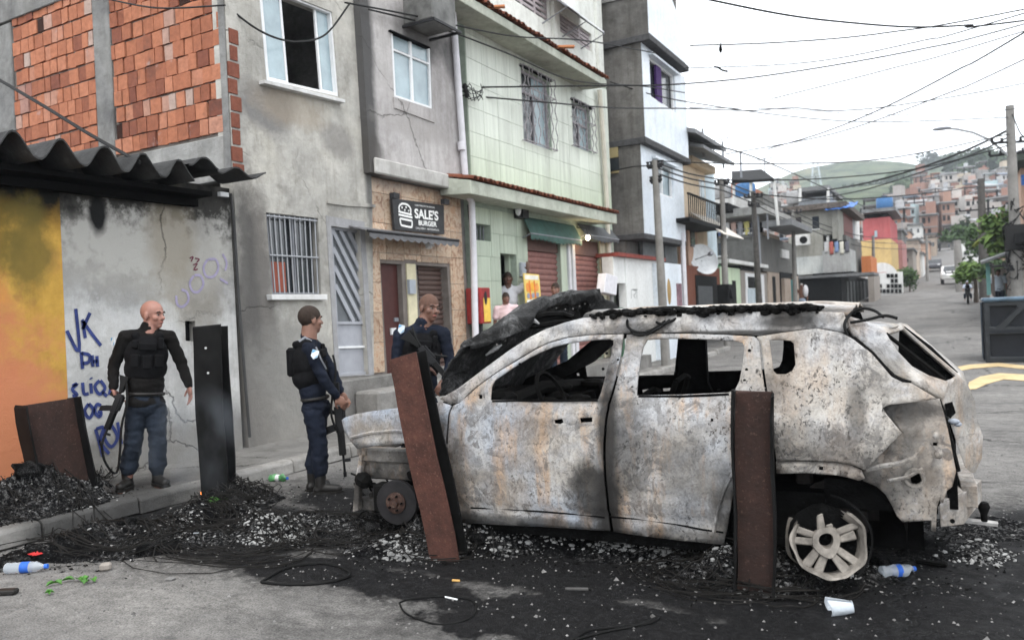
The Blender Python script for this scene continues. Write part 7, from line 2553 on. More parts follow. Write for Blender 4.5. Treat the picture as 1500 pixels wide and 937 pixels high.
# cowl, dashboard, floor, firewall, seats, far interior
m_ = MB()
m_.bb((.33, .12, .9), (.52, WID - .12, .98))
m_.bb((.6, .14, .72), (.85, WID - .14, .9))
m_.tube([(.75, .16, .95), (.72, .9, 1.0), (.75, WID - .16, .95)], .05, 8)
for i in range(14):
 m_.ell((rr.uniform(.55, .95), rr.uniform(.2, 1.6), rr.uniform(.88, 1.0)), (rr.uniform(.05, .14), rr.uniform(.05, .14), rr.uniform(.03, .07)), 8, 5)
part('dashboard_remains', m_, M_CHAR, car, local=True)
m_ = MB()
m_.bb((.4, .1, .2), (2.7, WID - .1, .24))
m_.bb((2.2, .12, .24), (2.75, WID - .12, .5))
m_.bb((2.75, .14, .42), (3.3, WID - .14, .58))
part('floor_pan', m_, M_SOOT, car, local=True)
def seat(x, y, back):
 m_ = MB()
 for s_ in (-.22, .22):
  m_.tube([(x, y + s_, .35), (x + .45, y + s_, .4), (x + .58, y + s_ * .9, .75), (x + .68, y + s_ * .8, back)], .022, 6)
 m_.tube([(x + .68, y - .18, back), (x + .7, y, back + .03), (x + .68, y + .18, back)], .02, 6)
 for k in range(4):
  m_.tube([(x + .5 + .05 * k, y - .2, .5 + .12 * k), (x + .5 + .05 * k, y + .2, .5 + .12 * k)], .008, 4)
 m_.bb((x, y - .22, .33), (x + .45, y + .22, .38))
 part('seat_frame', m_, M_CHAR, car, local=True)
seat(1.0, .5, 1.0)
seat(1.0, 1.3, 1.02)
m_ = MB()
m_.bb((2.3, .2, .5), (2.38, WID - .2, .97))
part('rear_seat_back', m_, M_CHAR, car, local=True, bevel=.02)
m_ = MB()
m_.lathe([(.17, -.012), (.19, -.012), (.19, .012), (.17, .012), (.17, -.012)], (.98, .5, .98), 20, rot=Matrix.Rotation(R(65), 3, 'Y'), cap=False)
part('steering_wheel', m_, M_CHAR, car, local=True)
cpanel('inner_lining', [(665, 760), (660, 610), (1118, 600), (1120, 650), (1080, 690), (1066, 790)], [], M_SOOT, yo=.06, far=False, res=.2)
# far B pillar slab seen through the rear window, hanging char under it
m_ = MB()
a = [C3(996, 497, 1.6), C3(1033, 497, 1.6), C3(1036, 560, 1.62), C3(1046, 580, 1.62), C3(985, 580, 1.62), C3(994, 540, 1.62)]
m_.prism(a, (0, .06, 0))
part('far_pillar', m_, M_SOOT, car, local=True)
m_ = MB()
a = [C3(752, 566, 1.3), C3(775, 552, 1.3), C3(850, 520, 1.4), C3(885, 497, 1.45), C3(905, 497, 1.45), C3(868, 530, 1.42), C3(800, 566, 1.32), C3(770, 580, 1.3)]
m_.prism(a, (0, .05, 0))
part('fallen_trim', m_, M_SOOT, car, local=True)
# wheel wells, sill underside, rear axle
m_ = MB()
ax, az = CU(1205, 745, yfix=.2)
def well(a, b):
 an = math.pi * (1.08 - 1.16 * a)
 return (ax + .42 * math.cos(an), .1 + b * .5, .28 + .36 * math.sin(an))
m_.grid(well, 20, 3)
m_.bb((ax - .45, .58, .1), (ax + .5, .62, .66))
m_.bb((.5, .1, .13), (2.25, .2, .2))
part('wheel_well', m_, M_SOOT, car, local=True)
m_ = MB()
m_.tube([(ax, .3, .3), (ax, 1.5, .3)], .05, 8)
m_.tube([(ax - .1, .35, .3), (ax - .12, .4, .68)], .05, 8)
m_.tube([(ax + .1, .3, .28), (ax - .7, .45, .3)], .04, 6)
m_.bb((ax - .8, .35, .24), (2.95, .45, .36))
m_.bb((ax + .1, .55, .26), (3.0, 1.3, .38))
m_.lathe([(.0, -.02), (.12, -.02), (.12, .02), (.0, .02)], (ax + .02, .26, .42), 18, rot=Matrix.Rotation(R(90), 3, 'X'))
part('rear_axle', m_, plain('scorched axle', (.03, .026, .024), .8, var=.5, ns=14), car, local=True)
# bumper beam and tow ball
m_ = MB()
bA, bB = C3(1377, 733, .34), C3(1436, 700, 1.0)
for (dz0, dz1, mx) in ((-.06, .06, 0),):
 pts = [C3(1376, 738, .3), C3(1412, 722, .42), C3(1438, 702, .9), C3(1438, 734, .9), C3(1412, 768, .42), C3(1378, 772, .3)]
 m_.prism([pts[0], pts[1], pts[4], pts[5]], (.0, .06, 0))
 m_.prism([pts[1], pts[2], pts[3], pts[4]], (-.05, .03, 0))
 m_.prism([pts[0], pts[1], pts[1] + Vector((-.03, .12, .02)), pts[0] + Vector((-.03, .12, .02))], (0, 0, .008))
m_.bb((3.42, .5, .38), (3.5, 1.5, .5))
bo = part('bumper_beam', m_, burnt('burnt beam', [], .3, .3, .95), car, local=True, bevel=.01)
m_ = MB()
m_.lathe([(.012, -.004), (.012, .006)], C3(1395, 762, .33) + Vector((0, -.01, 0)), 8, rot=Matrix.Rotation(R(90), 3, 'X'))
part('bolt_hole', m_, M_SOOT, bo, local=True)
m_ = MB()
tb_ = C3(1420, 770, .9)
tb_.z = .2
m_.tube([(3.1, .9, .25), (3.45, .9, .21), (C3(1462, 776, .9).x, .9, .2)], .018, 6)
part('tow_bar', m_, plain('ashy bar', (.42, .41, .4), .8, var=.3, ns=20), car, local=True)
m_ = MB()
m_.lathe([(.02, 0), (.018, .04), (.025, .06), (.034, .085), (.025, .11), (0, .118)], (C3(1442, 768, .9).x, .9, tb_.z + .012), 12)
part('tow_ball', m_, M_CHAR, car, local=True, smooth=True)
# far tail wall closing the body
m_ = MB()
m_.bb((3.35, .35, .4), (3.4, WID - .2, 1.0))
part('boot_wall', m_, M_SOOT, car, local=True)
# charred cable mess on the roof edge
M_CHARW = plain('charred wire', (.007, .007, .007), .7, spec=.12)
m_ = MB()
rr = random.Random(31)
for i in range(420):
 t = rr.random() ** .8
 u = 868 + t * 330 + rr.uniform(-8, 8)
 v = 462 - 5 * t + rr.gauss(0, 2.2) - 2
 y_ = .16 + rr.uniform(0, .14)
 p = C3(u, v, y_)
 p.z = roofz(p.x) + rr.uniform(-.008, .03)
 s_ = rr.uniform(.006, .022)
 m_.ell(p, (s_ * 2, s_ * 1.4, s_), 5, 3, rot=Matrix.Rotation(rr.uniform(0, 3), 3, 'Z'))
tag(part('roof_char', m_, M_CHAR, car, local=True), kind='stuff')
for pts in ([(915, 461), (917, 475), (930, 488), (950, 489), (972, 477), (990, 463), (1010, 456)], [(918, 462), (922, 478), (940, 487), (962, 480), (985, 462)], [(935, 461), (950, 470), (975, 474), (1000, 462)], [(1000, 458), (1040, 454), (1090, 458), (1150, 455), (1200, 456)],
   [(905, 462), (940, 456), (985, 453), (1030, 457), (1080, 455)], [(1242, 490), (1238, 474), (1246, 462), (1262, 455), (1280, 458), (1294, 464)], [(1246, 472), (1270, 468), (1296, 462), (1315, 466)]):
 m_ = MB()
 P = [Vector(c3(u, v, -.012)) for u, v in pts]
 P = [Vector((p.x, p.y - (.02 if p.z < 1.46 else -.06), p.z + (.012 if p.z > 1.46 else 0))) for p in P]
 Q = [along(P, i / 24) for i in range(25)]
 m_.tube(Q, .0085, 5)
 part('charred_wire', m_, M_CHARW, car, local=True, smooth=True)
def crumple(obs, amp, f=9):
 for o in obs:
  for v in o.data.vertices:
   c = v.co
   v.co = c + Vector((mnoise.noise((c.x * f, c.y * f, c.z * f)), mnoise.noise((c.x * f + 9, c.y * f, c.z * f)), mnoise.noise((c.x * f, c.y * f + 7, c.z * f)))) * amp
# loose rear wheel, leaning under the arch
M_ALLOY = plain('ashy alloy', (.27, .245, .215), .6, var=.5, ns=14, bump=.006, bs=40, dirt=.65)
wc = C3(1211, 792, -.05)
wl = thing('alloy_wheel', 'broken pale alloy wheel rim leaning under the rear arch of the burnt car', 'wheel', CARM @ wc)
nrm = (CARM.to_3x3() @ Vector((.3, -1, .22))).normalized()
wr = nrm.to_track_quat('Z', 'Y').to_matrix()
RO = .19
upl = wr.transposed() @ Vector((0, 0, 1))
UPA = math.atan2(upl.y, upl.x)
def rimarc(prof, a0, a1, n, jag=.02):
 m_ = MB()
 q_ = random.Random(6)
 vs, fs = [], []
 for j in range(n + 1):
  an = UPA + a0 + (a1 - a0) * j / n
  for (r_, h) in prof:
   e = q_.uniform(-jag, jag) if j in (0, n) else 0
   vs.append((CARM @ wc) + wr @ Vector((r_ * math.cos(an + e * 4), r_ * math.sin(an + e * 4), h)))
 k = len(prof)
 fs = [(j * k + i, j * k + (i + 1) % k, (j + 1) * k + (i + 1) % k, (j + 1) * k + i) for j in range(n) for i in range(k)]
 return m_.add(vs, fs)
m_ = rimarc([(RO - .012, .055), (RO, .06), (RO, .045), (RO - .018, .02), (RO - .022, -.1), (RO, -.13), (RO - .01, -.135), (RO - .035, -.1), (RO - .03, .02)], .95, 6.28 - .62, 44)
rim = part('rim', m_, M_ALLOY, wl, smooth=True)
m_ = MB()
m_.lathe([(.035, .03), (.07, .03), (.078, .0), (.07, -.03), (.035, -.03), (.035, .03)], CARM @ wc, 20, rot=wr, cap=False)
part('hub_ring', m_, M_ALLOY, wl, smooth=True)
rr = random.Random(3)
for i in range(5):
 an = UPA + .05 + i * 2 * math.pi / 5
 for s_ in (-1, 1):
  L = RO - .015
  if i == 0:
   L = .12 + .03 * s_
  if i == 4 and s_ < 0:
   L = .14
  m_ = MB()
  a0, a1 = an + s_ * .3, an + s_ * .17
  p0 = Vector((.06 * math.cos(a0), .06 * math.sin(a0), .02))
  p1 = Vector((L * math.cos(a1), L * math.sin(a1), .035 + rr.uniform(-.012, .012)))
  d = (p1 - p0).normalized()
  sd_ = Vector((-d.y, d.x, 0)) * .019
  k0, k1_ = rr.uniform(.7, 1.0), rr.uniform(.8, 1.4)
  pts = [p0 + sd_ * k0, p1 + sd_ * k1_, p1 - sd_ * k1_, p0 - sd_ * k0]
  m_.prism([(CARM @ wc) + wr @ q for q in pts], wr @ Vector((0, 0, -.03)))
  part('spoke', m_, M_ALLOY, wl, bevel=.006)
m_ = MB()
m_.lathe([(.02, -.06), (.19, -.06), (.19, -.05), (.02, -.05)], CARM @ wc, 24, rot=wr)
part('sooty_back', m_, M_SOOT, wl)
m_ = MB()
tw = [(CARM @ wc) + wr @ Vector(((RO + .05) * math.cos(t), (RO + .05) * math.sin(t), -.06 + .02 * math.sin(t * 3))) for t in [(-.9 + i * .09) for i in range(26)]]
m_.tube(tw, .006, 5)
part('tyre_wire', m_, M_CHARW, wl)
crumple([o for o in wl.children if not o.name.startswith('tyre')], .022)
# ================================================================== steel beams planted in the road
def rustmat(name, soot, c0=(.04, .018, .014), c1=(.1, .042, .031)):
 g = G(name)
 col = g.ramp(g.noise(7, 8, .7), [(.3, c0), (.6, c1), (.75, (.16, .085, .062))])
 sp = g.ramp(g.noise(60, 3, .7), [(.6, 0), (.68, 1)])
 col = g.mix(g.m('MULTIPLY', sp, .5), col, (.25, .15, .11))
 if soot:
  b = g.ramp(g.noise(2.2, 6, .7, g.mp(scale=(1, 1, .4))), [(.5 - soot * .25, 1), (.62 + soot * .2, 0)])
  col = g.mix(g.m('MULTIPLY', b, soot), col, (.012, .011, .011))
 return g.done(col, .8, g.noise(35, 5, .7), .006, spec=.2)
M_RUST = rustmat('rusty steel', .15)
M_RUSTS = rustmat('sooty rusty steel', .85, (.03, .016, .012), (.065, .03, .022))
M_BSTEEL = plain('soot black steel', (.006, .006, .006), .7, var=.6, ns=6, spec=.12)
def beam(label, base, top, b, h, turn, mats, t=.014, recess=False, holes=()):
 """H section from base to top (world points); turn: degrees the seen face is turned to the left of the viewer"""
 axis = (top - base)
 L = axis.length
 az_ = axis.normalized()
 tc = Vector((CP[0] - base.x, CP[1] - base.y, 0)).normalized()
 right = Vector((-tc.y, tc.x, 0)) * 1.0
 right = Vector((tc.y * -1, tc.x, 0))
 if right.dot(Vector((1, .5, 0))) < 0:
  right = -right
 n = tc * math.cos(R(turn)) - right * math.sin(R(turn))
 n = (n - az_ * n.dot(az_)).normalized()
 s_ = az_.cross(n).normalized()
 if s_.dot(right) < 0:
  s_ = -s_
 M = Matrix(((s_.x, n.x, az_.x, base.x), (s_.y, n.y, az_.y, base.y), (s_.z, n.z, az_.z, base.z), (0, 0, 0, 1)))
 rt = thing('steel_beam', label, 'beam', base)
 rt.matrix_basis = M
 WM[rt] = M
 q = random.Random(len(label))
 def slab(lo, hi, jag=True):
  m_ = MB()
  vs = []
  for zi in range(9):
   z = lo[2] + (hi[2] - lo[2]) * zi / 8
   for (x, y) in ((lo[0], lo[1]), (hi[0], lo[1]), (hi[0], hi[1]), (lo[0], hi[1])):
    vs.append((x + q.uniform(-.003, .003) + .006 * math.sin(zi * .9 + lo[1] * 9), y + q.uniform(-.003, .003), z + (q.uniform(-.022, .006) if zi == 8 else 0)))
  fs = [(k * 4 + i, k * 4 + (i + 1) % 4, (k + 1) * 4 + (i + 1) % 4, (k + 1) * 4 + i) for k in range(8) for i in range(4)]
  fs += [(3, 2, 1, 0), (32, 33, 34, 35)]
  m_.add(vs, fs)
  return m_
 if recess:                                  # web faces the viewer between the two flanges
  part('web', slab((-b / 2 + t, -t / 2, 0), (b / 2 - t, t / 2, L - .004)), mats[1], rt, local=True)
  part('flange', slab((-b / 2, -h / 2, 0), (-b / 2 + t, h / 2, L)), mats[0], rt, local=True)
  part('flange', slab((b / 2 - t, -h / 2, 0), (b / 2, h / 2, L - .01)), mats[2], rt, local=True)
 else:                                       # flange faces the viewer
  part('flange', slab((-b / 2, h / 2 - t, 0), (b / 2, h / 2, L)), mats[0], rt, local=True)
  part('flange', slab((-b / 2, -h / 2, 0), (b / 2, -h / 2 + t, L - .01)), mats[2], rt, local=True)
  part('web', slab((-t / 2, -h / 2 + t, 0), (t / 2, h / 2 - t, L - .004)), mats[1], rt, local=True)
 for (x, z) in holes:
  m_ = MB()
  m_.lathe([(.011, h / 2 - .001), (.011, h / 2 + .0015)], (x, 0, L - z), 8, rot=Matrix.Rotation(R(-90), 3, 'X'))
  part('bolt_hole', m_, plain('pale chip', (.5, .5, .5), .8) if 'pale chip' not in bpy.data.materials else bpy.data.materials['pale chip'], rt, local=True)
 return rt
def standing(ub, vb, ut, vt, z=0, fwd=0):
 """base on the ground under photo pixel (ub, vb); top where pixel (ut, vt) meets the upright plane through the base facing the viewer"""
 B = PZ(ub, vb, z)
 tc = Vector((-B.x, -B.y, 0)).normalized()
 r = Vector(ray(ut, vt))
 C_ = Vector(CP)
 t = ((B - C_).dot(tc)) / r.dot(tc)
 return B, C_ + r * t
B, T_ = standing(100, 752, 70, 586, .05)
B += (B - T_) * .12
beam('wide leaning sooty steel beam in the burnt heap before the yellow wall', B, T_, .43, .26, -22, (M_BSTEEL, M_RUSTS, M_BSTEEL), recess=True)
B, T_ = standing(321, 735, 308, 476)
beam('tall upright black steel beam with small holes before the graffitied wall', B, T_, .245, .2, 22, (M_BSTEEL, M_BSTEEL, M_BSTEEL), holes=((-.01, .2), (-.0, .42)))
m_ = MB()
B, T_ = standing(655, 800, 596, 517, .075)
B += (B - T_) * .06
beam('leaning steel beam with rust red face before the front door of the burnt car', B, T_, .215, .135, 32, (M_RUST, M_BSTEEL, M_BSTEEL))
B, T_ = standing(1106, 846, 1103, 570, .09)
B += (B - T_) * .07
beam('short upright brown steel beam before the rear door of the burnt car', B, T_, .212, .16, 4, (M_BSTEEL, M_RUSTS, M_BSTEEL), recess=True)
# ================================================================== people
def skinmat(name, c):
 g = G(name)
 col = g.mix(g.ramp(g.noise(16, 5), [(.35, 0), (.7, 1)]), tuple(x * .82 for x in c), c)
 g.b.inputs['Subsurface Weight'].default_value = .12
 g.b.inputs['Subsurface Radius'].default_value = (.02, .008, .004)
 return g.done(col, .5, g.noise(90, 3), .001, spec=.35)
def cloth(name, c, var=.35):
 g = G(name)
 n1 = g.noise(5, 7, .65)
 col = g.mix(g.ramp(n1, [(.3, 0), (.7, 1)]), tuple(x * (1 - var) for x in c), tuple(x * (1 + var) for x in c))
 return g.done(col, .9, g.m('ADD', g.noise(24, 6, .6), g.m('MULTIPLY', g.noise(260, 2), .25)), .006, spec=.12)
M_SK1, M_SK2, M_SK3 = skinmat('ruddy skin', (.34, .17, .13)), skinmat('tan skin', (.235, .125, .09)), skinmat('brown skin', (.175, .09, .065))
M_SK4 = skinmat('dark skin', (.13, .065, .045))
M_NAVY = cloth('navy uniform', (.009, .012, .021))
M_BLACKC = cloth('black uniform jacket', (.0075, .0068, .0064))
M_NAVYT = cloth('faded navy trousers', (.017, .023, .034))
M_VEST = cloth('black vest', (.0055, .0055, .0062), .4)
M_BOOT = plain('black boot', (.012, .011, .01), .5, var=.4, spec=.25)
M_HAIR = plain('black hair', (.03, .02, .015), .8, var=.3, ns=60, bump=.003, bs=300)
M_STUB = plain('shaved hair', (.1, .055, .04), .8, var=.25, ns=80)
M_EYEW = plain('eye white', (.3, .27, .25), .4)
M_EYED = plain('eye dark', (.01, .008, .006), .3)
M_LIP = plain('lips', (.3, .12, .1), .5)
def cone(m_, a, b, ra, rb_, n=12):
 a, b = Vector(a), Vector(b)
 d = (b - a)
 L = d.length
 if L < 1e-5:
  return
 d = d / L
 path, rs = [], []
 for k in range(5):
  an = math.pi / 2 * (k / 4)
  path.append(a - d * (ra * math.cos(an)))
  rs.append(max(ra * math.sin(an), .001))
 for k in range(1, 4):
  path.append(a + d * L * k / 4)
  rs.append(ra + (rb_ - ra) * k / 4)
 for k in range(5):
  an = math.pi / 2 * (1 - k / 4)
  path.append(b + d * (rb_ * math.cos(an)))
  rs.append(max(rb_ * math.sin(an), .001))
 m_.tube(path, rs, n)
def frame3(x, z):
 """rotation whose z column is z and x column close to x"""
 z = Vector(z).normalized()
 x = Vector(x)
 x = (x - z * x.dot(z)).normalized()
 y = z.cross(x)
 return Matrix(((x.x, y.x, z.x), (x.y, y.y, z.y), (x.z, y.z, z.z)))
TMPS = bpy.data.scenes.new('scratch')
def remesh(m_, name, mats, voxel, smooth=6, wr=None):
 me = m_.mesh('tmp', M_SOOT)
 ob = bpy.data.objects.new('tmp', me)
 TMPS.collection.objects.link(ob)
 r = ob.modifiers.new('r', 'REMESH')
 r.mode, r.voxel_size, r.use_smooth_shade = 'VOXEL', voxel, True
 s_ = ob.modifiers.new('s', 'SMOOTH')
 s_.iterations, s_.factor = smooth, .5
 vl = TMPS.view_layers[0]
 vl.update()
 dg = vl.depsgraph
 out = bpy.data.meshes.new_from_object(ob.evaluated_get(dg))
 bpy.data.objects.remove(ob)
 bpy.data.meshes.remove(me)
 out.name = name
 out.materials.clear()
 out.materials.append(mats)
 out.polygons.foreach_set('use_smooth', [True] * len(out.polygons))
 if wr:
  amp, fx_, fz_ = wr
  for v in out.vertices:
   c = v.co
   nn = mnoise.noise((c.x * fx_, c.y * fx_, c.z * fz_)) + .6 * (1 - abs(mnoise.noise((c.x * fx_ * 1.7 + 5, c.y * fx_ * 1.7, c.z * fz_ * 2.2)))) - .4
   v.co = c + v.normal * (amp * nn)
 return out
def hand(m_, w, d, palmn, s=1.0, curl=.7, side=1):
 """palm from wrist w along d; palmn = direction the palm faces; fingers curl toward it"""
 d = Vector(d).normalized()
 pn = Vector(palmn)
 pn = (pn - d * pn.dot(d)).normalized()
 ac = d.cross(pn) * side
 w = Vector(w)
 m_.ell(w + d * .045 * s, (.04 * s, .017 * s, .05 * s), 12, 8, rot=frame3(ac, d))
 for i, (off, ln) in enumerate(((-.03, .07), (-.01, .08), (.01, .076), (.03, .06))):
  p = w + d * .085 * s + ac * off * s
  cd = d.copy()
  a = curl * (.55 + .1 * i)
  for j, f in enumerate((.45, .32, .23)):
   cd = (cd * math.cos(a) + pn * math.sin(a)).normalized()
   e = p + cd * ln * f * s
   cone(m_, p, e, .0095 * s * (1 - .1 * j), .0085 * s * (1 - .1 * j), 8)
   pnn = (pn - cd * pn.dot(cd))
   p = e
   # keep turning in the same plane
   pn2 = pn * math.cos(a) - d * math.sin(a) if False else pn
 p = w + d * .025 * s - ac * .035 * s
 t1 = p + (d * .7 - ac * .55 + pn * .35).normalized() * .038 * s
 t2 = t1 + (d * .85 - ac * .1 + pn * .45).normalized() * .03 * s
 cone(m_, p, t1, .012 * s, .0105 * s, 8)
 cone(m_, t1, t2, .0105 * s, .009 * s, 8)
def human(label, base, J, sp):
 s = sp.get('s', 1.0)
 V = {k: Vector(v) for k, v in J.items()}
 hf = V['hf'].normalized()
 up = V.get('hup', Vector((0, 0, 1)))
 fr = frame3(hf.cross(up) * -1, up) if False else None
 rt = thing('person', label, 'person', base)
 skin = sp['skin']
 # ---- head frame: x = face direction
 zz = up.normalized()
 xx = (hf - zz * hf.dot(zz)).normalized()
 yy = zz.cross(xx)
 HM = Matrix(((xx.x, yy.x, zz.x), (xx.y, yy.y, zz.y), (xx.z, yy.z, zz.z)))
 hc_ = V['head']
 hs = s * sp.get('hs', 1.0)
 hp = lambda x, y, z: hc_ + HM @ Vector((x * hs, y * hs, z * hs))
 lat = (V['sL'] - V['sR']).normalized()
 tor = frame3(lat, V['neck'] - V['pel'])
 m_ = MB()
 m_.ell(hp(-.012, 0, .028), (.098 * hs, .076 * hs, .092 * hs), 18, 14, rot=HM)
 m_.ell(hp(.022, 0, -.045), (.066 * hs, .058 * hs, .075 * hs), 16, 12, rot=HM)
 m_.ell(hp(.05, 0, -.092), (.03 * hs, .03 * hs, .024 * hs), 10, 8, rot=HM)
 m_.ell(hp(.07, 0, .018), (.022 * hs, .052 * hs, .014 * hs), 10, 8, rot=HM)      # brow
 cone(m_, hp(.078, 0, .0), hp(.1, 0, -.03), .009 * hs, .015 * hs, 8)               # nose
 m_.ell(hp(.088, 0, -.036), (.013 * hs, .019 * hs, .009 * hs), 8, 6, rot=HM)
 for q in (-1, 1):
  m_.ell(hp(.052, q * .042, -.028), (.03 * hs, .024 * hs, .026 * hs), 8, 6, rot=HM)   # cheek
  m_.ell(hp(-.008, q * .08, -.012), (.021 * hs, .01 * hs, .034 * hs), 10, 8, rot=HM)  # ear
 cone(m_, hc_ - zz * .06 * s - xx * .015 * s, V['neck'] - zz * .03 * s, .068 * s, .078 * s)
 m_.ell(V['chest'], (.15 * s, .095 * s, .19 * s), 16, 12, rot=tor)
 m_.ell(V['pel'].lerp(V['chest'], .45), (.125 * s, .085 * s, .16 * s), 14, 10, rot=tor)
 m_.ell(V['pel'], (.14 * s, .1 * s, .12 * s), 14, 10, rot=tor)
 for q in 'RL':
  cone(m_, V['neck'] - zz * .06, V['s' + q], .045 * s, .045 * s)
  cone(m_, V['s' + q], V['e' + q], .052 * s, .04 * s)
  cone(m_, V['e' + q], V['w' + q], .04 * s, .027 * s)
  dh = V['d' + q] if 'd' + q in V else (V['w' + q] - V['e' + q])
  hand(m_, V['w' + q], dh, V.get('p' + q, Vector((0, 0, -1))), s * 1.08, sp.get('curl' + q, .6), 1 if q == 'R' else -1)
  cone(m_, V['h' + q], V['k' + q], .078 * s, .055 * s)
  cone(m_, V['k' + q], V['a' + q], .052 * s, .036 * s)
  cone(m_, V['a' + q] - Vector((0, 0, .04)), V['a' + q] + V['t' + q].normalized() * .15 * s - Vector((0, 0, .05)), .035 * s, .03 * s)
 bo = put('body', remesh(m_, 'body', skin, sp.get('vox', .0075), 3), rt)
 # ---- face details
 fm = MB()
 for q in (-1, 1):
  fm.ell(hp(.07, q * .031, -.002), (.0095 * hs, .012 * hs, .006 * hs), 10, 7, rot=HM)
 part('eyes', fm, M_EYEW, bo, smooth='all') if sp.get('face', 1) else None
 if sp.get('face', 1):
  fm = MB()
  for q in (-1, 1):
   fm.ell(hp(.0765, q * .031, -.002), (.004 * hs, .0062 * hs, .0056 * hs), 8, 6, rot=HM)
  part('pupils', fm, M_EYED, bo)
  fm = MB()
  for q in (-1, 1):
   fm.tube([hp(.084, q * .014, .018), hp(.087, q * .032, .024), hp(.076, q * .052, .018)], .0055 * hs, 5)
  part('eyebrows', fm, M_HAIR, bo)
  fm = MB()
  fm.tube([hp(.07, -.026, -.066), hp(.086, -.01, -.063), hp(.086, .01, -.063), hp(.07, .026, -.066)], [.004, .0075, .0075, .004], 6)
  part('mouth', fm, M_LIP, bo, smooth='all')
 if sp.get('hair'):                         # cropped hair: the scalp, lifted a little from the skin
  hi = HM.transposed()
  src = bo.data
  sel, vmap, fs = [], {}, []
  for pl in src.polygons:
   c = hi @ (pl.center - hc_) / hs
   if abs(c.y) < .1 and -.14 < c.x < .12 and c.z > -.07 and c.z > -.045 + (c.x + .05) * .62 + (.03 if -.03 < c.x < .02 and abs(c.y) > .074 else 0) and c.z > -.05:
    for i in pl.vertices:
     if i not in vmap:
      vmap[i] = len(sel)
      v_ = src.vertices[i]
      sel.append(v_.co + v_.normal * .0012 * s)
    fs.append([vmap[i] for i in pl.vertices])
  if fs:
   fm = MB()
   fm.add(sel, fs)
   part('hair', fm, sp['hair'], bo, smooth='all')
 # ---- clothes
 g_ = sp.get('loose', .022)
 if sp.get('shirt'):
  m_ = MB()
  m_.ell(V['chest'], (.155 * s + g_ * .4, .108 * s + g_ * .4, .2 * s), 18, 12, rot=tor)
  m_.ell(V['pel'].lerp(V['chest'], .4), (.15 * s + g_ * .5, .108 * s + g_ * .4, .19 * s), 16, 12, rot=tor)
  if sp.get('hem', 1):
   m_.ell(V['pel'], (.16 * s + g_ * .4, .118 * s + g_ * .4, .1 * s), 16, 10, rot=tor)
  for q in 'RL':
   cone(m_, V['neck'] - zz * .045, V['s' + q], .075 * s, .06 * s + g_ * .1)
   if sp.get('sleeve', 1) == 1:
    cone(m_, V['s' + q], V['e' + q], .058 * s + g_ * .12, .045 * s + g_ * .25)
    cone(m_, V['e' + q], V['e' + q].lerp(V['w' + q], .93), .045 * s + g_ * .25, .034 * s + g_ * .15)
   else:
    cone(m_, V['s' + q], V['s' + q].lerp(V['e' + q], .6), .066 * s + g_ * .3, .06 * s + g_ * .4)
  cone(m_, V['neck'] - zz * .05, V['neck'] + zz * .02, .08 * s, .074 * s)
  part_ = put('shirt', remesh(m_, 'shirt', sp['shirt'], sp.get('cvox', .011), 4, (.009, 13, 24)), rt)
 if sp.get('pants'):
  m_ = MB()
  m_.ell(V['pel'] - zz * .01, (.158 * s + g_ * .4, .12 * s + g_ * .3, .13 * s), 16, 10, rot=tor)
  for q in 'RL':
   cone(m_, V['h' + q], V['k' + q], .088 * s + g_ * .2, .066 * s + g_ * .4)
   if sp.get('pants_long', 1):
    low = V['a' + q] + Vector((0, 0, .075))
    cone(m_, V['k' + q], V['k' + q].lerp(low, .75), .066 * s + g_ * .4, .056 * s + g_ * .7)
    cone(m_, V['k' + q].lerp(low, .7), low, .056 * s + g_ * .85, .046 * s + g_ * .2)
  put('trousers', remesh(m_, 'trousers', sp['pants'], sp.get('cvox', .011), 4, (.011, 12, 22)), rt)
 for q in 'RL':
  if sp.get('boots'):
   m_ = MB()
   t = V['t' + q].normalized()
   a = V['a' + q]
   gnd = Vector((a.x, a.y, sp['gz']))
   cone(m_, a + Vector((0, 0, .12)), gnd + Vector((0, 0, .06)), .052 * s, .048 * s)
   m_.ell(gnd - t * .02 + Vector((0, 0, .045)), (.055 * s, .045 * s, .045), 12, 8, rot=frame3(t, (0, 0, 1)))
   cone(m_, gnd + Vector((0, 0, .06)), gnd + t * .15 * s + Vector((0, 0, .042)), .045 * s, .043 * s)
   bt = put('boot', remesh(m_, 'boot', sp['boots'], .008, 3), rt)
   m_ = MB()
   sd_ = Vector((-t.y, t.x, 0))
   pts = [gnd + t * f * s + sd_ * w_ * s for f, w_ in ((-.075, -.028), (-.03, -.045), (.06, -.042), (.14, -.048), (.185, -.03), (.2, 0), (.185, .03), (.14, .048), (.06, .042), (-.03, .045), (-.075, .028))]
   m_.prism([p + Vector((0, 0, .002)) for p in pts], (0, 0, .024))
   part('sole', m_, M_BOOT, bt)
 if sp.get('vest'):
  m_ = MB()
  c0 = V['chest'] + tor @ Vector((0, 0, .01))
  m_.ell(c0, (.19 * s, .142 * s, .205 * s), 18, 12, rot=tor)
  m_.ell(c0 - tor @ Vector((0, 0, .13)), (.186 * s, .142 * s, .15 * s), 18, 12, rot=tor)
  for q in (-1, 1):
   cone(m_, c0 + tor @ Vector((q * .095, .05, .17)), c0 + tor @ Vector((q * .1, -.06, .17)), .04, .04)
  ve = put('vest', remesh(m_, 'vest', M_VEST, .011, 4, (.006, 14, 14)), rt)
  ang = sp.get('front', 0)                # which way the chest faces, in the torso frame: +1 / -1 along its y
  fy = sp.get('fy', -1)
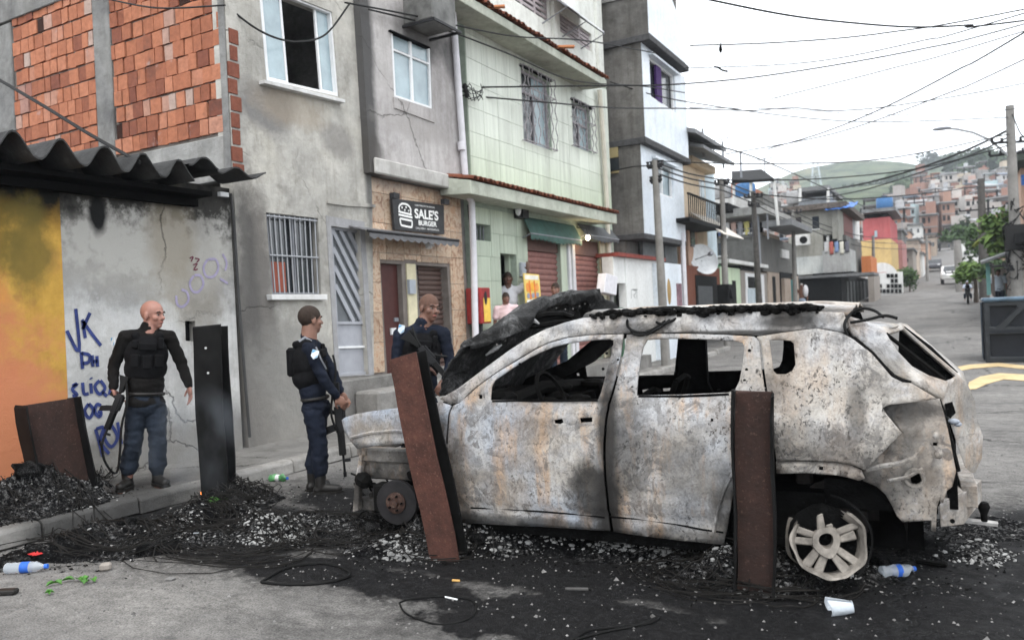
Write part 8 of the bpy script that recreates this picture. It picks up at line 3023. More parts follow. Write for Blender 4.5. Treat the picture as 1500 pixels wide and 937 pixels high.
  for (x, z, w_, h_, d_) in sp.get('pouches', ((-.1, -.06, .08, .12, .05), (0, -.07, .085, .13, .055), (.1, -.06, .08, .12, .05), (.0, .07, .15, .075, .06), (-.1, .09, .06, .08, .04), (.11, .1, .05, .11, .04))):
   m_ = MB()
   yy_ = fy * (.13 + d_ * .2) * math.cos(x * 3.2)
   m_.box(c0 + tor @ Vector((x, yy_, z)), (w_, d_, h_), tor @ Matrix.Rotation(-fy * x * 2.6, 3, 'Z'))
   po_ = part('pouch', m_, M_VEST, ve, bevel=.012)
  m_ = MB()
  bp = V['pel'] + tor @ Vector((0, 0, .085))
  n_ = 20
  m_.tube([bp + tor @ Vector((.15 * s * math.cos(i * 2 * math.pi / n_), .113 * s * math.sin(i * 2 * math.pi / n_), 0)) for i in range(n_ + 1)], .018, 6)
  part('belt', m_, M_BOOT, rt)
 if 'badge' in sp:
  for (p, nrm_, upv) in sp['badge']:
   Rm = frame3(Vector(nrm_).cross(upv), upv)
   n_v = Vector(nrm_).normalized()
   u_v = (Vector(upv) - n_v * Vector(upv).dot(n_v)).normalized()
   r_v = u_v.cross(n_v)
   P = lambda a, b, o: Vector(p) + r_v * a + u_v * b + n_v * o
   m_ = MB()
   m_.prism([P(-.03, .04, 0), P(.03, .04, 0), P(.03, -.02, 0), P(0, -.045, 0), P(-.03, -.02, 0)], n_v * .004)
   bd_ = part('sleeve_badge', m_, plain('badge white', (.62, .68, .72), .6) if 'badge white' not in bpy.data.materials else bpy.data.materials['badge white'], rt)
   m_ = MB()
   m_.prism([P(-.028, .005, .0045), P(-.028, .036, .0045), P(.005, .036, .0045)], n_v * .002)
   m_.prism([P(.026, -.0, .0045), P(.026, -.018, .0045), P(.0, -.038, .0045)], n_v * .002)
   part('badge_print', m_, plain('badge blue', (.1, .32, .55), .6) if 'badge blue' not in bpy.data.materials else bpy.data.materials['badge blue'], bd_)
 return rt
class Stage:
 """upright plane through a person's feet, facing the viewer: pixel -> point, with an offset toward the viewer"""
 def __init__(s, base):
  s.B = Vector(base)
  s.tc = Vector((-s.B.x, -s.B.y, 0)).normalized()
  rr_ = Vector((-s.tc.y, s.tc.x, 0))
  s.right = rr_ if rr_.dot(Vector((1, .5, 0))) > 0 else -rr_
 def __call__(s, u, v, near=0.0):
  r = Vector(ray(u, v))
  C_ = Vector(CP)
  t = ((s.B + s.tc * near - C_).dot(s.tc)) / r.dot(s.tc)
  return C_ + r * t
M_GUN = plain('gun metal', (.007, .007, .008), .45, var=.3, metal=.0, spec=.25)
M_GUNW = plain('gun polymer', (.008, .008, .008), .6, var=.2, spec=.15)
def rifle(label, stock, muzzle, upv, sling=None):
 stock, muzzle = Vector(stock), Vector(muzzle)
 L = (muzzle - stock).length
 x = (muzzle - stock).normalized()
 z = (Vector(upv) - x * Vector(upv).dot(x)).normalized()
 y = z.cross(x)
 M = Matrix(((x.x, y.x, z.x, stock.x), (x.y, y.y, z.y, stock.y), (x.z, y.z, z.z, stock.z), (0, 0, 0, 1)))
 rt = thing('rifle', label, 'rifle', stock)
 rt.matrix_basis = M
 WM[rt] = M
 k = L / .95
 def pc(name, m_, mat, bev=.004):
  return part(name, m_, mat, rt, local=True, bevel=bev)
 m_ = MB()
 m_.prism([(.0, -.02, -.11 * k), (0, -.02, .03 * k), (.2 * k, -.02, .02 * k), (.24 * k, -.02, -.02 * k), (.1 * k, -.02, -.06 * k)], (0, .04, 0))
 pc('stock', m_, M_GUNW)
 m_ = MB()
 m_.bb((.24 * k, -.024, -.04 * k), (.5 * k, .024, .04 * k))
 m_.bb((.26 * k, -.02, .04 * k), (.46 * k, .02, .065 * k))
 pc('receiver', m_, M_GUN)
 m_ = MB()
 m_.bb((.5 * k, -.026, -.03 * k), (.73 * k, .026, .035 * k))
 pc('handguard', m_, M_GUNW)
 m_ = MB()
 m_.tube([(.73 * k, 0, .005), (.95 * k, 0, .005)], .011, 8)
 m_.tube([(.9 * k, 0, .005), (.95 * k, 0, .005)], .016, 8)
 m_.bb((.77 * k, -.008, .0), (.8 * k, .008, .075 * k))
 pc('barrel', m_, M_GUN, 0)
 m_ = MB()
 m_.prism([(.28 * k, -.017, -.04 * k), (.32 * k, -.017, -.04 * k), (.29 * k, -.017, -.14 * k), (.24 * k, -.017, -.13 * k)], (0, .034, 0))
 pc('pistol_grip', m_, M_GUNW)
 m_ = MB()
 m_.prism([(.41 * k, -.014, -.04 * k), (.48 * k, -.014, -.04 * k), (.51 * k, -.014, -.13 * k), (.53 * k, -.014, -.2 * k), (.46 * k, -.014, -.2 * k), (.43 * k, -.014, -.12 * k)], (0, .028, 0))
 pc('magazine', m_, M_GUN)
 if sling:
  m_ = MB()
  P = [Vector(p) for p in sling]
  Q = [along(P, i / 20) for i in range(21)]
  m_.tube(Q, .011, 5)
  part('sling', m_, M_GUNW, rt)
 return rt
# ---- officer 1 by the graffitied wall
S1 = Stage(PZ(208, 714, .13))
G1 = .135
tc, rg = S1.tc, S1.right
upz = Vector((0, 0, 1))
J1 = dict(head=S1(224, 461), hf=tc * .62 + rg * .78, hup=upz + rg * .03, neck=S1(217, 484), chest=S1(214, 520), pel=S1(213, 590), sR=S1(183, 494, .02), sL=S1(249, 493, .0),
          eR=S1(166, 537, -.04), eL=S1(266, 533, -.02), wR=S1(166, 569, .06), wL=S1(277, 566, .06), dR=Vector((0, 0, -1)) + rg * .25, dL=Vector((0, 0, -1)) + rg * .1, pR=rg + tc * .2, pL=-rg + tc * .3,
          hR=S1(199, 600), hL=S1(229, 600), kR=S1(195, 652, .04), kL=S1(231, 652, .05), aR=S1(187, 706, -.02), aL=S1(231, 704, .02), tR=tc * .8 - rg * .35, tL=tc * .8 + rg * .35)
off1 = human('bald officer in black vest and navy trousers standing by the graffitied wall', S1.B, J1,
             dict(skin=M_SK1, shirt=M_BLACKC, pants=M_NAVYT, boots=M_BOOT, vest=1, hs=1.1, fy=1 if (frame3(J1['sL'] - J1['sR'], J1['neck'] - J1['pel']) @ Vector((0, 1, 0))).dot(tc) > 0 else -1, gz=G1, curlR=1.0, curlL=.45, loose=.03,
                  badge=[(S1(174, 500, .06) - rg * .045, tc * .5 - rg, upz)]))
rifle('rifle hanging muzzle down from the right hand of the bald officer', S1(187, 552, .1), S1(147, 652, .12), rg * .6 + upz * .5 + tc * .2,
      [S1(185, 560, .12), S1(186, 590, .14), S1(178, 625, .14), S1(176, 660, .12), S1(172, 690, .1), S1(163, 690, .12), S1(152, 672, .13), S1(148, 648, .13)])
# ---- officer 2, back half turned, beside the kerb
S2 = Stage(PZ(464, 721, 0))
tc, rg = S2.tc, S2.right
J2 = dict(head=S2(455, 468), hf=rg * .9 - tc * .42, neck=S2(452, 497), chest=S2(450, 532), pel=S2(463, 596), sR=S2(452, 510, .13), sL=S2(468, 512, -.17),
          eR=S2(475, 557, .17), eL=S2(490, 552, -.12), wR=S2(494, 581, .14), wL=S2(499, 575, -.02), dR=rg * .6 + Vector((0, 0, -.8)), dL=rg * .4 + Vector((0, 0, -.8)), pR=-tc, pL=tc,
          hR=S2(459, 606, .09), hL=S2(466, 606, -.08), kR=S2(468, 657, .1), kL=S2(464, 655, -.06), aR=S2(470, 708, .1), aL=S2(458, 702, -.08), tR=rg * .95 + tc * .2, tL=rg * .6 - tc * .5)
tor2 = frame3(J2['sL'] - J2['sR'], J2['neck'] - J2['pel'])
fy2 = 1 if (tor2 @ Vector((0, 1, 0))).dot(rg) > 0 else -1
off2 = human('officer with cropped dark hair seen from behind beside the kerb', S2.B, J2,
             dict(skin=M_SK2, shirt=M_NAVY, pants=M_NAVY, boots=M_BOOT, vest=1, hs=1.1, fy=fy2, gz=0.0, curlR=1.0, curlL=.9, hair=M_HAIR, loose=.026, face=1,
                  badge=[(S2(461, 519, .235), tc * .9 + rg * .1 + upz * .2, upz + rg * .35)]))
m_ = MB()
c0 = J2['chest'] - rg * .13
m_.box(c0 + Vector((0, 0, .02)), (.1, .2, .26), Matrix.Rotation(math.atan2(rg.y, rg.x), 3, 'Z'))
part('back_pouch', m_, M_VEST, off2, bevel=.02)
m_ = MB()
m_.tube([S2(438, 500, .12), S2(447, 494, .1), S2(456, 500, .1)], .012, 5)
m_.tube([S2(463, 508, .2), S2(470, 525, .21), S2(478, 540, .15)], .008, 5)
part('radio_cord', m_, M_IRON, off2)
rifle('rifle hanging muzzle down before the officer beside the kerb', S2(492, 560, .02), S2(505, 698, .04), rg * .9 + tc * .2,
      [S2(488, 520, .0), S2(492, 545, .06), S2(487, 580, .08), S2(486, 610, .08), S2(498, 640, .06)])
# ---- officer 3 behind the leaning beam
S3 = Stage(PZ(622, 690, .13))
tc, rg = S3.tc, S3.right
J3 = dict(head=S3(629, 451), hf=tc * .85 + rg * .62 - upz * .16, hup=upz + rg * .12, neck=S3(619, 477), chest=S3(617, 516), pel=S3(615, 590), sR=S3(585, 491, .02), sL=S3(650, 488, -.02),
          eR=S3(580, 534, .05), eL=S3(660, 534, .04), wR=S3(616, 541, .22), wL=S3(652, 556, .22), dR=rg, dL=-rg * .4 - upz * .6 + tc * .3, pR=-upz - tc * .3, pL=-tc,
          hR=S3(601, 600), hL=S3(630, 600), kR=S3(600, 650), kL=S3(632, 650), aR=S3(598, 688), aL=S3(634, 688), tR=tc, tL=tc * .8 + rg * .5)
fy3 = 1 if (frame3(J3['sL'] - J3['sR'], J3['neck'] - J3['pel']) @ Vector((0, 1, 0))).dot(tc) > 0 else -1
human('officer with shaved head looking down at the car behind the leaning rust red beam', S3.B, J3,
      dict(skin=M_SK3, shirt=M_NAVY, pants=M_NAVY, boots=M_BOOT, vest=1, hs=1.1, fy=fy3, gz=.13, curlR=1.0, curlL=1.0, hair=M_STUB, loose=.028, badge=[(S3(588, 482, .085), tc - rg * .35, upz + rg * .25)]))
rifle('rifle held slanting across the chest of the officer behind the leaning beam', S3(596, 487, .24), S3(672, 572, .3), upz + rg * .6, [S3(604, 478, .2), S3(612, 500, .26), S3(628, 517, .27), S3(655, 522, .25)])
def bystander(label, u, vt, vb, base, skin, face, shirt, pants, pose='', hair=M_HAIR, long=0, sleeve=0, s=None, boots=None):
 st_ = Stage(base)
 tc, rg = st_.tc, st_.right
 topz = st_(u, vt).z
 h = topz - base.z
 s = h / 1.77
 b = base + Vector((0, 0, 0))
 c = lambda a, n_, z: b + rg * (a * s) + tc * (n_ * s) + Vector((0, 0, z * s))
 J = dict(head=c(0, .02, 1.655), hf=tc * face[1] + rg * face[0], neck=c(0, 0, 1.5), chest=c(0, 0, 1.29), pel=c(0, 0, .93), sR=c(-.19, 0, 1.44), sL=c(.19, 0, 1.44), eR=c(-.25, -.03, 1.15), eL=c(.25, -.03, 1.15),
             wR=c(-.25, .08, .92), wL=c(.25, .08, .92), hR=c(-.09, 0, .9), hL=c(.09, 0, .9), kR=c(-.1, .03, .48), kL=c(.1, .03, .48), aR=c(-.1, 0, .09), aL=c(.1, 0, .09), tR=tc - rg * .3, tL=tc + rg * .3, pR=rg, pL=-rg)
 if pose == 'lean':
  J.update(eL=c(.33, .02, 1.55), wL=c(.36, .06, 1.78), dL=Vector((0, 0, 1)), pL=-tc)
 if pose == 'ride':
  J.update(pel=c(0, 0, .78), hR=c(-.09, 0, .78), hL=c(.09, 0, .78), kR=c(-.2, .35, .72), kL=c(.2, .35, .72), aR=c(-.2, .3, .3), aL=c(.2, .3, .3), wR=c(-.28, .4, 1.0), wL=c(.28, .4, 1.0), eR=c(-.3, .15, 1.1), eL=c(.3, .15, 1.1))
 return human(label, base, J, dict(s=s, skin=skin, shirt=shirt, pants=pants, pants_long=long, sleeve=sleeve, hair=hair, boots=boots, gz=base.z, vox=.016, loose=.03, cvox=.018))
M_PINKC = cloth('pale pink cotton', (.6, .45, .46), .12)
M_REDC = cloth('red shorts', (.32, .07, .05))
M_WHITEC = cloth('white cotton', (.62, .62, .65), .1)
M_BLUEC = cloth('grey blue shorts', (.25, .3, .38))
M_SANDAL = plain('white sandal', (.55, .55, .55), .7)
b_ = PX(742, 455, -6.95)
b_.z = .44
pinkman = bystander('man in pale pink shirt and red shorts before the green house', 741, 428, 0, b_, M_SK3, (.25, .95), M_PINKC, M_REDC, boots=M_SANDAL)
b_ = PX(815, 455, -6.75)
b_.z = .3
bystander('dark haired man in navy shirt behind the raised burnt bonnet', 814, 414, 0, b_, M_SK2, (-.35, .9), M_NAVY, M_NAVYT, long=1)
b_ = PX(746, 455, -7.56)
b_.z = .45
bystander('man in white shirt leaning with raised arm in the green house doorway', 744, 398, 0, b_, M_SK4, (.1, .95), M_WHITEC, M_NAVYT, 'lean', long=1)
b_ = PY(1175, 440, 38.5)
b_.z = gz(38.5)
sh = bystander('shirtless man with white cloth over his shoulder before the dark doorways', 1173, 415, 0, b_, M_SK3, (.3, .9), None, M_BLUEC, hair=plain('grey hair', (.35, .34, .33), .8))
st_ = Stage(b_)
m_ = MB()
m_.ell(st_(1180, 426, .1), (.12, .12, .28), 10, 8)
part('shoulder_cloth', m_, M_WHITEC, sh, smooth='all')
b_ = PY(1418, 440, 44)
b_.z = gz(44)
bystander('rider in white and blue seated on a motorbike near the shed', 1418, 411, 0, b_ + Vector((0, 0, .02)), M_SK3, (.2, .9), cloth('white blue jersey', (.45, .5, .6), .3), M_NAVYT, 'ride', hair=plain('pale helmet', (.5, .55, .62), .4), long=1)
mk = thing('motorbike', 'small dark motorbike under the rider near the shed', 'motorbike', b_)
st_ = Stage(b_)
for q in (-.15, .95):
 m_ = MB()
 m_.lathe([(.24, -.05), (.3, -.05), (.3, .05), (.24, .05), (.24, -.05)], b_ + st_.tc * (q - .3) + Vector((0, 0, .3)), 18, rot=frame3(st_.tc, st_.right), cap=False)
 part('wheel', m_, M_DARKG, mk)
m_ = MB()
m_.tube([b_ + st_.tc * -.45 + Vector((0, 0, .3)), b_ + st_.tc * -.3 + Vector((0, 0, .62)), b_ + st_.tc * .3 + Vector((0, 0, .7)), b_ + st_.tc * .65 + Vector((0, 0, .3))], [.05, .12, .13, .04], 8)
part('frame', m_, M_DARKG, mk, smooth=True)
m_ = MB()
m_.tube([b_ + st_.tc * .45 + st_.right * -.3 + Vector((0, 0, .98)), b_ + st_.tc * .5 + Vector((0, 0, .95)), b_ + st_.tc * .45 + st_.right * .3 + Vector((0, 0, .98))], .02, 6)
m_.ell(b_ + st_.tc * .55 + Vector((0, 0, .85)), (.1, .1, .1), 10, 8)
part('handlebar', m_, M_DARKG, mk)
b_ = PY(1464, 440, 37)
b_.z = gz(37)
bystander('person in pale blue shirt standing under the tin shed roof', 1464, 394, 0, b_, M_SK3, (-.5, .8), cloth('pale blue shirt', (.4, .46, .52), .15), M_NAVYT, long=1)
# ================================================================== ash, char and litter on the road
# heaps given by photo position of their middle, half sizes along the picture's horizontal and depth, and height
HEAPS = [(105, 752, .3, .2, .5), (70, 770, .35, .2, .22), (40, 775, .6, .4, .2), (150, 795, .6, .25, .14), (60, 820, .5, .18, .06), (300, 762, .42, .3, .13), (345, 735, .4, .35, .14), (395, 775, .5, .3, .08), (250, 800, .7, .25, .05), (470, 775, .6, .3, .07),
         (560, 780, .5, .3, .1), (600, 800, .4, .2, .1), (660, 806, .3, .16, .13), (730, 795, .6, .25, .09), (830, 800, .7, .22, .06), (950, 812, .6, .22, .07), (1060, 845, .4, .18, .1), (1110, 858, .3, .14, .14), (1150, 850, .3, .18, .11), (1230, 838, .45, .22, .07),
         (1340, 800, .6, .3, .07), (1440, 770, .6, .35, .06)]
HP = []
for (u, v, a, b, h) in HEAPS:
 p = PZ(u, v, 0)
 tcv = Vector((-p.x, -p.y, 0)).normalized()
 rgv = Vector((tcv.y, -tcv.x, 0))
 HP.append((p, rgv, tcv, a, b, h))
def heap(x, y):
 z = 0
 d = 0
 for (p, rgv, tcv, a, b, h) in HP:
  dx, dy = x - p.x, y - p.y
  s_ = dx * rgv.x + dy * rgv.y
  t_ = dx * tcv.x + dy * tcv.y
  e = math.exp(-1.4 * ((s_ / a) ** 2 + (t_ / b) ** 2))
  z += h * e * .75
  d = max(d, e * min(1, .35 + h * 9))
 return z, d
def ground_at(x, y):
 k = -1.0
 base = road_h(x, y)
 if -7.4 < x < -6.17:
  base = .135
 return base
def lump(x, y):
 z, d = heap(x, y)
 n1 = mnoise.noise((x * 5, y * 5, 1)) + .6 * mnoise.noise((x * 13, y * 13, 3)) + .35 * mnoise.noise((x * 31, y * 31, 6))
 return ground_at(x, y) - .025 + z * (1 + .75 * n1) + .03 * d + .02 * d * n1, d
g = G('burnt residue')
n1 = g.noise(9, 9, .75)
col = g.ramp(n1, [(.34, (.002, .002, .0022)), (.54, (.006, .006, .0065)), (.66, (.02, .02, .02)), (.76, (.08, .08, .08))])
ash = g.m('MULTIPLY', g.ramp(g.noise(38, 7, .8), [(.5, 0), (.62, 1)]), g.ramp(g.noise(1.7, 6, .65, g.mp(loc=(3.3, 1.2, 0))), [(.42, 0), (.58, 1)]))
col = g.mix(g.m('MULTIPLY', ash, .85), col, g.mix(g.ramp(g.noise(11, 4), [(.4, 0), (.6, 1)]), (.16, .155, .15), (.36, .36, .36)))
M_RES = g.done(col, .85, g.m('ADD', g.noise(28, 8, .75), g.m('MULTIPLY', g.noise(120, 3), .4)), .03, spec=.06)
m_ = MB()
NX, NY = 300, 120
X0, X1, Y0, Y1 = -7.0, 1.6, 2.75, 6.2
vs, idx = [], {}
fs = []
H = {}
for j in range(NY + 1):
 for i in range(NX + 1):
  x, y = X0 + (X1 - X0) * i / NX, Y0 + (Y1 - Y0) * j / NY
  H[i, j] = (x, y) + lump(x, y)
def vid(i, j):
 if (i, j) not in idx:
  x, y, z, d = H[i, j]
  idx[i, j] = len(vs)
  vs.append((x, y, z))
 return idx[i, j]
for j in range(NY):
 for i in range(NX):
  if max(H[i, j][3], H[i + 1, j + 1][3], H[i + 1, j][3], H[i, j + 1][3]) > .22:
   fs.append((vid(i, j), vid(i + 1, j), vid(i + 1, j + 1), vid(i, j + 1)))
m_.add(vs, fs)
tag(part('burnt_residue', m_, M_RES, smooth='all'), 'black burnt residue and ash heaped over the road around the car', 'ash', kind='stuff')
def scatter(n, seed, smin, smax, dmin, flat=.35):
 q = random.Random(seed)
 m_ = MB()
 k = 0
 tries = 0
 while k < n and tries < n * 30:
  tries += 1
  p, rgv, tcv, a, b, h = q.choice(HP)
  s_, t_ = q.gauss(0, a * .75), q.gauss(0, b * .85)
  x, y = p.x + rgv.x * s_ + tcv.x * t_, p.y + rgv.y * s_ + tcv.y * t_
  if not (X0 < x < X1 and 2.4 < y < 6.3):
   continue
  z, d = lump(x, y)
  if d < .2:
   z = ground_at(x, y)
  size = smin + (smax - smin) * q.random() ** 3
  ax = Vector((q.gauss(0, 1), q.gauss(0, 1), q.gauss(0, flat))).normalized()
  bx = ax.cross(Vector((q.gauss(0, .4), q.gauss(0, .4), 1))).normalized()
  cx_ = ax.cross(bx)
  c = Vector((x, y, z + size * .25))
  P = [c + ax * size * q.uniform(.7, 1.3), c + bx * size * q.uniform(.3, .8), c - ax * size * q.uniform(.7, 1.3), c - bx * size * q.uniform(.3, .8)]
  t = cx_ * size * q.uniform(.08, .3)
  m_.add(P + [c + t], [(0, 1, 4), (1, 2, 4), (2, 3, 4), (3, 0, 4), (3, 2, 1, 0)])
  k += 1
 return m_
M_ASHW = plain('pale ash flakes', (.2, .195, .19), .95, var=.5, ns=3)
M_ASHG = plain('grey ash flakes', (.07, .068, .066), .95, var=.5, ns=4)
tag(part('char_flakes', scatter(13000, 1, .003, .02, .15), M_CHAR), 'black char flakes and crumbs strewn over the burnt road', 'char', kind='stuff')
tag(part('grey_flakes', scatter(3600, 2, .003, .016, .2), M_ASHG), 'grey ash flakes strewn over the burnt road', 'ash', kind='stuff')
tag(part('ash_flakes', scatter(3400, 3, .003, .017, .25), M_ASHW), 'pale ash flakes strewn over the burnt road', 'ash', kind='stuff')
# white ash drifts
q = random.Random(17)
m_ = MB()
for (u, v, ru, rv, n) in ((410, 778, 34, 14, 420), (275, 765, 24, 14, 160), (370, 745, 20, 14, 90), (590, 805, 26, 10, 180), (690, 790, 45, 14, 330), (800, 792, 60, 7, 120), (905, 800, 30, 5, 140), (985, 812, 40, 8, 200), (1060, 835, 30, 9, 80), (1120, 862, 26, 8, 120), (1230, 830, 30, 10, 120), (1440, 812, 40, 18, 160), (560, 815, 60, 10, 100), (130, 770, 60, 14, 90)):
 for i in range(int(n * 1.7)):
  p = PZ(u + q.gauss(0, ru * .75), v + q.gauss(0, rv * .8), .04)
  z, d = lump(p.x, p.y)
  s_ = .004 + .012 * q.random() ** 2
  m_.ell((p.x, p.y, z + s_ * .3), (s_ * q.uniform(.6, 2.2), s_ * q.uniform(.6, 1.4), s_ * q.uniform(.3, .8)), 5, 3, rot=Matrix.Rotation(q.uniform(0, 3), 3, 'Z') @ Matrix.Rotation(q.uniform(-.8, .8), 3, 'X'))
tag(part('white_ash', m_, plain('white ash', (.24, .24, .235), .95, var=.7, ns=6)), 'white ash lying in drifts on the black burnt road', 'ash', kind='stuff')
# larger charred lumps in the heaps
def lumpmesh(seed):
 q2 = random.Random(seed)
 m2 = MB()
 m2.ell((0, 0, 0), (1, .7, .5), 12, 8)
 m2.v = [tuple(Vector(v_) * (1 + .45 * mnoise.noise((v_[0] * 1.7 + seed, v_[1] * 1.7, v_[2] * 1.7)) + .2 * mnoise.noise((v_[0] * 5, v_[1] * 5 + seed, v_[2] * 5)))) for v_ in m2.v]
 return m2.mesh('charred_lump', M_RES, True)
lm = [lumpmesh(k * 3.3) for k in range(4)]
for (u, v, s_, lab) in ((92, 716, .16, 'charred tyre lump on top of the heap at the wide leaning beam'), (125, 735, .13, 'charred lump on the right side of the heap at the wide beam'), (45, 765, .12, 'charred lump low in the heap at the left edge'), (185, 775, .1, 'charred lump by the kerb before the bald officer'),
      (215, 800, .09, 'charred lump at the front edge of the ash on the left'), (345, 735, .1, 'charred lump right of the tall black beam'), (540, 775, .1, 'charred lump under the front of the car'), (700, 797, .07, 'charred lump under the front door sill'), (1150, 838, .07, 'charred lump between the brown beam and the wheel'), (1290, 812, .09, 'charred lump behind the loose wheel')):
 p = PZ(u, v, .05)
 z = lump(p.x, p.y)[0]
 o = put('charred_lump', lm[int(u) % 4], None, loc=(p.x, p.y, z + s_ * .15), rot=Matrix.Rotation(u, 4, 'Z') @ Matrix.Scale(s_, 4))
 tag(o, lab, 'lump')
# steel cords of burnt tyres
m_ = MB()
for (u, v, n, r0, hgt) in ((100, 725, 55, .42, .26), (60, 775, 35, .5, .1), (170, 790, 40, .5, .08), (345, 735, 60, .34, .16), (300, 765, 40, .4, .08), (470, 785, 40, .5, .06), (640, 800, 30, .35, .08), (1110, 850, 34, .4, .07), (1040, 850, 24, .5, .04), (330, 800, 40, .6, .04), (1250, 800, 20, .3, .08)):
 c = PZ(u, v, 0)
 for i in range(n):
  a0 = q.uniform(0, 6.28)
  rr_ = r0 * q.uniform(.45, 1.1)
  cx_ = c + Vector((q.gauss(0, r0 * .25), q.gauss(0, r0 * .2), 0))
  P = []
  arc = q.uniform(1.2, 4.5)
  tl_ = q.uniform(-.5, .5)
  for k in range(9):
   a = a0 + arc * k / 8
   x, y = cx_.x + rr_ * math.cos(a), cx_.y + rr_ * .7 * math.sin(a)
   z = max(lump(x, y)[0], ground_at(x, y)) + .012 + hgt * abs(math.sin(k * .4 + a0)) * q.uniform(.3, 1) * .5 + tl_ * .04
   P.append((x, y, z))
  m_.tube(P, q.uniform(.0025, .005), 4)
tag(part('tyre_cords', m_, plain('burnt tyre cord', (.012, .011, .01), .7, var=.5, spec=.15)), 'tangled black steel cords left from burnt tyres', 'wire', kind='stuff')
# fine grit over the cleaner asphalt
m_ = MB()
for i in range(5200):
 x, y = q.uniform(-6.1, 3.2), q.uniform(1.9, 9) ** 1.0
 s_ = q.uniform(.003, .011) * (1 if q.random() < .93 else 2)
 c = Vector((x, y, ground_at(x, y)))
 an = q.uniform(0, 6.3)
 m_.add([c + Vector((math.cos(an + k * 2.1) * s_, math.sin(an + k * 2.1) * s_, 0)) for k in range(3)] + [c + Vector((0, 0, s_ * .9))], [(0, 1, 3), (1, 2, 3), (2, 0, 3)])
tag(part('road_grit', m_, plain('grit', (.16, .155, .15), .95, var=.8, ns=2.5)), 'loose grit and crumbs on the grey asphalt', 'gravel', kind='stuff')
# ------------------------------------------------------------------ single pieces of litter
def glassy(name, c, alpha=.35):
 g = G(name)
 g.b.inputs['Transmission Weight'].default_value = 1 - alpha
 g.b.inputs['IOR'].default_value = 1.25
 return g.done(c, .12, g.noise(40, 3), .004, spec=.5)
M_PET = glassy('clear plastic', (.75, .8, .85), .3)
M_CUP = glassy('milky plastic', (.7, .75, .8), .55)
M_LABEL = plain('blue label', (.03, .12, .5), .5, var=.3)
def lay(u, v, z=.0):
 p = PZ(u, v, z)
 p.z = max(ground_at(p.x, p.y), lump(p.x, p.y)[0] if heap(p.x, p.y)[1] > .22 else -9)
 return p
def bottle(label, u, v, yaw, L=.22, r=.032, crush=.0, lab=(.4, .62)):
 p = lay(u, v) + Vector((0, 0, r))
 rt = thing('plastic_bottle', label, 'bottle', p)
 rot = Matrix.Rotation(yaw, 3, 'Z') @ Matrix.Rotation(R(90), 3, 'Y')
 qq = random.Random(len(label))
 prof = [(r * .8, 0), (r, .012), (r * .93, L * .15), (r, L * .22), (r * .92, L * .3), (r, L * .38), (r, L * .64), (r * .92, L * .7), (r * .98, L * .76), (r * .5, L * .9), (r * .36, L * .95), (r * .36, L)]
 m_ = MB()
 m_.lathe(prof, p - rot @ Vector((0, 0, L / 2)), 16, rot=rot)
 m_.v = [tuple(Vector(v_) + Vector((0, 0, crush * mnoise.noise((v_[0] * 22, v_[1] * 22, v_[2] * 22))))) for v_ in m_.v]
 part('shell', m_, M_PET, rt, smooth=True)
 m_ = MB()
 m_.lathe([(r * 1.02, L * lab[0]), (r * 1.02, L * lab[1])], p - rot @ Vector((0, 0, L / 2)), 16, rot=rot, cap=False)
 part('label_band', m_, M_LABEL, rt, smooth=True)
 m_ = MB()
 m_.lathe([(r * .42, L * .97), (r * .42, L * 1.05)], p - rot @ Vector((0, 0, L / 2)), 12, rot=rot)
 part('cap', m_, M_LABEL, rt)
 return rt, p
bottle('clear bottle with blue label lying at the left edge of the ash', 38, 838, .55, .26, .036)
bottle('crushed clear bottle with blue label on the ash behind the loose wheel', 1315, 846, .7, .2, .034, .02, (.42, .58))
rt, p = bottle('crushed green and white bottle by the kerb stones', 408, 706, .2, .2, .034, .03)
for ch in rt.children:
 if ch.name.startswith('shell'):
  ch.data.materials[0] = plain('green plastic', (.1, .32, .12), .35, var=.5, spec=.5)
 if ch.name.startswith('label'):
  ch.data.materials[0] = M_WHITEFRAME
rd_ = thing('red_wrapper', 'small red wrapper scrap beside the left clear bottle', 'wrapper', lay(52, 824))
m_ = MB()
p = lay(52, 824)
m_.grid(lambda a, b: tuple(p + Vector(((a - .5) * .1, (b - .5) * .05, .02 + .02 * mnoise.noise((a * 4, b * 4, 1))))), 6, 4)
part('foil', m_, plain('red foil', (.45, .03, .03), .4), rd_, solid=.002)
# torn plastic cup
p = lay(1228, 893)
cp = thing('plastic_cup', 'torn milky plastic cup lying on the road in front', 'cup', p)
rot = Matrix.Rotation(R(200), 3, 'Z') @ Matrix.Rotation(R(96), 3, 'Y')
m_ = MB()
c0 = p + Vector((.07, -.02, .035))
def cupf(a, b):
 an = -2.3 + a * 4.9
 r_ = .03 + .014 * b + .02 * b * (abs(a - .5) * 2) ** 2
 return tuple(c0 + rot @ Vector((r_ * math.cos(an), r_ * math.sin(an), .115 * b + .006 * math.sin(a * 14) * b)))
m_.grid(cupf, 26, 8)
part('side', m_, M_CUP, cp, smooth='all', solid=.0012)
m_ = MB()
m_.lathe([(.0, 0), (.03, 0), (.03, .003), (0, .003)], c0, 20, rot=rot)
part('base', m_, M_CUP, cp, smooth=True)
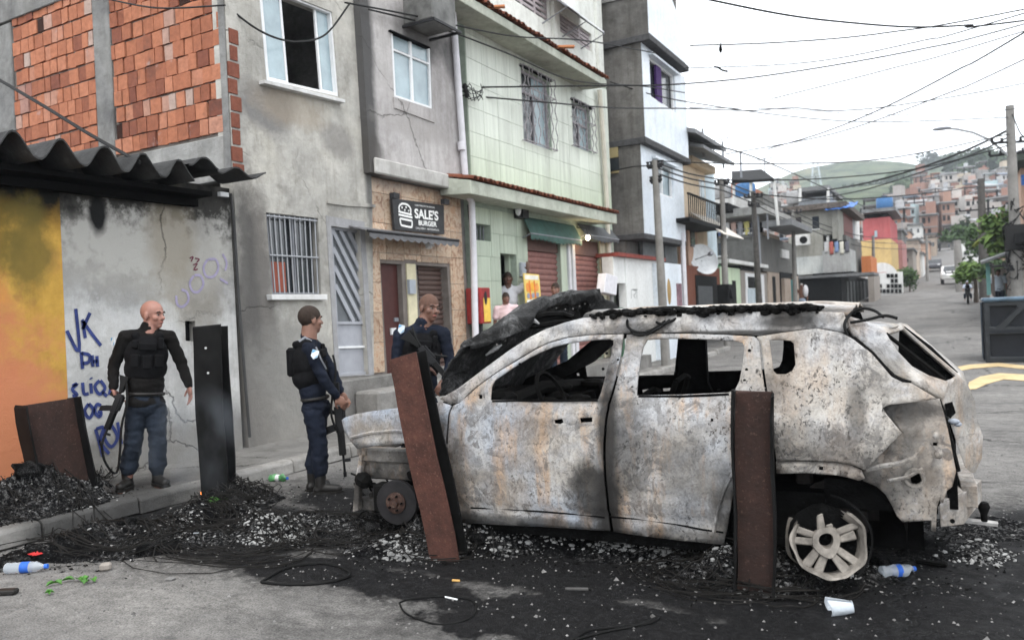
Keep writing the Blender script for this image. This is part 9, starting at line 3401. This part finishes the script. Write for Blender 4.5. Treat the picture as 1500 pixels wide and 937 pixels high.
# leaves
def leafy(label, u, v, n, s_):
 p = lay(u, v)
 rt = thing('leaf_sprig', label, 'leaves', p)
 qq = random.Random(int(u))
 for i in range(n):
  c = p + Vector((qq.gauss(0, s_ * 1.3), qq.gauss(0, s_ * .7), .01))
  an = qq.uniform(0, 6.28)
  L, w_ = s_ * qq.uniform(.7, 1.3), s_ * .55
  d, e = Vector((math.cos(an), math.sin(an), 0)), Vector((-math.sin(an), math.cos(an), 0))
  pts = [c - d * L, c - d * L * .4 + e * w_ + Vector((0, 0, .02)), c + d * L * .3 + e * w_ * .8 + Vector((0, 0, .025)), c + d * L + Vector((0, 0, .005)), c + d * L * .3 - e * w_ * .8 + Vector((0, 0, .025)), c - d * L * .4 - e * w_ + Vector((0, 0, .02))]
  mid = [c - d * L, c + Vector((0, 0, .008)), c + d * L]
  m_ = MB()
  m_.add(pts + [c + Vector((0, 0, .006))], [(0, 1, 6), (1, 2, 6), (2, 3, 6), (3, 4, 6), (4, 5, 6), (5, 0, 6)])
  part('leaf', m_, plain('fresh leaf', (.06, .17, .03), .5, var=.4, spec=.3) if 'fresh leaf' not in bpy.data.materials else bpy.data.materials['fresh leaf'], rt, solid=.001)
leafy('largest clump of fresh green leaves on the grey road at the left', 120, 853, 7, .035)
leafy('small green leaf below the clear bottle at the left', 77, 857, 3, .026)
leafy('small green leaf nearest the front left corner', 70, 871, 2, .026)
leafy('green leaves among the cords at the foot of the tall black beam', 318, 745, 8, .04)
leafy('dark green scraps on the heap at the wide leaning beam', 82, 702, 5, .04)
# rings of wire
def ring(label, pts, r):
 P = []
 for (u, v) in pts:
  p = lay(u, v)
  P.append(p + Vector((0, 0, r)))
 P.append(P[0])
 P = [along(P, i / 60) for i in range(61)]
 m_ = MB()
 m_.tube(P, r, 6)
 return tag(part('wire_ring', m_, M_CHARW, smooth=True), label, 'wire')
ring('large thin wire ring on the road before the leaning rust red beam', [(585, 882), (600, 877), (640, 874), (680, 877), (697, 886), (694, 902), (672, 912), (640, 914), (610, 906), (592, 896)], .005)
ring('black wire ring at the edge of the ash left of the front wheel', [(383, 855), (420, 834), (470, 827), (505, 834), (510, 845), (470, 855), (420, 858)], .009)
ring('black cord loop cut by the lower edge of the picture', [(842, 940), (860, 926), (900, 920), (950, 914), (965, 905), (930, 918), (890, 926), (860, 934)], .007)
def piece(name, label, cat, u, v, size, mat, yaw=0, n=1):
 p = lay(u, v)
 m_ = MB()
 m_.box(p + Vector((0, 0, size[2] / 2 + .002)), size, Matrix.Rotation(yaw, 3, 'Z'))
 o = part(name, m_, mat, bevel=min(size) * .25)
 return tag(o, label, cat)
piece('cigarette_butt', 'tan cigarette butt on the road below the leaning beam', 'cigarette', 668, 851, (.05, .014, .012), plain('tan paper', (.5, .3, .1), .8), .2)
piece('white_straw', 'white straw on the road inside the thin wire ring', 'straw', 661, 877, (.09, .008, .008), M_WHITEFRAME, -.1)
piece('burnt_stick', 'pale burnt stick on the black road before the front door', 'stick', 845, 866, (.13, .018, .014), M_ASHG, .35)
piece('shoe_sole', 'black shoe sole at the left edge of the road', 'sole', 8, 871, (.14, .06, .03), M_BOOT, .5)
piece('tin_can', 'scorched tin can at the foot of the tall black beam', 'can', 318, 728, (.13, .06, .05), plain('scorched can', (.16, .14, .13), .6, var=.4), .3)
piece('pale_card', 'pale card scrap on the ash before the tall black beam', 'card', 294, 787, (.09, .05, .006), plain('pale card', (.5, .54, .58), .7), .5)
piece('brown_scrap', 'crumpled brown scrap on the grey road before the ash', 'scrap', 155, 836, (.07, .05, .05), M_TAUPE, .8)
piece('paper_scrap', 'white paper scrap on the grey road below the tall black beam', 'paper', 250, 851, (.05, .04, .012), M_ASHW, .2)
piece('molten_strip', 'black molten strip with white edge behind the crushed bottle', 'strip', 1365, 826, (.16, .05, .02), M_CHAR, -.15)
piece('white_shoe', 'white shoe standing on the pavement behind the bald officer', 'shoe', 246, 688, (.14, .06, .06), M_WHITEFRAME, .3)
# small flame at the beam
p = lay(294, 729) + Vector((0, 0, .03))
fl = thing('small_flame', 'tiny orange flame at the foot of the tall black beam', 'flame', p)
g = G('flame')
g.b.inputs['Emission Color'].default_value = (1, .28, .04, 1)
g.b.inputs['Emission Strength'].default_value = 6
M_FLAME = g.done((.9, .3, .05), .5)
m_ = MB()
m_.lathe([(.004, -.02), (.016, .0), (.012, .03), (.004, .055), (.001, .07)], p, 8)
part('tongue', m_, M_FLAME, fl, smooth=True)
# thin smoke over the heap at the tall beam
def smoke(label, u, v, size, dens, seed):
 p = lay(u, v)
 bm_ = MB()
 bm_.box((p.x, p.y, p.z + size[2] / 2), size)
 mt = bpy.data.materials.new('smoke')
 mt.use_nodes = True
 t = mt.node_tree
 t.nodes.clear()
 out = t.nodes.new('ShaderNodeOutputMaterial')
 vo = t.nodes.new('ShaderNodeVolumePrincipled')
 vo.inputs['Color'].default_value = (.75, .82, .92, 1)
 tc_ = t.nodes.new('ShaderNodeTexCoord')
 nz = t.nodes.new('ShaderNodeTexNoise')
 nz.inputs['Scale'].default_value, nz.inputs['Detail'].default_value = 2.6, 4
 mp_ = t.nodes.new('ShaderNodeMapping')
 mp_.inputs[1].default_value = (seed, seed, 0)
 mp_.inputs[3].default_value = (1, 1, .6)
 t.links.new(tc_.outputs['Object'], mp_.inputs[0])
 t.links.new(mp_.outputs[0], nz.inputs['Vector'])
 rp = t.nodes.new('ShaderNodeValToRGB')
 rp.color_ramp.elements[0].position, rp.color_ramp.elements[1].position = .46, .72
 t.links.new(nz.outputs['Fac'], rp.inputs[0])
 gr = t.nodes.new('ShaderNodeTexGradient')
 gr.gradient_type = 'SPHERICAL'
 m2 = t.nodes.new('ShaderNodeMapping')
 m2.inputs[1].default_value = (-p.x * 2 / size[0], -p.y * 2 / size[1], -(p.z + size[2] * .5) * 2 / size[2])
 m2.inputs[3].default_value = (2 / size[0], 2 / size[1], 2 / size[2])
 t.links.new(tc_.outputs['Object'], m2.inputs[0])
 t.links.new(m2.outputs[0], gr.inputs[0])
 mu = t.nodes.new('ShaderNodeMath')
 mu.operation = 'MULTIPLY'
 t.links.new(rp.outputs[0], mu.inputs[0])
 t.links.new(gr.outputs[0], mu.inputs[1])
 m3 = t.nodes.new('ShaderNodeMath')
 m3.operation = 'MULTIPLY'
 m3.inputs[1].default_value = dens
 t.links.new(mu.outputs[0], m3.inputs[0])
 t.links.new(m3.outputs[0], vo.inputs['Density'])
 t.links.new(vo.outputs[0], out.inputs['Volume'])
 o = part('smoke', bm_, mt)
 return tag(o, label, 'smoke', kind='stuff')
smoke('thin bluish smoke drifting by the tall black beam', 285, 740, (1.4, .7, 1.1), 2.2, 1.3)
# ================================================================== air
mh = bpy.data.materials.new('haze')
mh.use_nodes = True
mh.node_tree.nodes.clear()
_o = mh.node_tree.nodes.new('ShaderNodeOutputMaterial')
_v = mh.node_tree.nodes.new('ShaderNodeVolumePrincipled')
_v.inputs['Color'].default_value = (.86, .92, 1, 1)
_v.inputs['Density'].default_value = 0.00052
mh.node_tree.links.new(_v.outputs[0], _o.inputs['Volume'])
m_ = MB()
m_.bb((-520, -90, -8), (520, 1000, 170))
tag(part('haze', m_, mh), kind='stuff')
